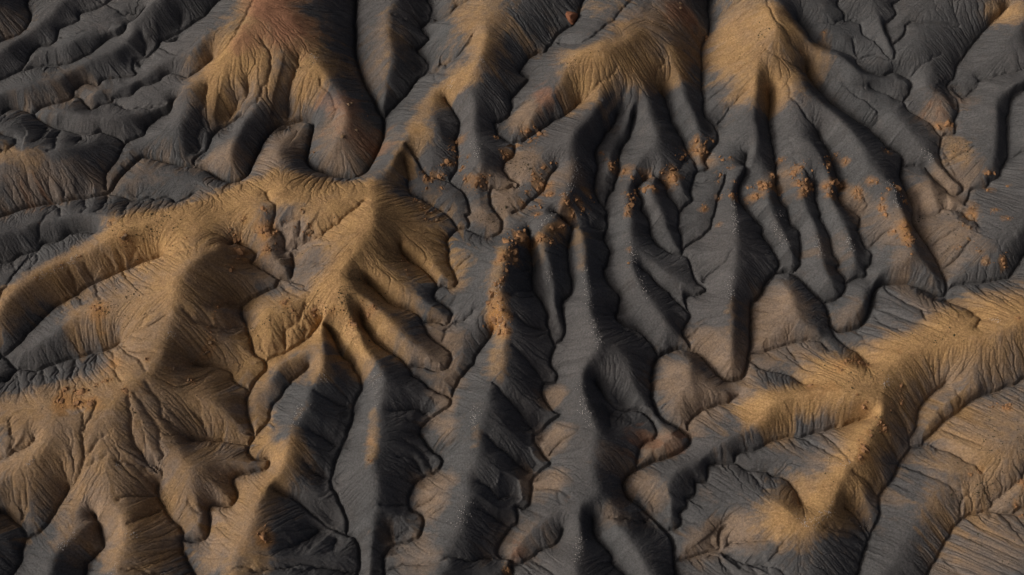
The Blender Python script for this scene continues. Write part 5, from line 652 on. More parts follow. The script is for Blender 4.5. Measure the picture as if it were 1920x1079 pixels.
 ('tan',3.4,0.60,[(13.5,23.0),(5.6,23.4)]),
 ('tan',3.5,0.50,[(58.3,25.2),(54.3,21.8)]),
 ('tan',2.4,0.70,[(71.3,20.0),(72.3,17.8)]),
 ('tan',4.6,0.50,[(65.1,7.0)]),
 ('tan',2.6,0.80,[(42.8,30.0),(40.5,31.0)]),
 ('tan',2.1,0.50,[(-10.4,-21.5)]),
 ('tan',3.2,0.50,[(-80.9,-52.4)]),
 ('tan',5.2,0.50,[(-52.8,-39.1)]),
 ('tan',0.6,0.90,[(35.1,66.5),(32.0,60.1),(29.6,55.1),(26.8,50.2),(24.4,46.0),(22.4,42.4),(20.3,39.2)]),
 ('tan',0.4,0.70,[(33.5,65.2),(30.2,58.0),(27.5,52.5),(25.3,48.4)]),
 ('tan',14.4,0.95,[(-66.9,1.8),(-64.6,-12.8),(-67.9,-25.8),(-61.3,-32.4)]),
 ('tan',9.6,0.90,[(-82.1,-36.9),(-73.9,-45.9)]),
 ('tan',8.3,0.80,[(-57.1,-40.8),(-52.0,-52.4)]),
 ('tan',9.9,0.80,[(-36.7,9.3),(-27.6,1.7),(-37.8,-8.5)]),
 ('tan',7.4,0.70,[(33.1,58.2),(52.3,58.9)]),
 ('tan',8.6,0.70,[(69.7,-24.8),(62.7,-41.1)]),
 ('rust',7.0,1.00,[(-54.0,65.7),(-51.2,60.1)]),
 ('rust',3.0,0.50,[(-41.1,43.5),(-35.1,41.6)]),
 ('rust',4.7,0.40,[(-34.7,34.8),(-31.4,33.8)]),
 ('rust',3.3,0.70,[(36.7,65.0),(40.0,65.4)]),
 ('rust',3.8,0.35,[(94.8,41.4)]),
 ('rust',2.6,0.40,[(23.4,-34.2),(31.5,-34.3)]),
 ('rust',2.7,0.60,[(-60.2,55.6),(-57.5,58.3)]),
 ('rust',5.0,0.30,[(-102.8,21.1)]),
 ('rust',2.0,0.50,[(1.0,-55.7)]),
 ('rust',2.6,0.60,[(6.9,41.8)]),
 ('orange',2.7,0.62,[(-81.3,-8.7)]),
 ('orange',1.9,0.56,[(-83.2,-29.4)]),
 ('orange',2.6,0.50,[(-83.8,-29.1)]),
 ('orange',1.6,0.56,[(-80.2,-29.4)]),
 ('orange',1.6,0.56,[(-77.9,-29.5)]),
 ('orange',1.5,0.56,[(-79.0,7.7)]),
 ('orange',1.3,0.43,[(-82.5,11.3)]),
 ('orange',2.5,0.56,[(-50.0,9.2)]),
 ('orange',2.9,0.50,[(-49.4,8.7)]),
 ('orange',1.7,0.50,[(-49.7,4.7)]),
 ('orange',2.0,0.62,[(-44.1,-53.6)]),
 ('orange',1.3,0.50,[(-43.5,-55.1)]),
 ('orange',1.9,0.56,[(-2.1,0.7)]),
 ('orange',1.8,0.50,[(-1.6,-7.4)]),
 ('orange',2.1,0.62,[(-2.1,-10.4)]),
 ('orange',1.8,0.56,[(-3.1,-10.7)]),
 ('orange',1.4,0.56,[(-1.6,-14.1)]),
 ('orange',1.9,0.62,[(1.9,7.6)]),
 ('orange',1.2,0.50,[(5.7,7.0)]),
 ('orange',1.6,0.62,[(65.4,-38.3)]),
 ('orange',1.0,0.62,[(64.2,-39.3)]),
 ('orange',1.2,0.56,[(69.4,-32.8)]),
 ('orange',1.3,0.62,[(81.3,11.0)]),
 ('orange',1.3,0.62,[(81.3,7.8)]),
 ('orange',1.5,0.43,[(80.9,11.6)]),
 ('orange',1.1,0.50,[(101.4,12.8)]),
 ('orange',1.9,0.56,[(67.4,-20.1)]),
 ('orange',2.8,0.31,[(63.7,-20.7)]),
 ('orange',1.3,0.43,[(96.1,15.0)]),
 ('orange',1.9,0.43,[(60.8,-25.0)]),
 ('orange',2.1,0.37,[(56.8,-25.8)]),
 ('orange',2.0,0.50,[(-56.3,8.0)]),
 ('orange',1.7,0.43,[(-55.3,5.1)]),
 ('orange',1.2,0.50,[(-44.7,-7.6)]),
 ('orange',1.1,0.43,[(-39.0,-9.2)]),
 ('orange',1.2,0.43,[(-30.7,-11.8)]),
 ('orange',1.1,0.31,[(10.2,-45.7)]),
 ('orange',1.1,0.37,[(-26.3,-35.9)]),
 ('orange',1.1,0.50,[(15.7,20.2)]),
 ('orange',1.1,0.37,[(-9.0,23.0)]),
 ('orange',1.8,0.31,[(0.0,30.3)]),
 ('orange',1.8,0.31,[(66.2,22.5)]),
 ('orange',1.8,0.31,[(62.0,21.5)]),
 ('orange',1.3,0.43,[(80.8,20.8)]),
 ('orange',1.3,0.43,[(39.5,31.1)]),
 ('orange',2.1,0.37,[(41.7,31.8)]),
 ('orange',1.3,0.31,[(-10.8,29.5)]),
 ('orange',1.5,0.37,[(24.5,25.5)]),
 ('orange',1.5,0.50,[(34.2,25.0)]),
 ('orange',1.8,0.31,[(-10.3,32.3)]),
 ('orange',1.5,0.31,[(3.4,22.1)]),
 ('orange',1.1,0.31,[(5.6,18.2)]),
 ('orange',1.1,0.37,[(-58.7,-16.6)]),
 ('orange',0.9,0.37,[(-59.7,-17.6)]),
 ('orange',1.9,0.31,[(-68.7,-26.9)]),
 ('orange',2.1,0.37,[(-75.8,-22.1)]),
 ('orange',1.7,0.37,[(-76.9,-20.5)]),
 ('orange',1.2,0.31,[(-64.4,-25.1)]),
 ('orange',1.9,0.22,[(96.6,31.2)]),
 ('orange',1.2,0.43,[(77.9,16.0)]),
 ('orange',1.3,0.31,[(91.0,12.6)]),
 ('orange',1.2,0.37,[(96.9,3.6)]),
 ('orange',1.6,0.31,[(96.9,18.4)]),
]
# rocks: cluster, [(x, y, radius)]
ROCKS = [
 ('big',[(13.3,64.1,1.74)]),
 ('pinnacle',[(38.1,67.4,0.67),(38.2,66.1,0.59)]),
 ('wash_edge',[(44.7,63.5,0.60),(44.8,62.4,0.38)]),
 ('lobe_tip',[(3.5,34.7,0.66),(2.9,34.6,0.39),(6.1,33.7,0.62),(4.0,31.9,0.58),(5.0,32.8,0.35)]),
 ('spine_top',[(6.6,25.2,0.57),(4.5,23.6,0.53),(4.7,22.7,0.41),(6.2,21.6,0.49),(7.5,21.1,0.41),(5.6,20.6,0.56),(3.0,19.7,0.45),(9.4,26.4,0.34),(4.1,21.9,0.34)]),
 ('short_rib',[(21.4,27.7,0.70),(21.1,28.3,0.50),(22.1,28.6,0.43),(22.8,30.2,0.35),(21.3,26.9,0.35),(19.3,31.2,0.31)]),
 ('scallop_rib',[(24.2,26.2,0.62),(25.5,23.7,0.57),(27.8,24.9,0.42),(29.8,24.9,0.46),(32.1,25.4,0.42),(29.5,21.3,0.57),(28.2,21.1,0.61),(27.3,22.0,0.46),(26.0,21.1,0.34),(30.1,21.0,0.34),(28.8,21.7,0.34),(24.9,16.7,0.68),(24.3,16.4,0.41),(23.9,14.6,0.52),(24.3,15.1,0.37),(25.4,18.6,0.53),(24.8,18.2,0.38),(24.5,19.4,0.45),(26.0,20.4,0.38),(23.7,14.4,0.34),(26.4,20.0,0.30),(23.8,3.3,0.36),(24.0,6.0,0.26)]),
 ('dark_spur',[(34.4,24.3,0.85),(34.7,24.8,0.54),(34.5,26.7,0.50),(34.1,26.4,0.39),(37.0,30.4,0.59),(36.3,29.4,0.43),(37.7,31.2,0.35)]),
 ('spur_tip',[(40.2,34.1,0.51),(40.2,32.1,0.63),(39.7,32.2,0.43),(41.7,32.2,0.55),(42.4,32.0,0.44),(42.3,34.1,0.44),(43.9,34.7,0.44),(40.9,31.2,0.39),(43.3,34.9,0.32)]),
 ('apron',[(44.6,25.4,0.51),(44.1,23.6,0.31),(47.1,29.5,0.35),(45.5,29.1,0.39),(46.2,26.9,0.27),(47.3,23.2,0.31),(47.4,26.9,0.23),(40.6,17.2,0.42),(41.0,17.7,0.31),(46.6,20.1,0.50),(46.8,19.5,0.35),(40.4,16.8,0.27)]),
 ('rib_a',[(52.7,23.1,0.47),(53.2,22.1,0.58),(53.8,21.4,0.47),(52.7,22.0,0.39),(53.3,21.2,0.43),(50.3,22.5,0.35),(55.8,25.4,0.47),(54.7,22.2,0.51),(58.0,30.1,0.40),(58.3,29.3,0.36),(55.5,24.9,0.31),(56.3,22.8,0.31),(51.6,20.1,0.70),(51.9,19.6,0.39),(51.1,20.2,0.35),(43.3,12.9,0.23),(43.9,20.1,0.31)]),
 ('dark_shoulder',[(-11.9,32.7,0.58),(-12.8,30.8,0.58),(-12.9,30.0,0.38),(-13.8,26.8,0.69),(-14.6,26.2,0.46),(-13.2,26.5,0.42),(-12.1,27.3,0.42),(-15.5,23.7,0.64),(-16.9,23.2,0.46),(-18.3,23.3,0.57),(-17.9,22.9,0.42),(-19.0,24.7,0.30),(-17.9,20.6,0.41),(-14.8,20.6,0.41),(-15.1,23.5,0.34),(-11.8,29.0,0.31)]),
 ('grey_spur',[(-10.4,25.5,0.42),(-10.9,24.8,0.42),(-9.9,22.6,0.38),(-7.3,22.2,0.49),(-7.4,21.1,0.64),(-6.1,22.8,0.45),(-5.4,22.1,0.53),(-6.5,20.9,0.38),(-9.4,27.4,0.27),(-4.6,23.0,0.26)]),
 ('lobe_side',[(-3.1,32.7,0.50),(-3.8,32.7,0.35),(-1.7,28.1,0.53),(-1.1,28.9,0.42),(-2.3,29.2,0.31),(-0.8,28.4,0.34)]),
 ('floodplain',[(-36.5,33.8,0.47),(-35.8,41.8,0.52),(-35.3,42.6,0.40),(-33.8,35.9,0.35),(-34.7,41.7,0.28),(-43.2,32.0,0.24),(-33.5,46.4,0.20),(-33.6,55.1,0.21),(-31.8,40.5,0.20)]),
 ('east_rib_b',[(61.7,26.0,0.67),(59.9,25.2,0.75),(60.6,25.3,0.47),(62.3,23.1,0.51),(63.5,22.7,0.47),(60.9,21.7,0.47),(62.0,21.3,0.51),(62.9,21.2,0.51),(60.6,22.4,0.39),(63.9,21.7,0.43),(61.4,20.8,0.39),(62.3,22.2,0.35),(60.4,26.8,0.28),(61.4,19.7,0.39),(61.9,20.0,0.31),(61.1,19.4,0.27),(57.2,21.1,0.27)]),
 ('east_rib_c',[(67.7,29.3,0.32),(67.3,26.5,0.67),(68.1,27.1,0.40),(69.1,23.0,0.79),(68.3,22.9,0.43),(70.4,23.2,0.48),(66.4,21.5,0.55),(66.9,21.8,0.35),(68.6,30.1,0.24),(66.7,19.5,0.47),(66.5,19.8,0.31),(73.5,20.1,0.36),(73.6,19.3,0.28),(72.6,19.5,0.28)]),
 ('long_spur_side',[(69.7,30.6,0.32),(70.1,30.0,0.28),(71.6,28.0,0.36),(71.3,27.7,0.32),(81.2,30.7,0.49),(75.8,22.1,0.40),(76.7,21.5,0.36),(75.3,21.8,0.32),(78.9,19.6,0.43),(81.0,20.7,0.64),(81.4,20.4,0.44),(72.7,20.8,0.36),(73.2,21.0,0.32),(77.2,16.2,0.51),(77.6,15.8,0.35),(77.8,14.5,0.51),(77.6,18.0,0.43),(77.4,16.3,0.31),(79.0,10.3,0.47),(78.6,10.3,0.31)]),
 ('far_east',[(101.5,25.0,0.58),(102.8,25.2,0.46),(100.9,24.8,0.37),(104.6,21.3,0.41),(100.8,21.0,0.49),(95.5,38.1,0.85),(96.2,37.9,0.55),(93.5,37.6,0.59),(93.3,38.2,0.38),(97.3,37.3,0.30),(64.1,54.7,0.29),(70.2,60.3,0.34)]),
 ('ochre_ridge',[(-79.0,7.5,0.65),(-78.7,7.9,0.38),(-82.5,11.1,0.51),(-83.0,11.5,0.35),(-87.6,3.9,0.27),(-88.1,3.7,0.23),(-91.5,1.9,0.23),(-91.0,2.2,0.19),(-95.5,-1.2,0.19),(-79.3,6.7,0.27),(-65.7,6.6,0.22),(-76.5,6.6,0.23),(-77.7,7.0,0.19)]),
 ('brown_rock_pile',[(-56.6,7.9,0.68),(-55.9,8.0,0.41),(-55.4,4.4,0.67),(-56.0,4.8,0.41),(-56.8,8.8,0.38),(-55.4,2.7,0.44),(-56.1,-0.5,0.40),(-55.8,0.1,0.29),(-54.6,11.5,0.34),(-55.3,11.2,0.30),(-50.8,13.2,0.56),(-50.5,12.9,0.37),(-50.1,9.1,0.67),(-50.9,8.8,0.48),(-49.5,8.2,0.67),(-48.5,8.2,0.44),(-49.8,5.0,0.52),(-50.5,5.0,0.44),(-49.0,4.8,0.33),(-48.1,6.3,0.30),(-49.2,9.9,0.34)]),
 ('west_east_face',[(-57.7,-8.5,0.29),(-58.0,-9.7,0.29),(-58.3,-11.2,0.25),(-58.6,-13.8,0.32),(-58.6,-15.5,0.47),(-58.3,-15.8,0.32),(-59.3,-17.1,0.40),(-59.8,-17.5,0.36),(-62.0,-20.4,0.39),(-64.3,-22.1,0.39),(-61.6,-23.6,0.53),(-61.1,-23.8,0.35),(-61.3,-18.7,0.29),(-57.8,-8.2,0.22),(-59.2,-12.8,0.25)]),
 ('ochre_saddle',[(-81.8,-8.7,0.52),(-81.1,-8.5,0.37),(-80.6,-9.1,0.34),(-82.3,-8.0,0.30),(-69.1,-21.0,0.32),(-68.6,-20.9,0.25),(-76.0,-25.2,0.32),(-76.6,-25.5,0.36),(-75.0,-24.8,0.25)]),
 ('gully_knobs',[(-41.1,8.2,0.66),(-41.6,8.0,0.48),(-40.5,7.9,0.44),(-42.4,11.9,0.41),(-42.8,12.3,0.29),(-44.0,8.9,0.29),(-45.8,10.7,0.30)]),
 ('golden_foot',[(-44.7,-7.2,0.50),(-45.2,-7.4,0.36),(-39.1,-8.5,0.50),(-39.0,-9.3,0.43),(-39.4,-9.1,0.32),(-43.2,-8.9,0.32),(-42.4,-9.8,0.25),(-40.7,-7.8,0.25),(-36.5,-9.2,0.32),(-35.5,-9.4,0.28),(-34.8,-9.2,0.28),(-33.0,-9.7,0.28)]),
 ('golden_fork',[(-28.2,-9.8,0.49),(-28.7,-10.0,0.35),(-27.1,-8.7,0.42),(-26.8,-9.2,0.32),(-29.3,-9.1,0.32),(-30.7,-12.2,0.60),(-31.2,-11.6,0.42),(-30.3,-12.6,0.35),(-31.5,-11.9,0.28),(-29.3,-7.5,0.21),(-27.9,-9.1,0.25)]),
 ('rocky_spine',[(-1.1,5.2,0.61),(-1.6,6.2,0.36),(-0.7,1.5,0.67),(-1.8,0.7,0.63),(-0.2,2.8,0.46),(-2.3,0.3,0.39),(-1.1,-1.9,0.46),(-2.1,-4.0,0.49),(-1.7,-3.5,0.31),(-3.1,-5.0,0.42),(-2.6,-4.8,0.28),(-3.8,-6.4,0.56),(-4.3,-6.0,0.35),(-2.4,-7.6,0.49),(-4.5,-7.6,0.49),(-4.0,-8.2,0.31),(-3.8,-8.9,0.35),(-2.1,-9.3,0.42),(-3.5,-10.5,0.66),(-4.0,-10.6,0.42),(-2.1,-11.4,0.63),(-1.4,-12.6,0.52),(-2.4,-13.6,0.52),(-1.0,-14.2,0.45),(-1.7,-14.2,0.35),(-0.5,-10.7,0.31),(-0.7,-13.4,0.31),(-3.3,-11.1,0.39),(-2.8,-12.1,0.35),(0.4,2.9,0.71),(0.3,1.3,0.57),(0.7,3.8,0.39),(0.2,0.1,0.42)]),
 ('finger_head',[(-17.4,12.1,0.40),(-17.8,12.3,0.29),(-15.6,12.4,0.41),(-18.3,15.3,0.45),(-18.8,15.3,0.30),(-19.3,17.0,0.37),(-20.4,17.6,0.34),(-19.9,17.3,0.26),(-16.8,14.4,0.33),(-17.7,14.1,0.33),(-15.9,15.6,0.26),(-21.7,3.6,0.33),(-22.1,4.4,0.29),(-21.2,2.5,0.29),(-21.2,0.2,0.25),(-20.8,-0.9,0.21),(-22.3,2.5,0.25)]),
 ('orange_head',[(1.8,6.9,1.08),(2.5,9.4,0.62),(0.8,6.3,0.57),(2.7,7.5,0.43),(1.5,9.0,0.47),(2.0,6.4,0.47)]),
 ('spine_crest',[(11.4,15.5,0.74),(11.0,15.9,0.41),(13.3,16.9,0.67),(13.9,17.0,0.37),(12.5,13.8,0.41),(12.7,14.2,0.30),(14.8,15.6,0.48),(14.4,15.9,0.34),(16.5,19.2,0.42),(7.6,18.2,0.52),(8.0,18.5,0.34),(10.8,17.3,0.33),(9.5,10.1,0.62),(10.5,10.7,0.51),(8.2,9.4,0.55),(7.8,9.6,0.36),(10.0,10.2,0.33),(5.8,6.9,0.61),(5.2,7.0,0.43),(6.3,7.3,0.36),(7.8,6.3,0.51),(8.3,7.0,0.33),(5.1,13.2,0.37),(5.5,13.3,0.26),(4.8,15.6,0.33),(5.7,15.6,0.30),(2.2,17.1,0.34)]),
 ('long_spur_crest',[(81.0,11.2,0.55),(81.3,10.9,0.35),(80.9,9.0,0.50),(80.5,8.8,0.35),(81.5,7.9,0.54),(81.9,7.7,0.35),(80.8,6.6,0.46),(81.1,6.2,0.31),(82.9,18.5,0.52),(82.1,17.7,0.36),(83.4,18.2,0.36),(81.2,4.5,0.31),(81.6,9.0,0.35),(82.4,8.1,0.31)]),
 ('east_flat',[(96.1,14.6,0.61),(95.9,14.7,0.40),(96.4,14.2,0.36),(93.7,12.2,0.40),(94.6,11.4,0.36),(93.9,8.8,0.40),(97.0,16.8,0.49),(96.7,16.6,0.32),(100.4,15.4,0.45),(100.8,15.2,0.32),(92.3,7.2,0.32),(91.6,6.9,0.28),(96.9,3.5,0.51),(96.5,3.5,0.36),(95.7,5.8,0.36),(102.4,12.6,0.28)]),
 ('dark_notch',[(100.2,4.2,0.52),(100.4,3.4,0.48),(100.1,3.9,0.36),(100.5,2.7,0.32)]),
 ('south_east_north_head',[(68.0,-19.2,0.58),(67.5,-19.0,0.40),(68.5,-19.5,0.40),(67.2,-18.4,0.36),(64.7,-19.2,0.43),(64.1,-19.9,0.32),(65.5,-18.5,0.29),(68.7,-19.9,0.29),(67.2,-17.5,0.33),(66.0,-18.7,0.25),(63.2,-21.4,0.29),(62.8,-20.3,0.29)]),
 ('south_east_crest_n',[(97.7,-12.2,0.38),(97.4,-12.3,0.26),(74.8,-17.5,0.18),(74.8,-18.2,0.18)]),
 ('brown_crest',[(-83.7,-26.6,0.58),(-84.0,-26.8,0.36),(-80.4,-27.2,0.68),(-81.0,-27.1,0.43),(-79.9,-27.5,0.39),(-83.8,-29.2,0.54),(-84.4,-29.1,0.40),(-83.4,-28.9,0.36),(-80.5,-29.6,0.50),(-81.0,-29.6,0.36),(-80.1,-29.4,0.39),(-78.0,-29.8,0.53),(-78.6,-29.6,0.35),(-77.6,-29.5,0.32),(-71.7,-27.4,0.39),(-72.1,-27.2,0.28),(-77.7,-25.9,0.29)]),
 ('orange_knob',[(-44.1,-53.9,0.73),(-43.6,-54.2,0.43),(-44.4,-53.4,0.43),(-43.7,-54.7,0.33)]),
 ('wash_snout',[(-0.8,-58.3,0.50),(-1.1,-58.6,0.33)]),
 ('fin_crest',[(-26.0,-39.7,0.30),(-26.4,-39.5,0.23),(-25.7,-39.5,0.20)]),
 ('south_east_crest',[(65.1,-37.4,0.59),(65.0,-36.9,0.35),(64.6,-37.8,0.42),(64.0,-39.1,0.42),(63.8,-38.8,0.28),(63.9,-39.5,0.28),(69.8,-33.0,0.53),(70.2,-33.1,0.32),(69.0,-32.1,0.39),(69.4,-32.7,0.35),(69.6,-33.4,0.28),(66.6,-34.9,0.38),(66.6,-34.0,0.32),(66.5,-28.8,0.43),(66.3,-28.6,0.28),(66.8,-29.1,0.28),(74.3,-24.5,0.36),(74.1,-25.3,0.36),(74.1,-27.7,0.40),(74.4,-27.2,0.25),(71.8,-28.0,0.29),(57.4,-24.0,0.46),(57.7,-23.8,0.32),(56.8,-24.2,0.28),(68.2,-31.2,0.25),(64.3,-35.8,0.28),(64.9,-27.2,0.28),(71.5,-29.5,0.21)]),
 ('corner_hill_rocks',[(93.8,-28.6,0.59),(93.4,-28.6,0.37),(94.4,-28.0,0.37),(94.1,-29.0,0.33),(94.3,-42.8,0.48),(94.3,-42.4,0.33),(94.3,-43.4,0.33),(92.9,-47.0,0.40),(92.6,-46.7,0.29),(93.3,-48.9,0.44),(92.8,-49.2,0.29),(84.8,-41.6,0.32),(84.5,-41.4,0.25),(86.2,-41.1,0.25),(91.6,-28.1,0.30),(92.7,-27.4,0.26),(86.9,-41.1,0.25)]),
]
PALE = [
 (0.67,[(-38.8,-28.9),(-40.1,-30.4),(-41.3,-33.0)]),
 (0.56,[(-25.3,-22.2),(-26.6,-23.2),(-25.2,-29.6)]),
 (0.56,[(-6.7,-28.8),(-7.5,-33.1)]),
 (0.78,[(-7.2,-47.2),(-9.1,-50.2),(-10.5,-51.5)]),
 (0.56,[(12.7,-24.2),(14.5,-32.7)]),
 (0.56,[(14.6,1.7),(15.6,-11.1),(16.9,-17.2)]),
 (0.56,[(12.5,-53.4),(11.3,-58.7)]),
 (0.45,[(24.6,7.0),(25.6,2.8),(27.3,-4.9)]),
 (0.45,[(44.1,-0.6),(43.5,-5.2)]),
 (0.45,[(46.8,17.9),(45.7,9.0)]),
 (0.56,[(-7.9,30.4),(-7.5,26.5)]),
 (0.45,[(13.5,23.0),(12.2,18.8),(8.9,14.5),(5.4,9.0)]),
 (0.56,[(-2.6,-4.5),(-3.1,-7.3),(-2.1,-10.4),(-2.6,-12.9)]),
 (0.56,[(13.6,26.8),(14.1,23.3)]),
 (0.45,[(64.9,-49.5)]),
 (0.67,[(58.0,-48.0),(56.0,-50.2),(53.3,-51.8),(51.6,-50.7)]),
 (0.45,[(80.1,17.9),(80.3,15.4)]),
 (0.45,[(56.7,16.1),(55.9,14.4)]),
 (0.45,[(63.1,10.3),(63.5,5.1)]),
 (0.45,[(54.6,13.2),(56.8,8.1)]),
 (0.45,[(-72.3,-40.4),(-71.6,-41.1)]),
 (0.45,[(-78.8,-52.5),(-80.9,-55.6)]),
 (0.56,[(-70.4,-59.6),(-69.6,-58.3)]),
 (0.45,[(-68.0,-52.3),(-67.7,-53.3)]),
 (0.34,[(-95.8,-1.5),(-91.2,1.7),(-87.8,4.1)]),
 (0.45,[(-65.3,-14.9),(-65.0,-16.9)]),
 (0.45,[(69.6,9.6),(70.3,6.6)]),
 (0.45,[(90.7,28.9),(88.6,31.3)]),
 (0.45,[(78.4,21.6),(81.8,18.7)]),
 (0.34,[(-50.0,40.3),(-49.5,42.6)]),
 (0.45,[(93.1,-11.9),(93.9,-12.2)]),
 (0.45,[(-35.6,-22.3),(-36.1,-23.9)]),
 (0.45,[(8.0,-0.3),(6.9,-2.2)]),
 (0.45,[(-6.4,49.3),(-6.7,48.4)]),
 (0.45,[(-12.8,45.5),(-14.2,45.1)]),
 (0.45,[(71.5,-24.0),(70.2,-25.3)]),
 (0.56,[(60.7,-40.2),(61.7,-39.8)]),
 (0.34,[(-87.5,-40.3),(-88.5,-41.2)]),
 (0.45,[(-44.5,53.9),(-43.1,53.4)]),
]
SCRUB = [
 (6.7,0.80,[(-35.5,-7.3),(-33.4,-5.6)]),
 (5.6,0.70,[(-33.3,-10.3),(-29.3,-7.2)]),
 (6.7,0.80,[(-77.2,9.2),(-71.9,10.4)]),
 (5.0,0.80,[(-76.5,-7.0),(-78.6,-9.8)]),
 (5.0,0.60,[(64.7,-24.8),(68.3,-28.8)]),
 (6.7,0.50,[(91.0,-32.7),(92.7,-38.0)]),
 (5.6,0.70,[(87.6,-43.4),(82.7,-43.9)]),
 (5.6,0.50,[(82.2,-17.1),(83.3,-16.1)]),
 (4.5,0.60,[(55.3,56.0),(51.9,53.5)]),
 (4.5,0.60,[(16.1,48.8),(13.8,49.0)]),
 (4.5,0.60,[(2.3,23.4),(0.0,29.2)]),
 (3.4,0.80,[(-1.1,18.3)]),
 (4.5,0.50,[(84.2,10.5),(89.1,16.5)]),
 (6.7,0.40,[(88.1,-52.7),(83.7,-51.0)]),
 (4.5,0.60,[(-45.7,55.1),(-43.8,52.4)]),
 (4.5,0.60,[(59.9,-40.1),(60.6,-42.2)]),
 (4.5,0.70,[(90.4,7.9),(91.5,8.9)]),
 (2.9,0.70,[(-6.1,13.8),(-4.4,13.3)]),
 (4.5,0.50,[(-49.8,5.9),(-46.3,2.5)]),
 (4.5,0.50,[(-38.6,5.8),(-39.9,7.5)]),
 (4.5,0.40,[(-63.2,-27.1),(-65.8,-29.4)]),
 (4.0,0.60,[(-51.8,-11.7),(-42.1,-10.2)]),
 (3.4,0.70,[(97.9,32.4),(95.5,30.2)]),
]

# ------------------------------------------------------------------ relief
RNG = np.random.default_rng(11)
CELL = 0.18
X0, X1, Y0, Y1 = -150.0, 150.0, -80.0, 102.0
NX = int((X1 - X0) / CELL)
NY = int((Y1 - Y0) / CELL)


def value_noise(x, y, wave, seed):
    """Smooth random field in [-1, 1] at points x, y with the given wavelength."""
    r = np.random.default_rng(seed)
    tab = r.random((256, 256)).astype(np.float32) * 2 - 1
    u = x / wave + 1000.0
    v = y / wave + 1000.0
    iu = np.floor(u).astype(np.int64)
    iv = np.floor(v).astype(np.int64)
    fu = (u - iu).astype(np.float32)
    fv = (v - iv).astype(np.float32)
    fu = fu * fu * (3 - 2 * fu)
    fv = fv * fv * (3 - 2 * fv)
    a = tab[iv & 255, iu & 255]
    b = tab[iv & 255, (iu + 1) & 255]
    c = tab[(iv + 1) & 255, iu & 255]
    d = tab[(iv + 1) & 255, (iu + 1) & 255]
    return (a * (1 - fu) + b * fu) * (1 - fv) + (c * (1 - fu) + d * fu) * fv


def fbm(x, y, wave, seed, octaves=4, gain=0.5):
    s = 0.0
    a = 1.0
    for k in range(octaves):
        s = s + a * value_noise(x, y, wave, seed + k)
        wave *= 0.5
        a *= gain
    return s


def blur(a, sigma):
    """Gaussian blur, sigma in cells, by separable convolution."""
    r = int(max(1, round(sigma * 2.5)))
    k = np.exp(-0.5 * (np.arange(-r, r + 1) / sigma) ** 2).astype(np.float32)
    k /= k.sum()
    p = np.pad(a, ((r, r), (0, 0)), mode='edge')
    b = sum(k[i] * p[i:i + a.shape[0]] for i in range(2 * r + 1))
    p = np.pad(b, ((0, 0), (r, r)), mode='edge')
    return sum(k[i] * p[:, i:i + a.shape[1]] for i in range(2 * r + 1))


def spline(pts, step):
    """Smooth curve through the points, sampled about every step metres."""
    p = np.asarray(pts, float)
    if len(p) < 3:
        n = max(2, int(np.linalg.norm(p[-1, :2] - p[0, :2]) / step) + 1)
        t = np.linspace(0, 1, n)[:, None]
        return p[0] * (1 - t) + p[-1] * t
    q = np.vstack([2 * p[0] - p[1], p, 2 * p[-1] - p[-2]])
    out = []
    for i in range(1, len(q) - 2):
        a, b, c, d = q[i - 1], q[i], q[i + 1], q[i + 2]
        L = np.linalg.norm((c - b)[:2])
        m1 = (c - a) * 0.5
        m2 = (d - b) * 0.5
        l1 = np.linalg.norm(m1[:2])
        l2 = np.linalg.norm(m2[:2])
        if l1 > L:
            m1 = m1 * (L / l1)
        if l2 > L:
            m2 = m2 * (L / l2)
        n = max(1, int(L / step))
        t = (np.arange(n) / n)[:, None]
        out.append((2 * t**3 - 3 * t * t + 1) * b + (t**3 - 2 * t * t + t) * m1 + (-2 * t**3 + 3 * t * t) * c + (t**3 - t * t) * m2)
    out.append(p[-1:])
    return np.vstack(out)


def cells_of(P):
    ix = np.floor((P[:, 0] - X0) / CELL).astype(int)
    iy = np.floor((P[:, 1] - Y0) / CELL).astype(int)
    ok = (ix >= 0) & (ix < NX) & (iy >= 0) & (iy < NY)
    return ix[ok], iy[ok], ok


def wiggle(P, amp):
    x, y = P[:, 0].copy(), P[:, 1].copy()
    P[:, 0] += amp * (value_noise(x, y, 2.6, 3) * 0.9 + value_noise(x, y, 1.0, 4) * 0.45)
    P[:, 1] += amp * (value_noise(x, y, 2.6, 5) * 0.9 + value_noise(x, y, 1.0, 6) * 0.45)
    return P


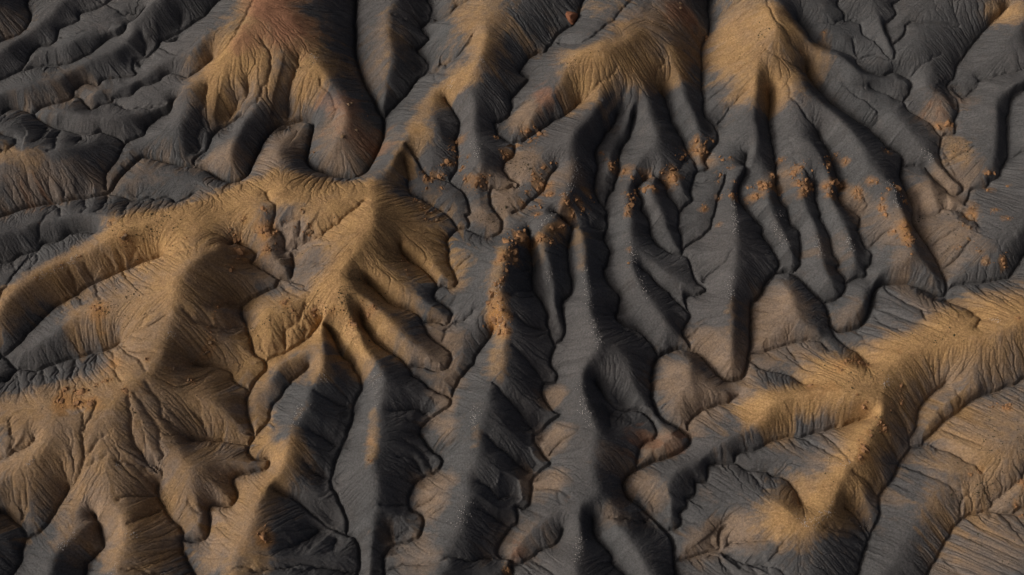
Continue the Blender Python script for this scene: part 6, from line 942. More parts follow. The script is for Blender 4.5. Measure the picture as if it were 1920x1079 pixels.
MAJOR = 0.65
fix = np.zeros((NY, NX), np.uint8)          # 0 free, 1 crest, 2 channel
val = np.zeros((NY, NX), np.float32)
chdepth = np.zeros((NY, NX), np.float32)
hill_seed = np.zeros((NY, NX), np.int16)
HILLS = []
for hill, pts in CRESTS:
    if hill not in HILLS:
        HILLS.append(hill)
    if len(pts) < 2:
        continue
    P = wiggle(spline(pts, 0.08), 0.35)
    P[:, 2] += 0.25 * value_noise(P[:, 0], P[:, 1], 5.0, 9) + 0.10 * value_noise(P[:, 0], P[:, 1], 1.6, 10)
    ix, iy, ok = cells_of(P)
    fix[iy, ix] = 1
    val[iy, ix] = P[ok, 2]
    hill_seed[iy, ix] = HILLS.index(hill) + 1
gully = np.zeros((NY, NX), np.float32)      # depth of minor gullies: grooves on the slopes
for depth, pts in sorted(CHANNELS, key=lambda c: c[0]):
    if depth < MAJOR:
        P = wiggle(spline(pts, 0.08), 0.6)
        ix, iy, ok = cells_of(P)
        t_ = np.linspace(1, 0.45 if depth < 0.5 else 0.8, len(P))[ok]
        gully[iy, ix] = np.maximum(gully[iy, ix], depth * t_)
        continue
    P = wiggle(spline(pts, 0.08), 0.40 if depth < 1.5 else 0.2)
    ix, iy, ok = cells_of(P)
    fix[iy, ix] = 2
    val[iy, ix] = P[ok, 2]
    chdepth[iy, ix] = np.maximum(chdepth[iy, ix], depth)
    hill_seed[iy, ix] = 0

# nearest channel cell for every cell (jump flooding)
def nearest(mask):
    ny, nx = mask.shape
    gy, gx = np.mgrid[0:ny, 0:nx].astype(np.int32)
    sx = np.where(mask, gx, -99999).astype(np.int32)
    sy = np.where(mask, gy, -99999).astype(np.int32)
    best = np.where(mask, 0.0, 1e12).astype(np.float32)
    s = 256
    while s >= 1:
        for dy in (-s, 0, s):
            for dx in (-s, 0, s):
                if dx == 0 and dy == 0:
                    continue
                ya, yb = max(0, -dy), min(ny, ny - dy)
                xa, xb = max(0, -dx), min(nx, nx - dx)
                cx = sx[ya + dy:yb + dy, xa + dx:xb + dx]
                cy = sy[ya + dy:yb + dy, xa + dx:xb + dx]
                d = (cx - gx[ya:yb, xa:xb]).astype(np.float32) ** 2 + (cy - gy[ya:yb, xa:xb]).astype(np.float32) ** 2
                m = d < best[ya:yb, xa:xb]
                best[ya:yb, xa:xb][m] = d[m]
                sx[ya:yb, xa:xb][m] = cx[m]
                sy[ya:yb, xa:xb][m] = cy[m]
        s //= 2
    return np.sqrt(best) * CELL, sy, sx

dch, ny_, nx_ = nearest(fix == 2)
ndepth = chdepth[np.clip(ny_, 0, NY - 1), np.clip(nx_, 0, NX - 1)]
dgu, gy_, gx_ = nearest(gully > 0)
gdepth = gully[np.clip(gy_, 0, NY - 1), np.clip(gx_, 0, NX - 1)]
print('distance', round(time.time() - T0, 1))

# smooth surface through crests and channels: multilevel relaxation
def relax(h, lo, hi, src, n, w=1.7):
    # lo <= h <= hi : a crest is never lower than its line, a bed never higher
    ny, nx = h.shape
    gy, gx = np.mgrid[0:ny, 0:nx]
    half = [((gx + gy) & 1) == c for c in (0, 1)]
    del gx, gy
    for it in range(n):
        for c in (0, 1):
            p = np.pad(h, 1, mode='edge')
            avg = 0.25 * (p[:-2, 1:-1] + p[2:, 1:-1] + p[1:-1, :-2] + p[1:-1, 2:]) + src
            h = np.where(half[c], np.clip(h + w * (avg - h), lo, hi), h)
    return h

BIG = np.float32(1e4)
# 1: crest, 2: bed that may only be lowered, 3: bed with a given height
kind = np.where(fix == 2, np.where(chdepth >= 0.75, 3, 2), fix).astype(np.uint8)
levels = [(kind > 0, np.where(kind > 0, val, 0).astype(np.float32), kind)]
while min(levels[-1][0].shape) > 60:
    m, v, kd = levels[-1]
    ny, nx = (m.shape[0] // 2) * 2, (m.shape[1] // 2) * 2
    k4 = kd[:ny, :nx].reshape(ny // 2, 2, nx // 2, 2).max((1, 3))
    m4 = (kd[:ny, :nx] == np.repeat(np.repeat(k4, 2, 0), 2, 1)).reshape(ny // 2, 2, nx // 2, 2).astype(np.float32)
    v4 = v[:ny, :nx].reshape(ny // 2, 2, nx // 2, 2)
    cnt = m4.sum((1, 3))
    levels.append((k4 > 0, np.where(k4 > 0, (m4 * v4).sum((1, 3)) / np.maximum(cnt, 1), 0).astype(np.float32), k4))
h = None
zn = val[np.clip(ny_, 0, NY - 1), np.clip(nx_, 0, NX - 1)]
cap = blur(zn + 2.0 + 16.0 * (1 - np.exp(-1.2 * dch / 16.0)), 14.0)   # no slope steeper than this above its bed
caps = [cap]
for m, v, kd in levels[1:]:
    c_ = caps[-1][:kd.shape[0] * 2, :kd.shape[1] * 2]
    caps.append(c_.reshape(kd.shape[0], 2, kd.shape[1], 2).mean((1, 3)))
SRC = 0.045                                   # convexity of the slopes
for li in range(len(levels) - 1, -1, -1):
    m, v, kd = levels[li]
    c = CELL * 2 ** li
    if h is None:
        h = np.full(m.shape, 3.0, np.float32)
    else:
        h = np.repeat(np.repeat(h, 2, 0), 2, 1)
        h = np.pad(h, ((0, max(0, m.shape[0] - h.shape[0])), (0, max(0, m.shape[1] - h.shape[1]))), mode='edge')[:m.shape[0], :m.shape[1]]
    lo = np.where((kd == 1) | (kd == 3), v, -BIG)
    hi = np.where(kd >= 2, v, np.maximum(caps[li], lo))
    h = np.clip(h, lo, hi).astype(np.float32)
    h = relax(h, lo, hi, np.float32(SRC * c * c * 0.25), 400 if li > 3 else (60 if li > 1 else (24 if li == 1 else 12)))
print('relief', round(time.time() - T0, 1), h.min(), h.max())

gx = (X0 + (np.arange(NX) + 0.5) * CELL).astype(np.float32)[None, :].repeat(NY, 0)
gy = (Y0 + (np.arange(NY) + 0.5) * CELL).astype(np.float32)[:, None].repeat(NX, 1)

# worn crests: nothing stands out as a thin wall
hb = blur(h, 9.0)
up = h - hb
h = np.where(up > 0.45, hb + 0.45 + 0.45 * np.tanh((up - 0.45) / 0.45), h)

# rounded crests, then beds cut below steep rounded banks
near = np.exp(-(dch / 1.0) ** 2)
far = np.clip((dch - 2.5) / 4.0, 0, 1)
h = (blur(h, 2.6) * (1 - far) + blur(h, 4.6) * far) * (1 - near) + blur(h, 1.2) * near
fold = np.maximum(gdepth - 0.42, 0)
h = h - (0.8 * gdepth + 10.0 * fold) * np.exp(-(dgu / (0.5 + 1.3 * gdepth + 7.0 * fold)) ** 1.3) * np.clip(dch / 1.5, 0, 1)
nds = blur(blur(ndepth, 12.0), 12.0)
bank = 0.66 * nds * (1 - np.exp(-dch / (1.0 + 0.8 * nds)))
h = h + bank + (0.30 * fbm(gx, gy, 9.0, 21, 2) + 0.07 * fbm(gx, gy, 2.4, 31, 2)) * np.clip(dch / 2.5, 0, 1)

# running water: routing and cutting, first of side gullies, then of rills
OFF = [(-1, -1), (-1, 0), (-1, 1), (0, -1), (0, 1), (1, -1), (1, 0), (1, 1)]


def route(hh, diag, cell):
    ny, nx = hh.shape
    lin = np.arange(nx * ny, dtype=np.int32).reshape(ny, nx)
    p = np.pad(hh, 1, mode='constant', constant_values=1e6)
    best = np.zeros_like(hh)
    rec = lin.copy()
    for dy, dx in OFF:
        s = hh - p[1 + dy:1 + dy + ny, 1 + dx:1 + dx + nx]
        if dy and dx:
            s = s * diag
        m = s > best
        best[m] = s[m]
        rec[m] = lin[m] + dy * nx + dx
    return rec, best / cell


def drain(rec, steps=7):
    """Upstream area (in cells) over paths of up to 2**steps cells."""
    n = rec.size
    r = rec.ravel().copy()
    stop = r == np.arange(n, dtype=np.int32)
    S = np.ones(n, np.float32)
    for k in range(steps):
        S = S + np.bincount(r, weights=np.where(stop, 0, S), minlength=n).astype(np.float32)
        stop = stop | (r[r] == r)
        r = r[r]
    return S.reshape(rec.shape)


def shrink(a, f):
    ny, nx = a.shape[0] // f, a.shape[1] // f
    return a[:ny * f, :nx * f].reshape(ny, f, nx, f).mean((1, 3))


def grow(a, f):
    b = np.repeat(np.repeat(a, f, 0), f, 1)
    b = np.pad(b, ((0, NY - b.shape[0]), (0, NX - b.shape[1])), mode='edge')
    return blur(b, f * 0.55)


def carve(h, f, rounds, k, limit, seed, wave, amp):
    """Cut branching gullies at f times the cell size."""
    r = np.random.default_rng(seed)
    c = CELL * f
    hc = shrink(h, f)
    free = np.clip((shrink(dch, f) - 0.5) / 1.6, 0, 1)
    gxc, gyc = shrink(gx, f), shrink(gy, f)
    h0 = hc.copy()
    nz = (amp * fbm(gxc, gyc, wave, seed, 3)).astype(np.float32)
    diag = (0.58 + 0.34 * r.random(hc.shape)).astype(np.float32)
    for it in range(rounds):
        rec, slope = route(hc + nz, diag, c)
        A = drain(rec, 6)
        hc = hc - np.clip(k * np.sqrt(A) * np.clip(slope, 0, 0.9), 0, limit) * free
        if it % 3 == 2:
            hc = 0.8 * hc + 0.2 * blur(hc, 0.9)
    d = hc - h0
    d = d - blur(d, 5.0 / c) * 0.85                # keep the mean height of the slopes
    return h + grow(d * free, f)


h = carve(h, 5, 8, 0.009, 0.10, 201, 5.0, 0.40)
h = carve(h, 2, 5, 0.006, 0.05, 211, 2.0, 0.14)
diag = (0.55 + 0.40 * RNG.random((NY, NX))).astype(np.float32)
lin = np.arange(NX * NY, dtype=np.int32).reshape(NY, NX)
rough = (0.06 * fbm(gx, gy, 1.1, 41, 2) + 0.13 * fbm(gx, gy, 3.4, 45, 2) + 0.012 * RNG.standard_normal((NY, NX))).astype(np.float32)
keep = np.clip(dch / 0.8, 0, 1)
for it in range(3):
    rec, slope = route(h + rough, diag, CELL)
    A = drain(rec)
    cut = 0.005 * np.sqrt(A) * np.clip(slope, 0.05, 1.0)
    h = h - np.clip(cut, 0, 0.06) * keep
    h = 0.6 * h + 0.4 * blur(h, 0.9)
rec, slope = route(h + 0.35 * rough, diag, CELL)
A = drain(rec)
# thin lines of the rills themselves, then the beds
line = np.clip((np.log2(A) - 3.6) / 5.0, 0, 1)
h = h - (0.02 + 0.17 * line) * (line > 0) * keep
h = h - (0.12 + 0.35 * gdepth) * np.exp(-(dgu / 0.26) ** 2) * keep
h = h - (0.28 + 0.45 * ndepth) * np.exp(-(dch / (0.16 + 0.10 * ndepth)) ** 2)
print('rills', round(time.time() - T0, 1))

# streaks: noise smeared along the paths of running water
white = RNG.standard_normal((NY, NX)).astype(np.float32)
def smear(a, n):
    r = rec.ravel()
    cur = lin.ravel().copy()
    acc = np.zeros(NX * NY, np.float32)
    f = a.ravel()
    for k in range(n):
        acc += f[cur]
        cur = r[cur]
    return (acc / math.sqrt(n)).reshape(NY, NX)
streak = smear(white, 20)
wash_streak = blur(smear(blur(white, 0.8) * 3.0, 45), 0.7)
wash_streak /= wash_streak.std()
h = h + 0.020 * streak * np.clip(dch / 0.8, 0, 1) * np.clip(slope * 2.5, 0.25, 1)
h = h.astype(np.float32)

# ------------------------------------------------------------------ soil cover
warp = 0.55 * fbm(gx, gy, 6.0, 51, 3) + 0.22 * fbm(gx, gy, 1.1, 61, 2) + 0.16 * np.clip(streak, -2, 2)


def seg_dist(px, py, a, b):
    ax, ay = a
    bx, by = b
    dx, dy = bx - ax, by - ay
    L = dx * dx + dy * dy
    t = 0.0 if L < 1e-9 else np.clip(((px - ax) * dx + (py - ay) * dy) / L, 0, 1)
    return np.sqrt((px - ax - t * dx) ** 2 + (py - ay - t * dy) ** 2)


cover = {k: np.zeros((NY, NX), np.float32) for k in ('ochre', 'tan', 'rust', 'orange')}
for kind_, r, a, path in PATCHES:
    m = r * 1.9
    xa = max(0, int((min(p[0] for p in path) - m - X0) / CELL)); xb = min(NX, int((max(p[0] for p in path) + m - X0) / CELL))
    ya = max(0, int((min(p[1] for p in path) - m - Y0) / CELL)); yb = min(NY, int((max(p[1] for p in path) + m - Y0) / CELL))
    if xb <= xa or yb <= ya:
        continue
    sl = (slice(ya, yb), slice(xa, xb))
    px, py = gx[sl], gy[sl]
    if len(path) == 1:
        d = np.sqrt((px - path[0][0]) ** 2 + (py - path[0][1]) ** 2)
    else:
        d = np.minimum.reduce([seg_dist(px, py, path[i], path[i + 1]) for i in range(len(path) - 1)])
    e = d / r + 0.38 * warp[sl]
    t = np.clip((1.55 - e) / 1.35, 0, 1)
    t = a * t * t * (3 - 2 * t)
    cover[kind_][sl] = 1 - (1 - cover[kind_][sl]) * (1 - t)
for cl_, L_ in ROCKS:                        # dust shed by the outcrops
    if cl_ in ('big', 'pinnacle', 'floodplain', 'fin_crest', 'wash_edge'):
        continue
    for x_, y_, r_ in L_:
        R_ = 1.7 * r_ + 0.5
        i0, i1 = int((x_ - 1.6 * R_ - X0) / CELL), int((x_ + 1.6 * R_ - X0) / CELL)
        j0, j1 = int((y_ - 1.6 * R_ - Y0) / CELL), int((y_ + 1.6 * R_ - Y0) / CELL)
        sl = (slice(max(j0, 0), max(j1, 0)), slice(max(i0, 0), max(i1, 0)))
        e = np.hypot(gx[sl] - x_, gy[sl] - y_) / R_ + 0.25 * warp[sl]
        t = np.clip((1.3 - e) / 1.0, 0, 1)
        cover['orange'][sl] = 1 - (1 - cover['orange'][sl]) * (1 - 0.26 * t * t * (3 - 2 * t))
rag = 0.5 + 0.36 * np.clip(wash_streak, -2, 2) + 0.34 * fbm(gx, gy, 0.9, 81, 3) + 0.14 * fbm(gx, gy, 3.0, 85, 2)
for k_ in cover:
    cover[k_] = np.clip(cover[k_] * 1.14 - 0.46 * rag * (1 - cover[k_]) ** 0.5 * (cover[k_] > 0), 0, 1)
print('soil', round(time.time() - T0, 1))

# ------------------------------------------------------------------ which hill a cell belongs to
hs = hill_seed[:NY // 2 * 2, :NX // 2 * 2].reshape(NY // 2, 2, NX // 2, 2).max((1, 3)).astype(np.int16)
bar = (np.where(fix == 2, chdepth, 0)[:NY // 2 * 2, :NX // 2 * 2].reshape(NY // 2, 2, NX // 2, 2).max((1, 3)) >= 0.8)
hs[bar] = 0
for phase in range(2):
    block = bar if phase == 0 else np.zeros_like(bar)
    for it in range(220 if phase == 0 else 12):
        p = np.pad(hs, 1)
        n = np.maximum.reduce([p[:-2, 1:-1], p[2:, 1:-1], p[1:-1, :-2], p[1:-1, 2:]])
        hs = np.where((hs == 0) & ~block, n, hs)
hs = np.repeat(np.repeat(hs, 2, 0), 2, 1)
hs = np.pad(hs, ((0, NY - hs.shape[0]), (0, NX - hs.shape[1])), mode='edge')
hs[hs == 0] = 1
WASH = len(HILLS) + 1
wash = (ndepth >= 1.5) & (dch < 1.0)
hs[wash] = np.where(gx[wash] < 0, WASH, WASH + 1)

# ------------------------------------------------------------------ materials
def nodes_of(name):
    m = bpy.data.materials.new(name)
    m.use_nodes = True
    nt = m.node_tree
    b = nt.nodes['Principled BSDF']
    b.inputs['Roughness'].default_value = 0.95
    b.inputs['Specular IOR Level'].default_value = 0.12
    return m, nt, b


def noise_node(nt, scale, detail=4.0, rough=0.6, coord=None):
    n = nt.nodes.new('ShaderNodeTexNoise')
    n.inputs['Scale'].default_value = scale
    n.inputs['Detail'].default_value = detail
    n.inputs['Roughness'].default_value = rough
    if coord is not None:
        nt.links.new(coord, n.inputs['Vector'])
    return n


def ramp(nt, fac, lo, hi, a=0.0, b=1.0):
    r = nt.nodes.new('ShaderNodeMapRange')
    nt.links.new(fac, r.inputs[0])
    r.inputs[1].default_value = lo
    r.inputs[2].default_value = hi
    r.inputs[3].default_value = a
    r.inputs[4].default_value = b
    return r.outputs[0]


def mix(nt, fac, c1, c2, mode='MIX'):
    n = nt.nodes.new('ShaderNodeMix')
    n.data_type = 'RGBA'
    n.blend_type = mode
    for sock, v in ((n.inputs[0], fac), (n.inputs[6], c1), (n.inputs[7], c2)):
        if isinstance(v, (int, float)):
            sock.default_value = v
        elif isinstance(v, tuple):
            sock.default_value = (*v, 1.0)
        else:
            nt.links.new(v, sock)
    return n.outputs[2]


def soil_material():
    m, nt, b = nodes_of('badland_soil')
    co = nt.nodes.new('ShaderNodeTexCoord').outputs['Object']
    at = nt.nodes.new('ShaderNodeAttribute')
    at.attribute_name = 'soil'
    sep = nt.nodes.new('ShaderNodeSeparateColor')
    nt.links.new(at.outputs['Color'], sep.inputs[0])
    st = nt.nodes.new('ShaderNodeAttribute')
    st.attribute_name = 'streak'
    big = noise_node(nt, 0.035, 3.0, 0.55, co).outputs[0]
    mid = noise_node(nt, 0.35, 5.0, 0.65, co).outputs[0]
    fine = noise_node(nt, 2.6, 5.0, 0.75, co).outputs[0]
    grey = mix(nt, ramp(nt, big, 0.35, 0.65), GREY_A, GREY_B)
    grey = mix(nt, ramp(nt, mid, 0.52, 0.75, 0.0, 0.45), grey, GREY_C)
    tan_ = mix(nt, ramp(nt, mid, 0.3, 0.7), TAN_A, TAN_B)
    ochre = mix(nt, ramp(nt, mid, 0.3, 0.7), OCHRE_A, OCHRE_B)
    ochre = mix(nt, ramp(nt, fine, 0.5, 0.8, 0.0, 0.55), ochre, OCHRE_C)
    c = mix(nt, sep.outputs[1], grey, tan_)
    c = mix(nt, sep.outputs[0], c, ochre)
    c = mix(nt, sep.outputs[2], c, RUST)
    c = mix(nt, at.outputs['Alpha'], c, ORANGE)
    grain = ramp(nt, fine, 0.28, 0.72, 0.58, 1.40)
    g = nt.nodes.new('ShaderNodeMath')
    g.operation = 'MULTIPLY'
    nt.links.new(grain, g.inputs[0])
    nt.links.new(ramp(nt, st.outputs['Fac'], -2.0, 2.0, 0.86, 1.14), g.inputs[1])
    cc = nt.nodes.new('ShaderNodeCombineColor')
    for i in range(3):
        nt.links.new(g.outputs[0], cc.inputs[i])
    c = mix(nt, 1.0, c, cc.outputs[0], 'MULTIPLY')
    nt.links.new(c, b.inputs['Base Color'])
    bump = nt.nodes.new('ShaderNodeBump')
    bump.inputs['Strength'].default_value = 0.9
    bump.inputs['Distance'].default_value = 0.16
    nt.links.new(noise_node(nt, 3.2, 6.0, 0.75, co).outputs[0], bump.inputs['Height'])
    nt.links.new(bump.outputs[0], b.inputs['Normal'])
    return m


GREY_A = (0.068, 0.070, 0.071)
GREY_B = (0.076, 0.074, 0.073)
GREY_C = (0.096, 0.087, 0.080)
TAN_A = (0.160, 0.124, 0.096)
TAN_B = (0.205, 0.148, 0.100)
OCHRE_A = (0.330, 0.208, 0.090)
OCHRE_B = (0.250, 0.152, 0.072)
OCHRE_C = (0.385, 0.265, 0.138)
RUST = (0.235, 0.120, 0.070)
ORANGE = (0.300, 0.160, 0.062)
SOIL = soil_material()


def rock_material(name, c1, c2, c3):
    m, nt, b = nodes_of(name)
    co = nt.nodes.new('ShaderNodeTexCoord').outputs['Object']
    n1 = noise_node(nt, 1.3, 5.0, 0.6, co).outputs[0]
    n2 = noise_node(nt, 6.0, 5.0, 0.7, co).outputs[0]
    c = mix(nt, ramp(nt, n1, 0.35, 0.65), c1, c2)
    c = mix(nt, ramp(nt, n2, 0.5, 0.72, 0.0, 0.8), c, c3)
    nt.links.new(c, b.inputs['Base Color'])
    bump = nt.nodes.new('ShaderNodeBump')
    bump.inputs['Strength'].default_value = 0.7
    bump.inputs['Distance'].default_value = 0.08
    nt.links.new(n2, bump.inputs['Height'])
    nt.links.new(bump.outputs[0], b.inputs['Normal'])
    return m


ROCK_ORANGE = rock_material('orange_rock', (0.28, 0.150, 0.068), (0.20, 0.115, 0.062), (0.12, 0.085, 0.062))
ROCK_BROWN = rock_material('brown_rock', (0.22, 0.14, 0.075), (0.17, 0.12, 0.078), (0.10, 0.085, 0.072))
ROCK_RED = rock_material('red_brown_rock', (0.20, 0.085, 0.045), (0.155, 0.07, 0.042), (0.10, 0.06, 0.045))
STONE_PALE = rock_material('pale_stone', (0.42, 0.40, 0.37), (0.34, 0.33, 0.32), (0.26, 0.25, 0.24))
SCRUB_MAT = rock_material('dry_scrub', (0.045, 0.042, 0.024), (0.06, 0.05, 0.03), (0.03, 0.03, 0.018))


# ------------------------------------------------------------------ ground meshes
def quads_to_mesh(name, co, f):
    me = bpy.data.meshes.new(name)
    me.vertices.add(len(co))
    me.vertices.foreach_set('co', np.ascontiguousarray(co, np.float32).ravel())
    me.loops.add(f.size)
    me.loops.foreach_set('vertex_index', np.ascontiguousarray(f, np.int32).ravel())
    me.polygons.add(len(f))
    n = f.shape[1]
    me.polygons.foreach_set('loop_start', np.arange(0, f.size, n, dtype=np.int32))
    me.polygons.foreach_set('loop_total', np.full(len(f), n, np.int32))
    me.update(calc_edges=True)
    me.shade_smooth()
    return me


def tag(o, label, category, group=None, kind=None):
    o['label'] = label
    o['category'] = category
    if group:
        o['group'] = group
    if kind:
        o['kind'] = kind
    return o


HILL_INFO = {
    'north_slopes': ('hill', 'low dark grey slopes of parallel ridges in the top left corner'),
    'rust_hill': ('hill', 'grey hill with a rust and ochre summit at the top, inside the bend of the dry wash'),
    'west_knoll': ('hill', 'low dark grey knoll by the left edge, above the dry wash'),
    'fin_hill': ('ridge', 'narrow grey fin, tan on its lit side, just right of the upper dry wash'),
    'golden_hill': ('hill', 'big golden ochre hill with dark fingers to its right and a long ridge to the left edge'),
    'brown_hill': ('hill', 'broad brown ochre hill of rounded shoulders in the lower left'),
    'corner_lobe': ('hill', 'dark rounded slope cut by the left edge near the bottom corner'),
    'trail_hill': ('hill', 'long grey ridges running down from the ochre summit with a faint trail, top centre'),
    'ribbed_hill': ('hill', 'grey hill of straight parallel ribs below the ochre summit at the top right'),
    'east_fins': ('hill', 'grey slopes and short fins along the upper right edge'),
    'meander_core': ('hill', 'smooth grey and tan lobe enclosed by the bend of the wash, right of centre'),
    'south_east_hill': ('hill', 'ochre crested hill right of the winding wash in the lower right'),
    'corner_hill': ('hill', 'grey slope rising to a tan and ochre flat in the lower right corner'),
}
hw = 92.7 + 30.0 * (gy + 59.0) / 137.0 + 14.0
use = (np.abs(gx) < hw) & (gy > -70) & (gy < 96)
idx = np.arange(NY * NX).reshape(NY, NX)
co_all = np.stack([gx, gy, h], -1).reshape(-1, 3)
dzx = np.gradient(h, CELL, axis=1)
dzy = np.gradient(h, CELL, axis=0)
nrm = np.stack([-dzx, -dzy, np.ones_like(h)], -1)
nrm /= np.linalg.norm(nrm, axis=-1, keepdims=True)
nrm = nrm.reshape(-1, 3).astype(np.float32)
soil_all = np.stack([cover['ochre'], cover['tan'], cover['rust'], cover['orange']], -1).reshape(-1, 4).astype(np.float32)
streak_all = (0.6 * streak + 0.8 * wash_streak).ravel().astype(np.float32)
F = np.stack([idx[:-1, :-1], idx[:-1, 1:], idx[1:, 1:], idx[1:, :-1]], -1)
fid = np.where(use[:-1, :-1], hs[:-1, :-1], 0)


def ground_piece(k, name, label):
    f = F[fid == k]
    if len(f) == 0:
        return None
    used = np.unique(f)
    remap = np.zeros(NY * NX, np.int32)
    remap[used] = np.arange(len(used))
    me = quads_to_mesh(name, co_all[used], remap[f])
    me.normals_split_custom_set_from_vertices(nrm[used])
    a = me.attributes.new('soil', 'FLOAT_COLOR', 'POINT')
    a.data.foreach_set('color', soil_all[used].ravel())
    a = me.attributes.new('streak', 'FLOAT', 'POINT')
    a.data.foreach_set('value', streak_all[used])
    me.materials.append(SOIL)
    o = bpy.data.objects.new(name, me)
    COL.objects.link(o)
    tag(o, label, name.replace('_', ' '), kind='structure')
    return o


for i, key in enumerate(HILLS):
    ground_piece(i + 1, *HILL_INFO[key])
ground_piece(WASH, 'dry_wash', 'dark bed of the dry wash winding across the upper left')
ground_piece(WASH + 1, 'dry_wash', 'dark bed of the dry wash winding through the right half')
print('ground', round(time.time() - T0, 1))

# the same badlands beyond, coarser
s_ = 3.5
OX, OY = np.meshgrid(np.arange(-560, 561, s_, dtype=np.float32), np.arange(-470, 561, s_, dtype=np.float32))
hwo = 92.7 + 30.0 * (np.clip(OY, -70, 96) + 59.0) / 137.0 + 13.0
cx_ = np.clip(OX, -hwo, hwo)
cy_ = np.clip(OY, -69.0, 95.0)
away = np.hypot(OX - cx_, OY - cy_)
edge = blur(h, 8.0)[np.clip(((cy_ - Y0) / CELL).astype(int), 0, NY - 1), np.clip(((cx_ - X0) / CELL).astype(int), 0, NX - 1)]
far_ = 9.0 * (1 - np.abs(fbm(OX, OY, 46.0, 71, 4))) - 2.0 + 2.0 * fbm(OX, OY, 160.0, 77, 2)
w_ = np.exp(-(away / 14.0) ** 2)
oz = edge * w_ + far_ * (1 - w_) - np.where(away <= 0, 2.2, 0.15)
deep = (np.abs(OX) < hwo - 9) & (OY > -60) & (OY < 86)
oi = np.arange(OX.size).reshape(OX.shape)
fo = np.stack([oi[:-1, :-1], oi[:-1, 1:], oi[1:, 1:], oi[1:, :-1]], -1)
allin = deep[:-1, :-1] & deep[:-1, 1:] & deep[1:, 1:] & deep[1:, :-1]
fo = fo[~allin]
used = np.unique(fo)
remap = np.zeros(OX.size, np.int32)
remap[used] = np.arange(len(used))
me = quads_to_mesh('terrain', np.stack([OX, OY, oz], -1).reshape(-1, 3)[used], remap[fo])
dust = np.clip((far_ - 6.0) / 4.0 + 0.4 * fbm(OX, OY, 30.0, 79, 3), 0, 0.8) * (1 - w_)
soil_o = np.stack([dust, 0.3 * (1 - dust) * (value_noise(OX, OY, 25.0, 80) > 0.2), dust * 0, dust * 0], -1).reshape(-1, 4).astype(np.float32)
a = me.attributes.new('soil', 'FLOAT_COLOR', 'POINT')
a.data.foreach_set('color', soil_o[used].ravel())
a = me.attributes.new('streak', 'FLOAT', 'POINT')
a.data.foreach_set('value', np.zeros(len(used), np.float32))
me.materials.append(SOIL)
o = bpy.data.objects.new('terrain', me)
COL.objects.link(o)
tag(o, 'grey badland ground going on beyond the hills on every side', 'terrain', kind='structure')

# ------------------------------------------------------------------ rocks
def ground_at(x, y):
    i = min(NX - 1, max(0, int((x - X0) / CELL)))
    j = min(NY - 1, max(0, int((y - Y0) / CELL)))
    return float(h[j, i])


def ico(level):
    t = (1 + 5 ** 0.5) / 2
    v = [(-1, t, 0), (1, t, 0), (-1, -t, 0), (1, -t, 0), (0, -1, t), (0, 1, t), (0, -1, -t), (0, 1, -t), (t, 0, -1), (t, 0, 1), (-t, 0, -1), (-t, 0, 1)]
    v = [np.array(p) / np.linalg.norm(p) for p in v]
    f = [(0, 11, 5), (0, 5, 1), (0, 1, 7), (0, 7, 10), (0, 10, 11), (1, 5, 9), (5, 11, 4), (11, 10, 2), (10, 7, 6), (7, 1, 8), (3, 9, 4), (3, 4, 2), (3, 2, 6), (3, 6, 8), (3, 8, 9), (4, 9, 5), (2, 4, 11), (6, 2, 10), (8, 6, 7), (9, 8, 1)]
    for _ in range(level):
        mid = {}
        nf = []

        def m(a, b):
            k = (min(a, b), max(a, b))
            if k not in mid:
                p = v[a] + v[b]
                v.append(p / np.linalg.norm(p))
                mid[k] = len(v) - 1
            return mid[k]
        for a, b, c in f:
            ab, bc, ca = m(a, b), m(b, c), m(c, a)
            nf += [(a, ab, ca), (b, bc, ab), (c, ca, bc), (ab, bc, ca)]
        f = nf
    return np.array(v), np.array(f)


def boulder_mesh(seed, level=2, rough_=0.22):
    """A weathered boulder: a lump with planed-off faces and a flattened base."""
    r = np.random.default_rng(seed)
    v, f = ico(level)
    p = v.copy()
    for _ in range(13):
        n = r.standard_normal(3)
        n /= np.linalg.norm(n)
        d = p @ n
        lim = r.uniform(0.40, 0.80)
        p = p - np.outer(np.maximum(d - lim, 0) * 0.95, n)
    p *= (1 + rough_ * r.uniform(-1, 1, (len(p), 1)) * 0.45)
    p[:, 2] = np.where(p[:, 2] < -0.35, -0.35 + (p[:, 2] + 0.35) * 0.3, p[:, 2])
    p *= np.array([r.uniform(0.9, 1.25), r.uniform(0.8, 1.1), r.uniform(0.75, 1.05)])
    me = quads_to_mesh('boulder', p, f)
    me.shade_flat() if level < 2 else me.shade_smooth()
    return me


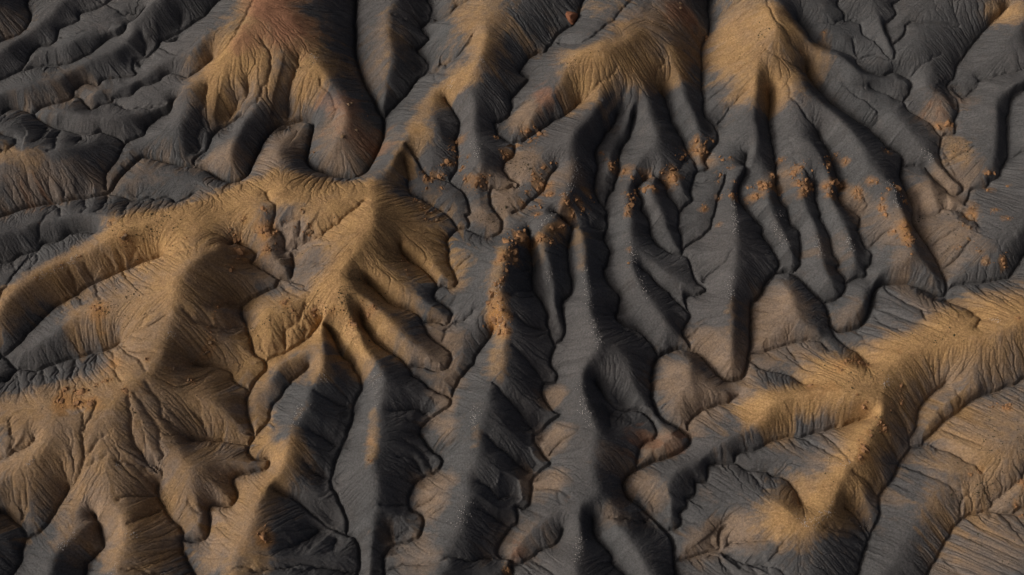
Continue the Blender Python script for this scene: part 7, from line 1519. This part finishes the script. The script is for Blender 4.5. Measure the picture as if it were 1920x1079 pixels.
LUMPS = [boulder_mesh(100 + k) for k in range(14)]
PLACE = {
    'big': 'on the grey slope right of the topmost golden summit',
    'pinnacle': 'standing on the brown top centre summit',
    'wash_edge': 'at the dark foot of the top centre hill',
    'lobe_tip': 'below the grey slope left of the trail ridge',
    'spine_top': 'on grey ground above the rocky spine',
    'short_rib': 'on the short dark rib below the trail ridge',
    'scallop_rib': 'on the scalloped rib right of the trail ridge',
    'dark_spur': 'on the dark spur below the top centre hill',
    'spur_tip': 'at the spur tip right of the top centre hill',
    'apron': 'on the grey apron left of the ribbed hill',
    'rib_a': 'on the leftmost rib of the ribbed hill',
    'dark_shoulder': 'on the dark shoulder at upper centre left',
    'grey_spur': 'on the pale grey spur at upper centre',
    'lobe_side': 'beside the tan lobes at upper centre',
    'floodplain': 'on the red brown flat in the wash bend',
    'east_rib_b': 'on the second rib of the ribbed hill',
    'east_rib_c': 'on the third rib of the ribbed hill',
    'long_spur_side': 'on the lit side of the outermost rib',
    'far_east': 'on the grey slopes near the upper right edge',
    'ochre_ridge': 'on the long ochre ridge at the left',
    'brown_rock_pile': 'in the pile between brown and golden hills',
    'west_east_face': 'on the right face of the brown hill',
    'ochre_saddle': 'on the ochre shoulder at the left',
    'gully_knobs': 'in the gully left of the golden crest',
    'golden_foot': 'at the lower left foot of the golden hill',
    'golden_fork': 'where the golden crest forks into fins',
    'rocky_spine': 'on the rocky orange spine in the middle',
    'finger_head': 'on the dark fingers right of the golden crest',
    'orange_head': 'in the bright outcrop heading the rocky spine',
    'spine_crest': 'on the grey crest right of the bright outcrop',
    'long_spur_crest': 'on the crest end of the outermost rib',
    'east_flat': 'on the tan flat beyond the outermost rib',
    'dark_notch': 'beside the dark notch near the right edge',
    'south_east_north_head': 'at the left end of the lower right crest',
    'south_east_crest_n': 'on the flat ochre crest by the right edge',
    'brown_crest': 'on the brown hill crest at lower left',
    'orange_knob': 'in the orange knob near the bottom left',
    'wash_snout': 'at the dark spur tip at bottom centre',
    'fin_crest': 'on the grey fin at lower left centre',
    'south_east_crest': 'on the ochre crest at the lower right',
    'corner_hill_rocks': 'on the tan slope in the lower right corner',
}
BROWN = {'gully_knobs', 'finger_head', 'ochre_ridge', 'west_east_face', 'fin_crest', 'floodplain', 'east_flat'}
every = [(r, c, x, y) for c, L in ROCKS for x, y, r in L]
every.sort(key=lambda e: -e[0])
chosen = every[:298]
rest = every[298:]
rr = random.Random(5)
MESH_CACHE = {}
by_cluster = {}


def ordinal(n):
    w = ['', 'first', 'second', 'third', 'fourth', 'fifth', 'sixth', 'seventh', 'eighth', 'ninth', 'tenth', 'eleventh', 'twelfth']
    return w[n] if n < len(w) else '%d%s' % (n, {1: 'st', 2: 'nd', 3: 'rd'}.get(n % 10 if n > 20 else 0, 'th'))


for r, c, x, y in chosen:
    by_cluster.setdefault(c, []).append((x, y, r))
for c, L in by_cluster.items():
    word = 'red brown' if c == 'big' else 'brown' if c in BROWN or c == 'pinnacle' else 'orange'
    mat = ROCK_RED if c == 'big' else ROCK_BROWN if word == 'brown' else ROCK_ORANGE
    label = {}
    order = list(range(len(L)))
    if len(L) == 1:
        label[0] = 'single %s boulder %s' % (word, PLACE[c])
    else:
        label[0] = 'biggest %s rock %s' % (word, PLACE[c])      # sorted by size
        for key, phrase in ((lambda i: L[i][0], 'leftmost smaller'), (lambda i: -L[i][0], 'rightmost smaller'), (lambda i: -L[i][1], 'uppermost smaller'), (lambda i: L[i][1], 'lowest smaller')):
            i = min(order[1:], key=key)
            if i not in label:
                label[i] = '%s %s rock %s' % (phrase, word, PLACE[c])
        for n_, i in enumerate(sorted(order, key=lambda i: -L[i][1])):
            if i not in label:
                label[i] = '%s rock %s, %s from the top' % (word, PLACE[c], ordinal(n_ + 1))
    for i, (x, y, r) in enumerate(L):
        src_ = LUMPS[rr.randrange(len(LUMPS))]
        key = (src_.name, mat.name)
        if key not in MESH_CACHE:
            me = src_.copy()
            me.materials.clear()
            me.materials.append(mat)
            MESH_CACHE[key] = me
        o = bpy.data.objects.new('boulder' if r > 0.9 else 'rock', MESH_CACHE[key])
        s = r * (1.15 if c in ('rocky_spine', 'brown_crest', 'brown_rock_pile', 'south_east_crest', 'orange_knob') else 1.0 if c != 'big' else 1.3)
        flat = 1.0 if c in ('big', 'pinnacle') else 1.25
        o.scale = (s * flat * rr.uniform(0.85, 1.25), s * flat * rr.uniform(0.8, 1.15), s * rr.uniform(0.7, 1.0))
        o.rotation_euler = (rr.uniform(-0.25, 0.25), rr.uniform(-0.25, 0.25), rr.uniform(0, 6.28))
        o.location = (x, y, ground_at(x, y) + s * (0.06 if c == 'big' else -0.08))
        COL.objects.link(o)
        tag(o, label[i], 'rock', 'rocks ' + PLACE[c])


def scatter(name, label, category, spots, meshes, mat):
    """Many small bits joined into one object."""
    vs, fs, base = [], [], 0
    data = []
    for me in meshes:
        v = np.zeros(len(me.vertices) * 3, np.float32)
        me.vertices.foreach_get('co', v)
        f = np.zeros(len(me.polygons) * 3, np.int32)
        me.loops.foreach_get('vertex_index', f)
        data.append((v.reshape(-1, 3), f.reshape(-1, 3)))
    for x, y, s in spots:
        v, f = data[rr.randrange(len(data))]
        a = rr.uniform(0, 6.28)
        ca, sa = math.cos(a), math.sin(a)
        q = v * s * np.array([rr.uniform(0.8, 1.2), rr.uniform(0.8, 1.2), rr.uniform(0.7, 1.1)])
        w = np.stack([q[:, 0] * ca - q[:, 1] * sa + x, q[:, 0] * sa + q[:, 1] * ca + y, q[:, 2] + ground_at(x, y) + 0.15 * s], -1)
        vs.append(w)
        fs.append(f + base)
        base += len(w)
    me = quads_to_mesh(name, np.vstack(vs), np.vstack(fs))
    me.shade_flat()
    me.materials.append(mat)
    o = bpy.data.objects.new(name, me)
    COL.objects.link(o)
    tag(o, label, category, kind='stuff')


def along(path, half):
    k = rr.randrange(max(1, len(path) - 1))
    a = path[k]
    b = path[min(k + 1, len(path) - 1)]
    t = rr.random()
    return a[0] + (b[0] - a[0]) * t + rr.gauss(0, half), a[1] + (b[1] - a[1]) * t + rr.gauss(0, half)


SMALL = [boulder_mesh(300 + k, 1, 0.5) for k in range(6)]
CHIPS = [boulder_mesh(400 + k, 0, 0.6) for k in range(8)]
spots = [(x, y, r) for r, c, x, y in rest]
for r, c, x, y in every:
    if c in ('big', 'pinnacle', 'floodplain', 'far_east'):
        continue
    for k in range(10):
        a = rr.uniform(0, 6.28)
        d = r * (1.0 + 2.6 * rr.random() ** 1.5)
        spots.append((x + d * math.cos(a), y + d * math.sin(a), r * 0.13 * math.exp(rr.gauss(0.35, 0.55))))
scatter('small_rocks', 'small orange stones strewn round the rock outcrops on the ridges', 'stones', spots, SMALL, ROCK_ORANGE)
spots = []
for half, path in PALE:
    L = sum(math.dist(path[i], path[i + 1]) for i in range(len(path) - 1)) + 1.5
    for k in range(int(L * 9)):
        x, y = along(path, half)
        spots.append((x, y, rr.uniform(0.04, 0.13)))
scatter('pale_stones', 'pale stone chips scattered along the grey crests', 'stones', spots, CHIPS, STONE_PALE)
spots = []
for rad, dens, path in SCRUB:
    L = sum(math.dist(path[i], path[i + 1]) for i in range(len(path) - 1)) + 2 * rad
    for k in range(int(L * rad * dens * 4.0)):
        x, y = along(path, rad * 0.5)
        if abs(x) < 135 and -70 < y < 95 and value_noise(np.array([x]), np.array([y]), 2.2, 91)[0] > -0.1:
            spots.append((x, y, 0.09 * math.exp(rr.gauss(0.2, 0.4))))
scatter('dry_scrub', 'tiny dark tufts of dry scrub dotted over the ochre soil', 'scrub', spots, CHIPS, SCRUB_MAT)
print('all', round(time.time() - T0, 1), len(every), len(spots))
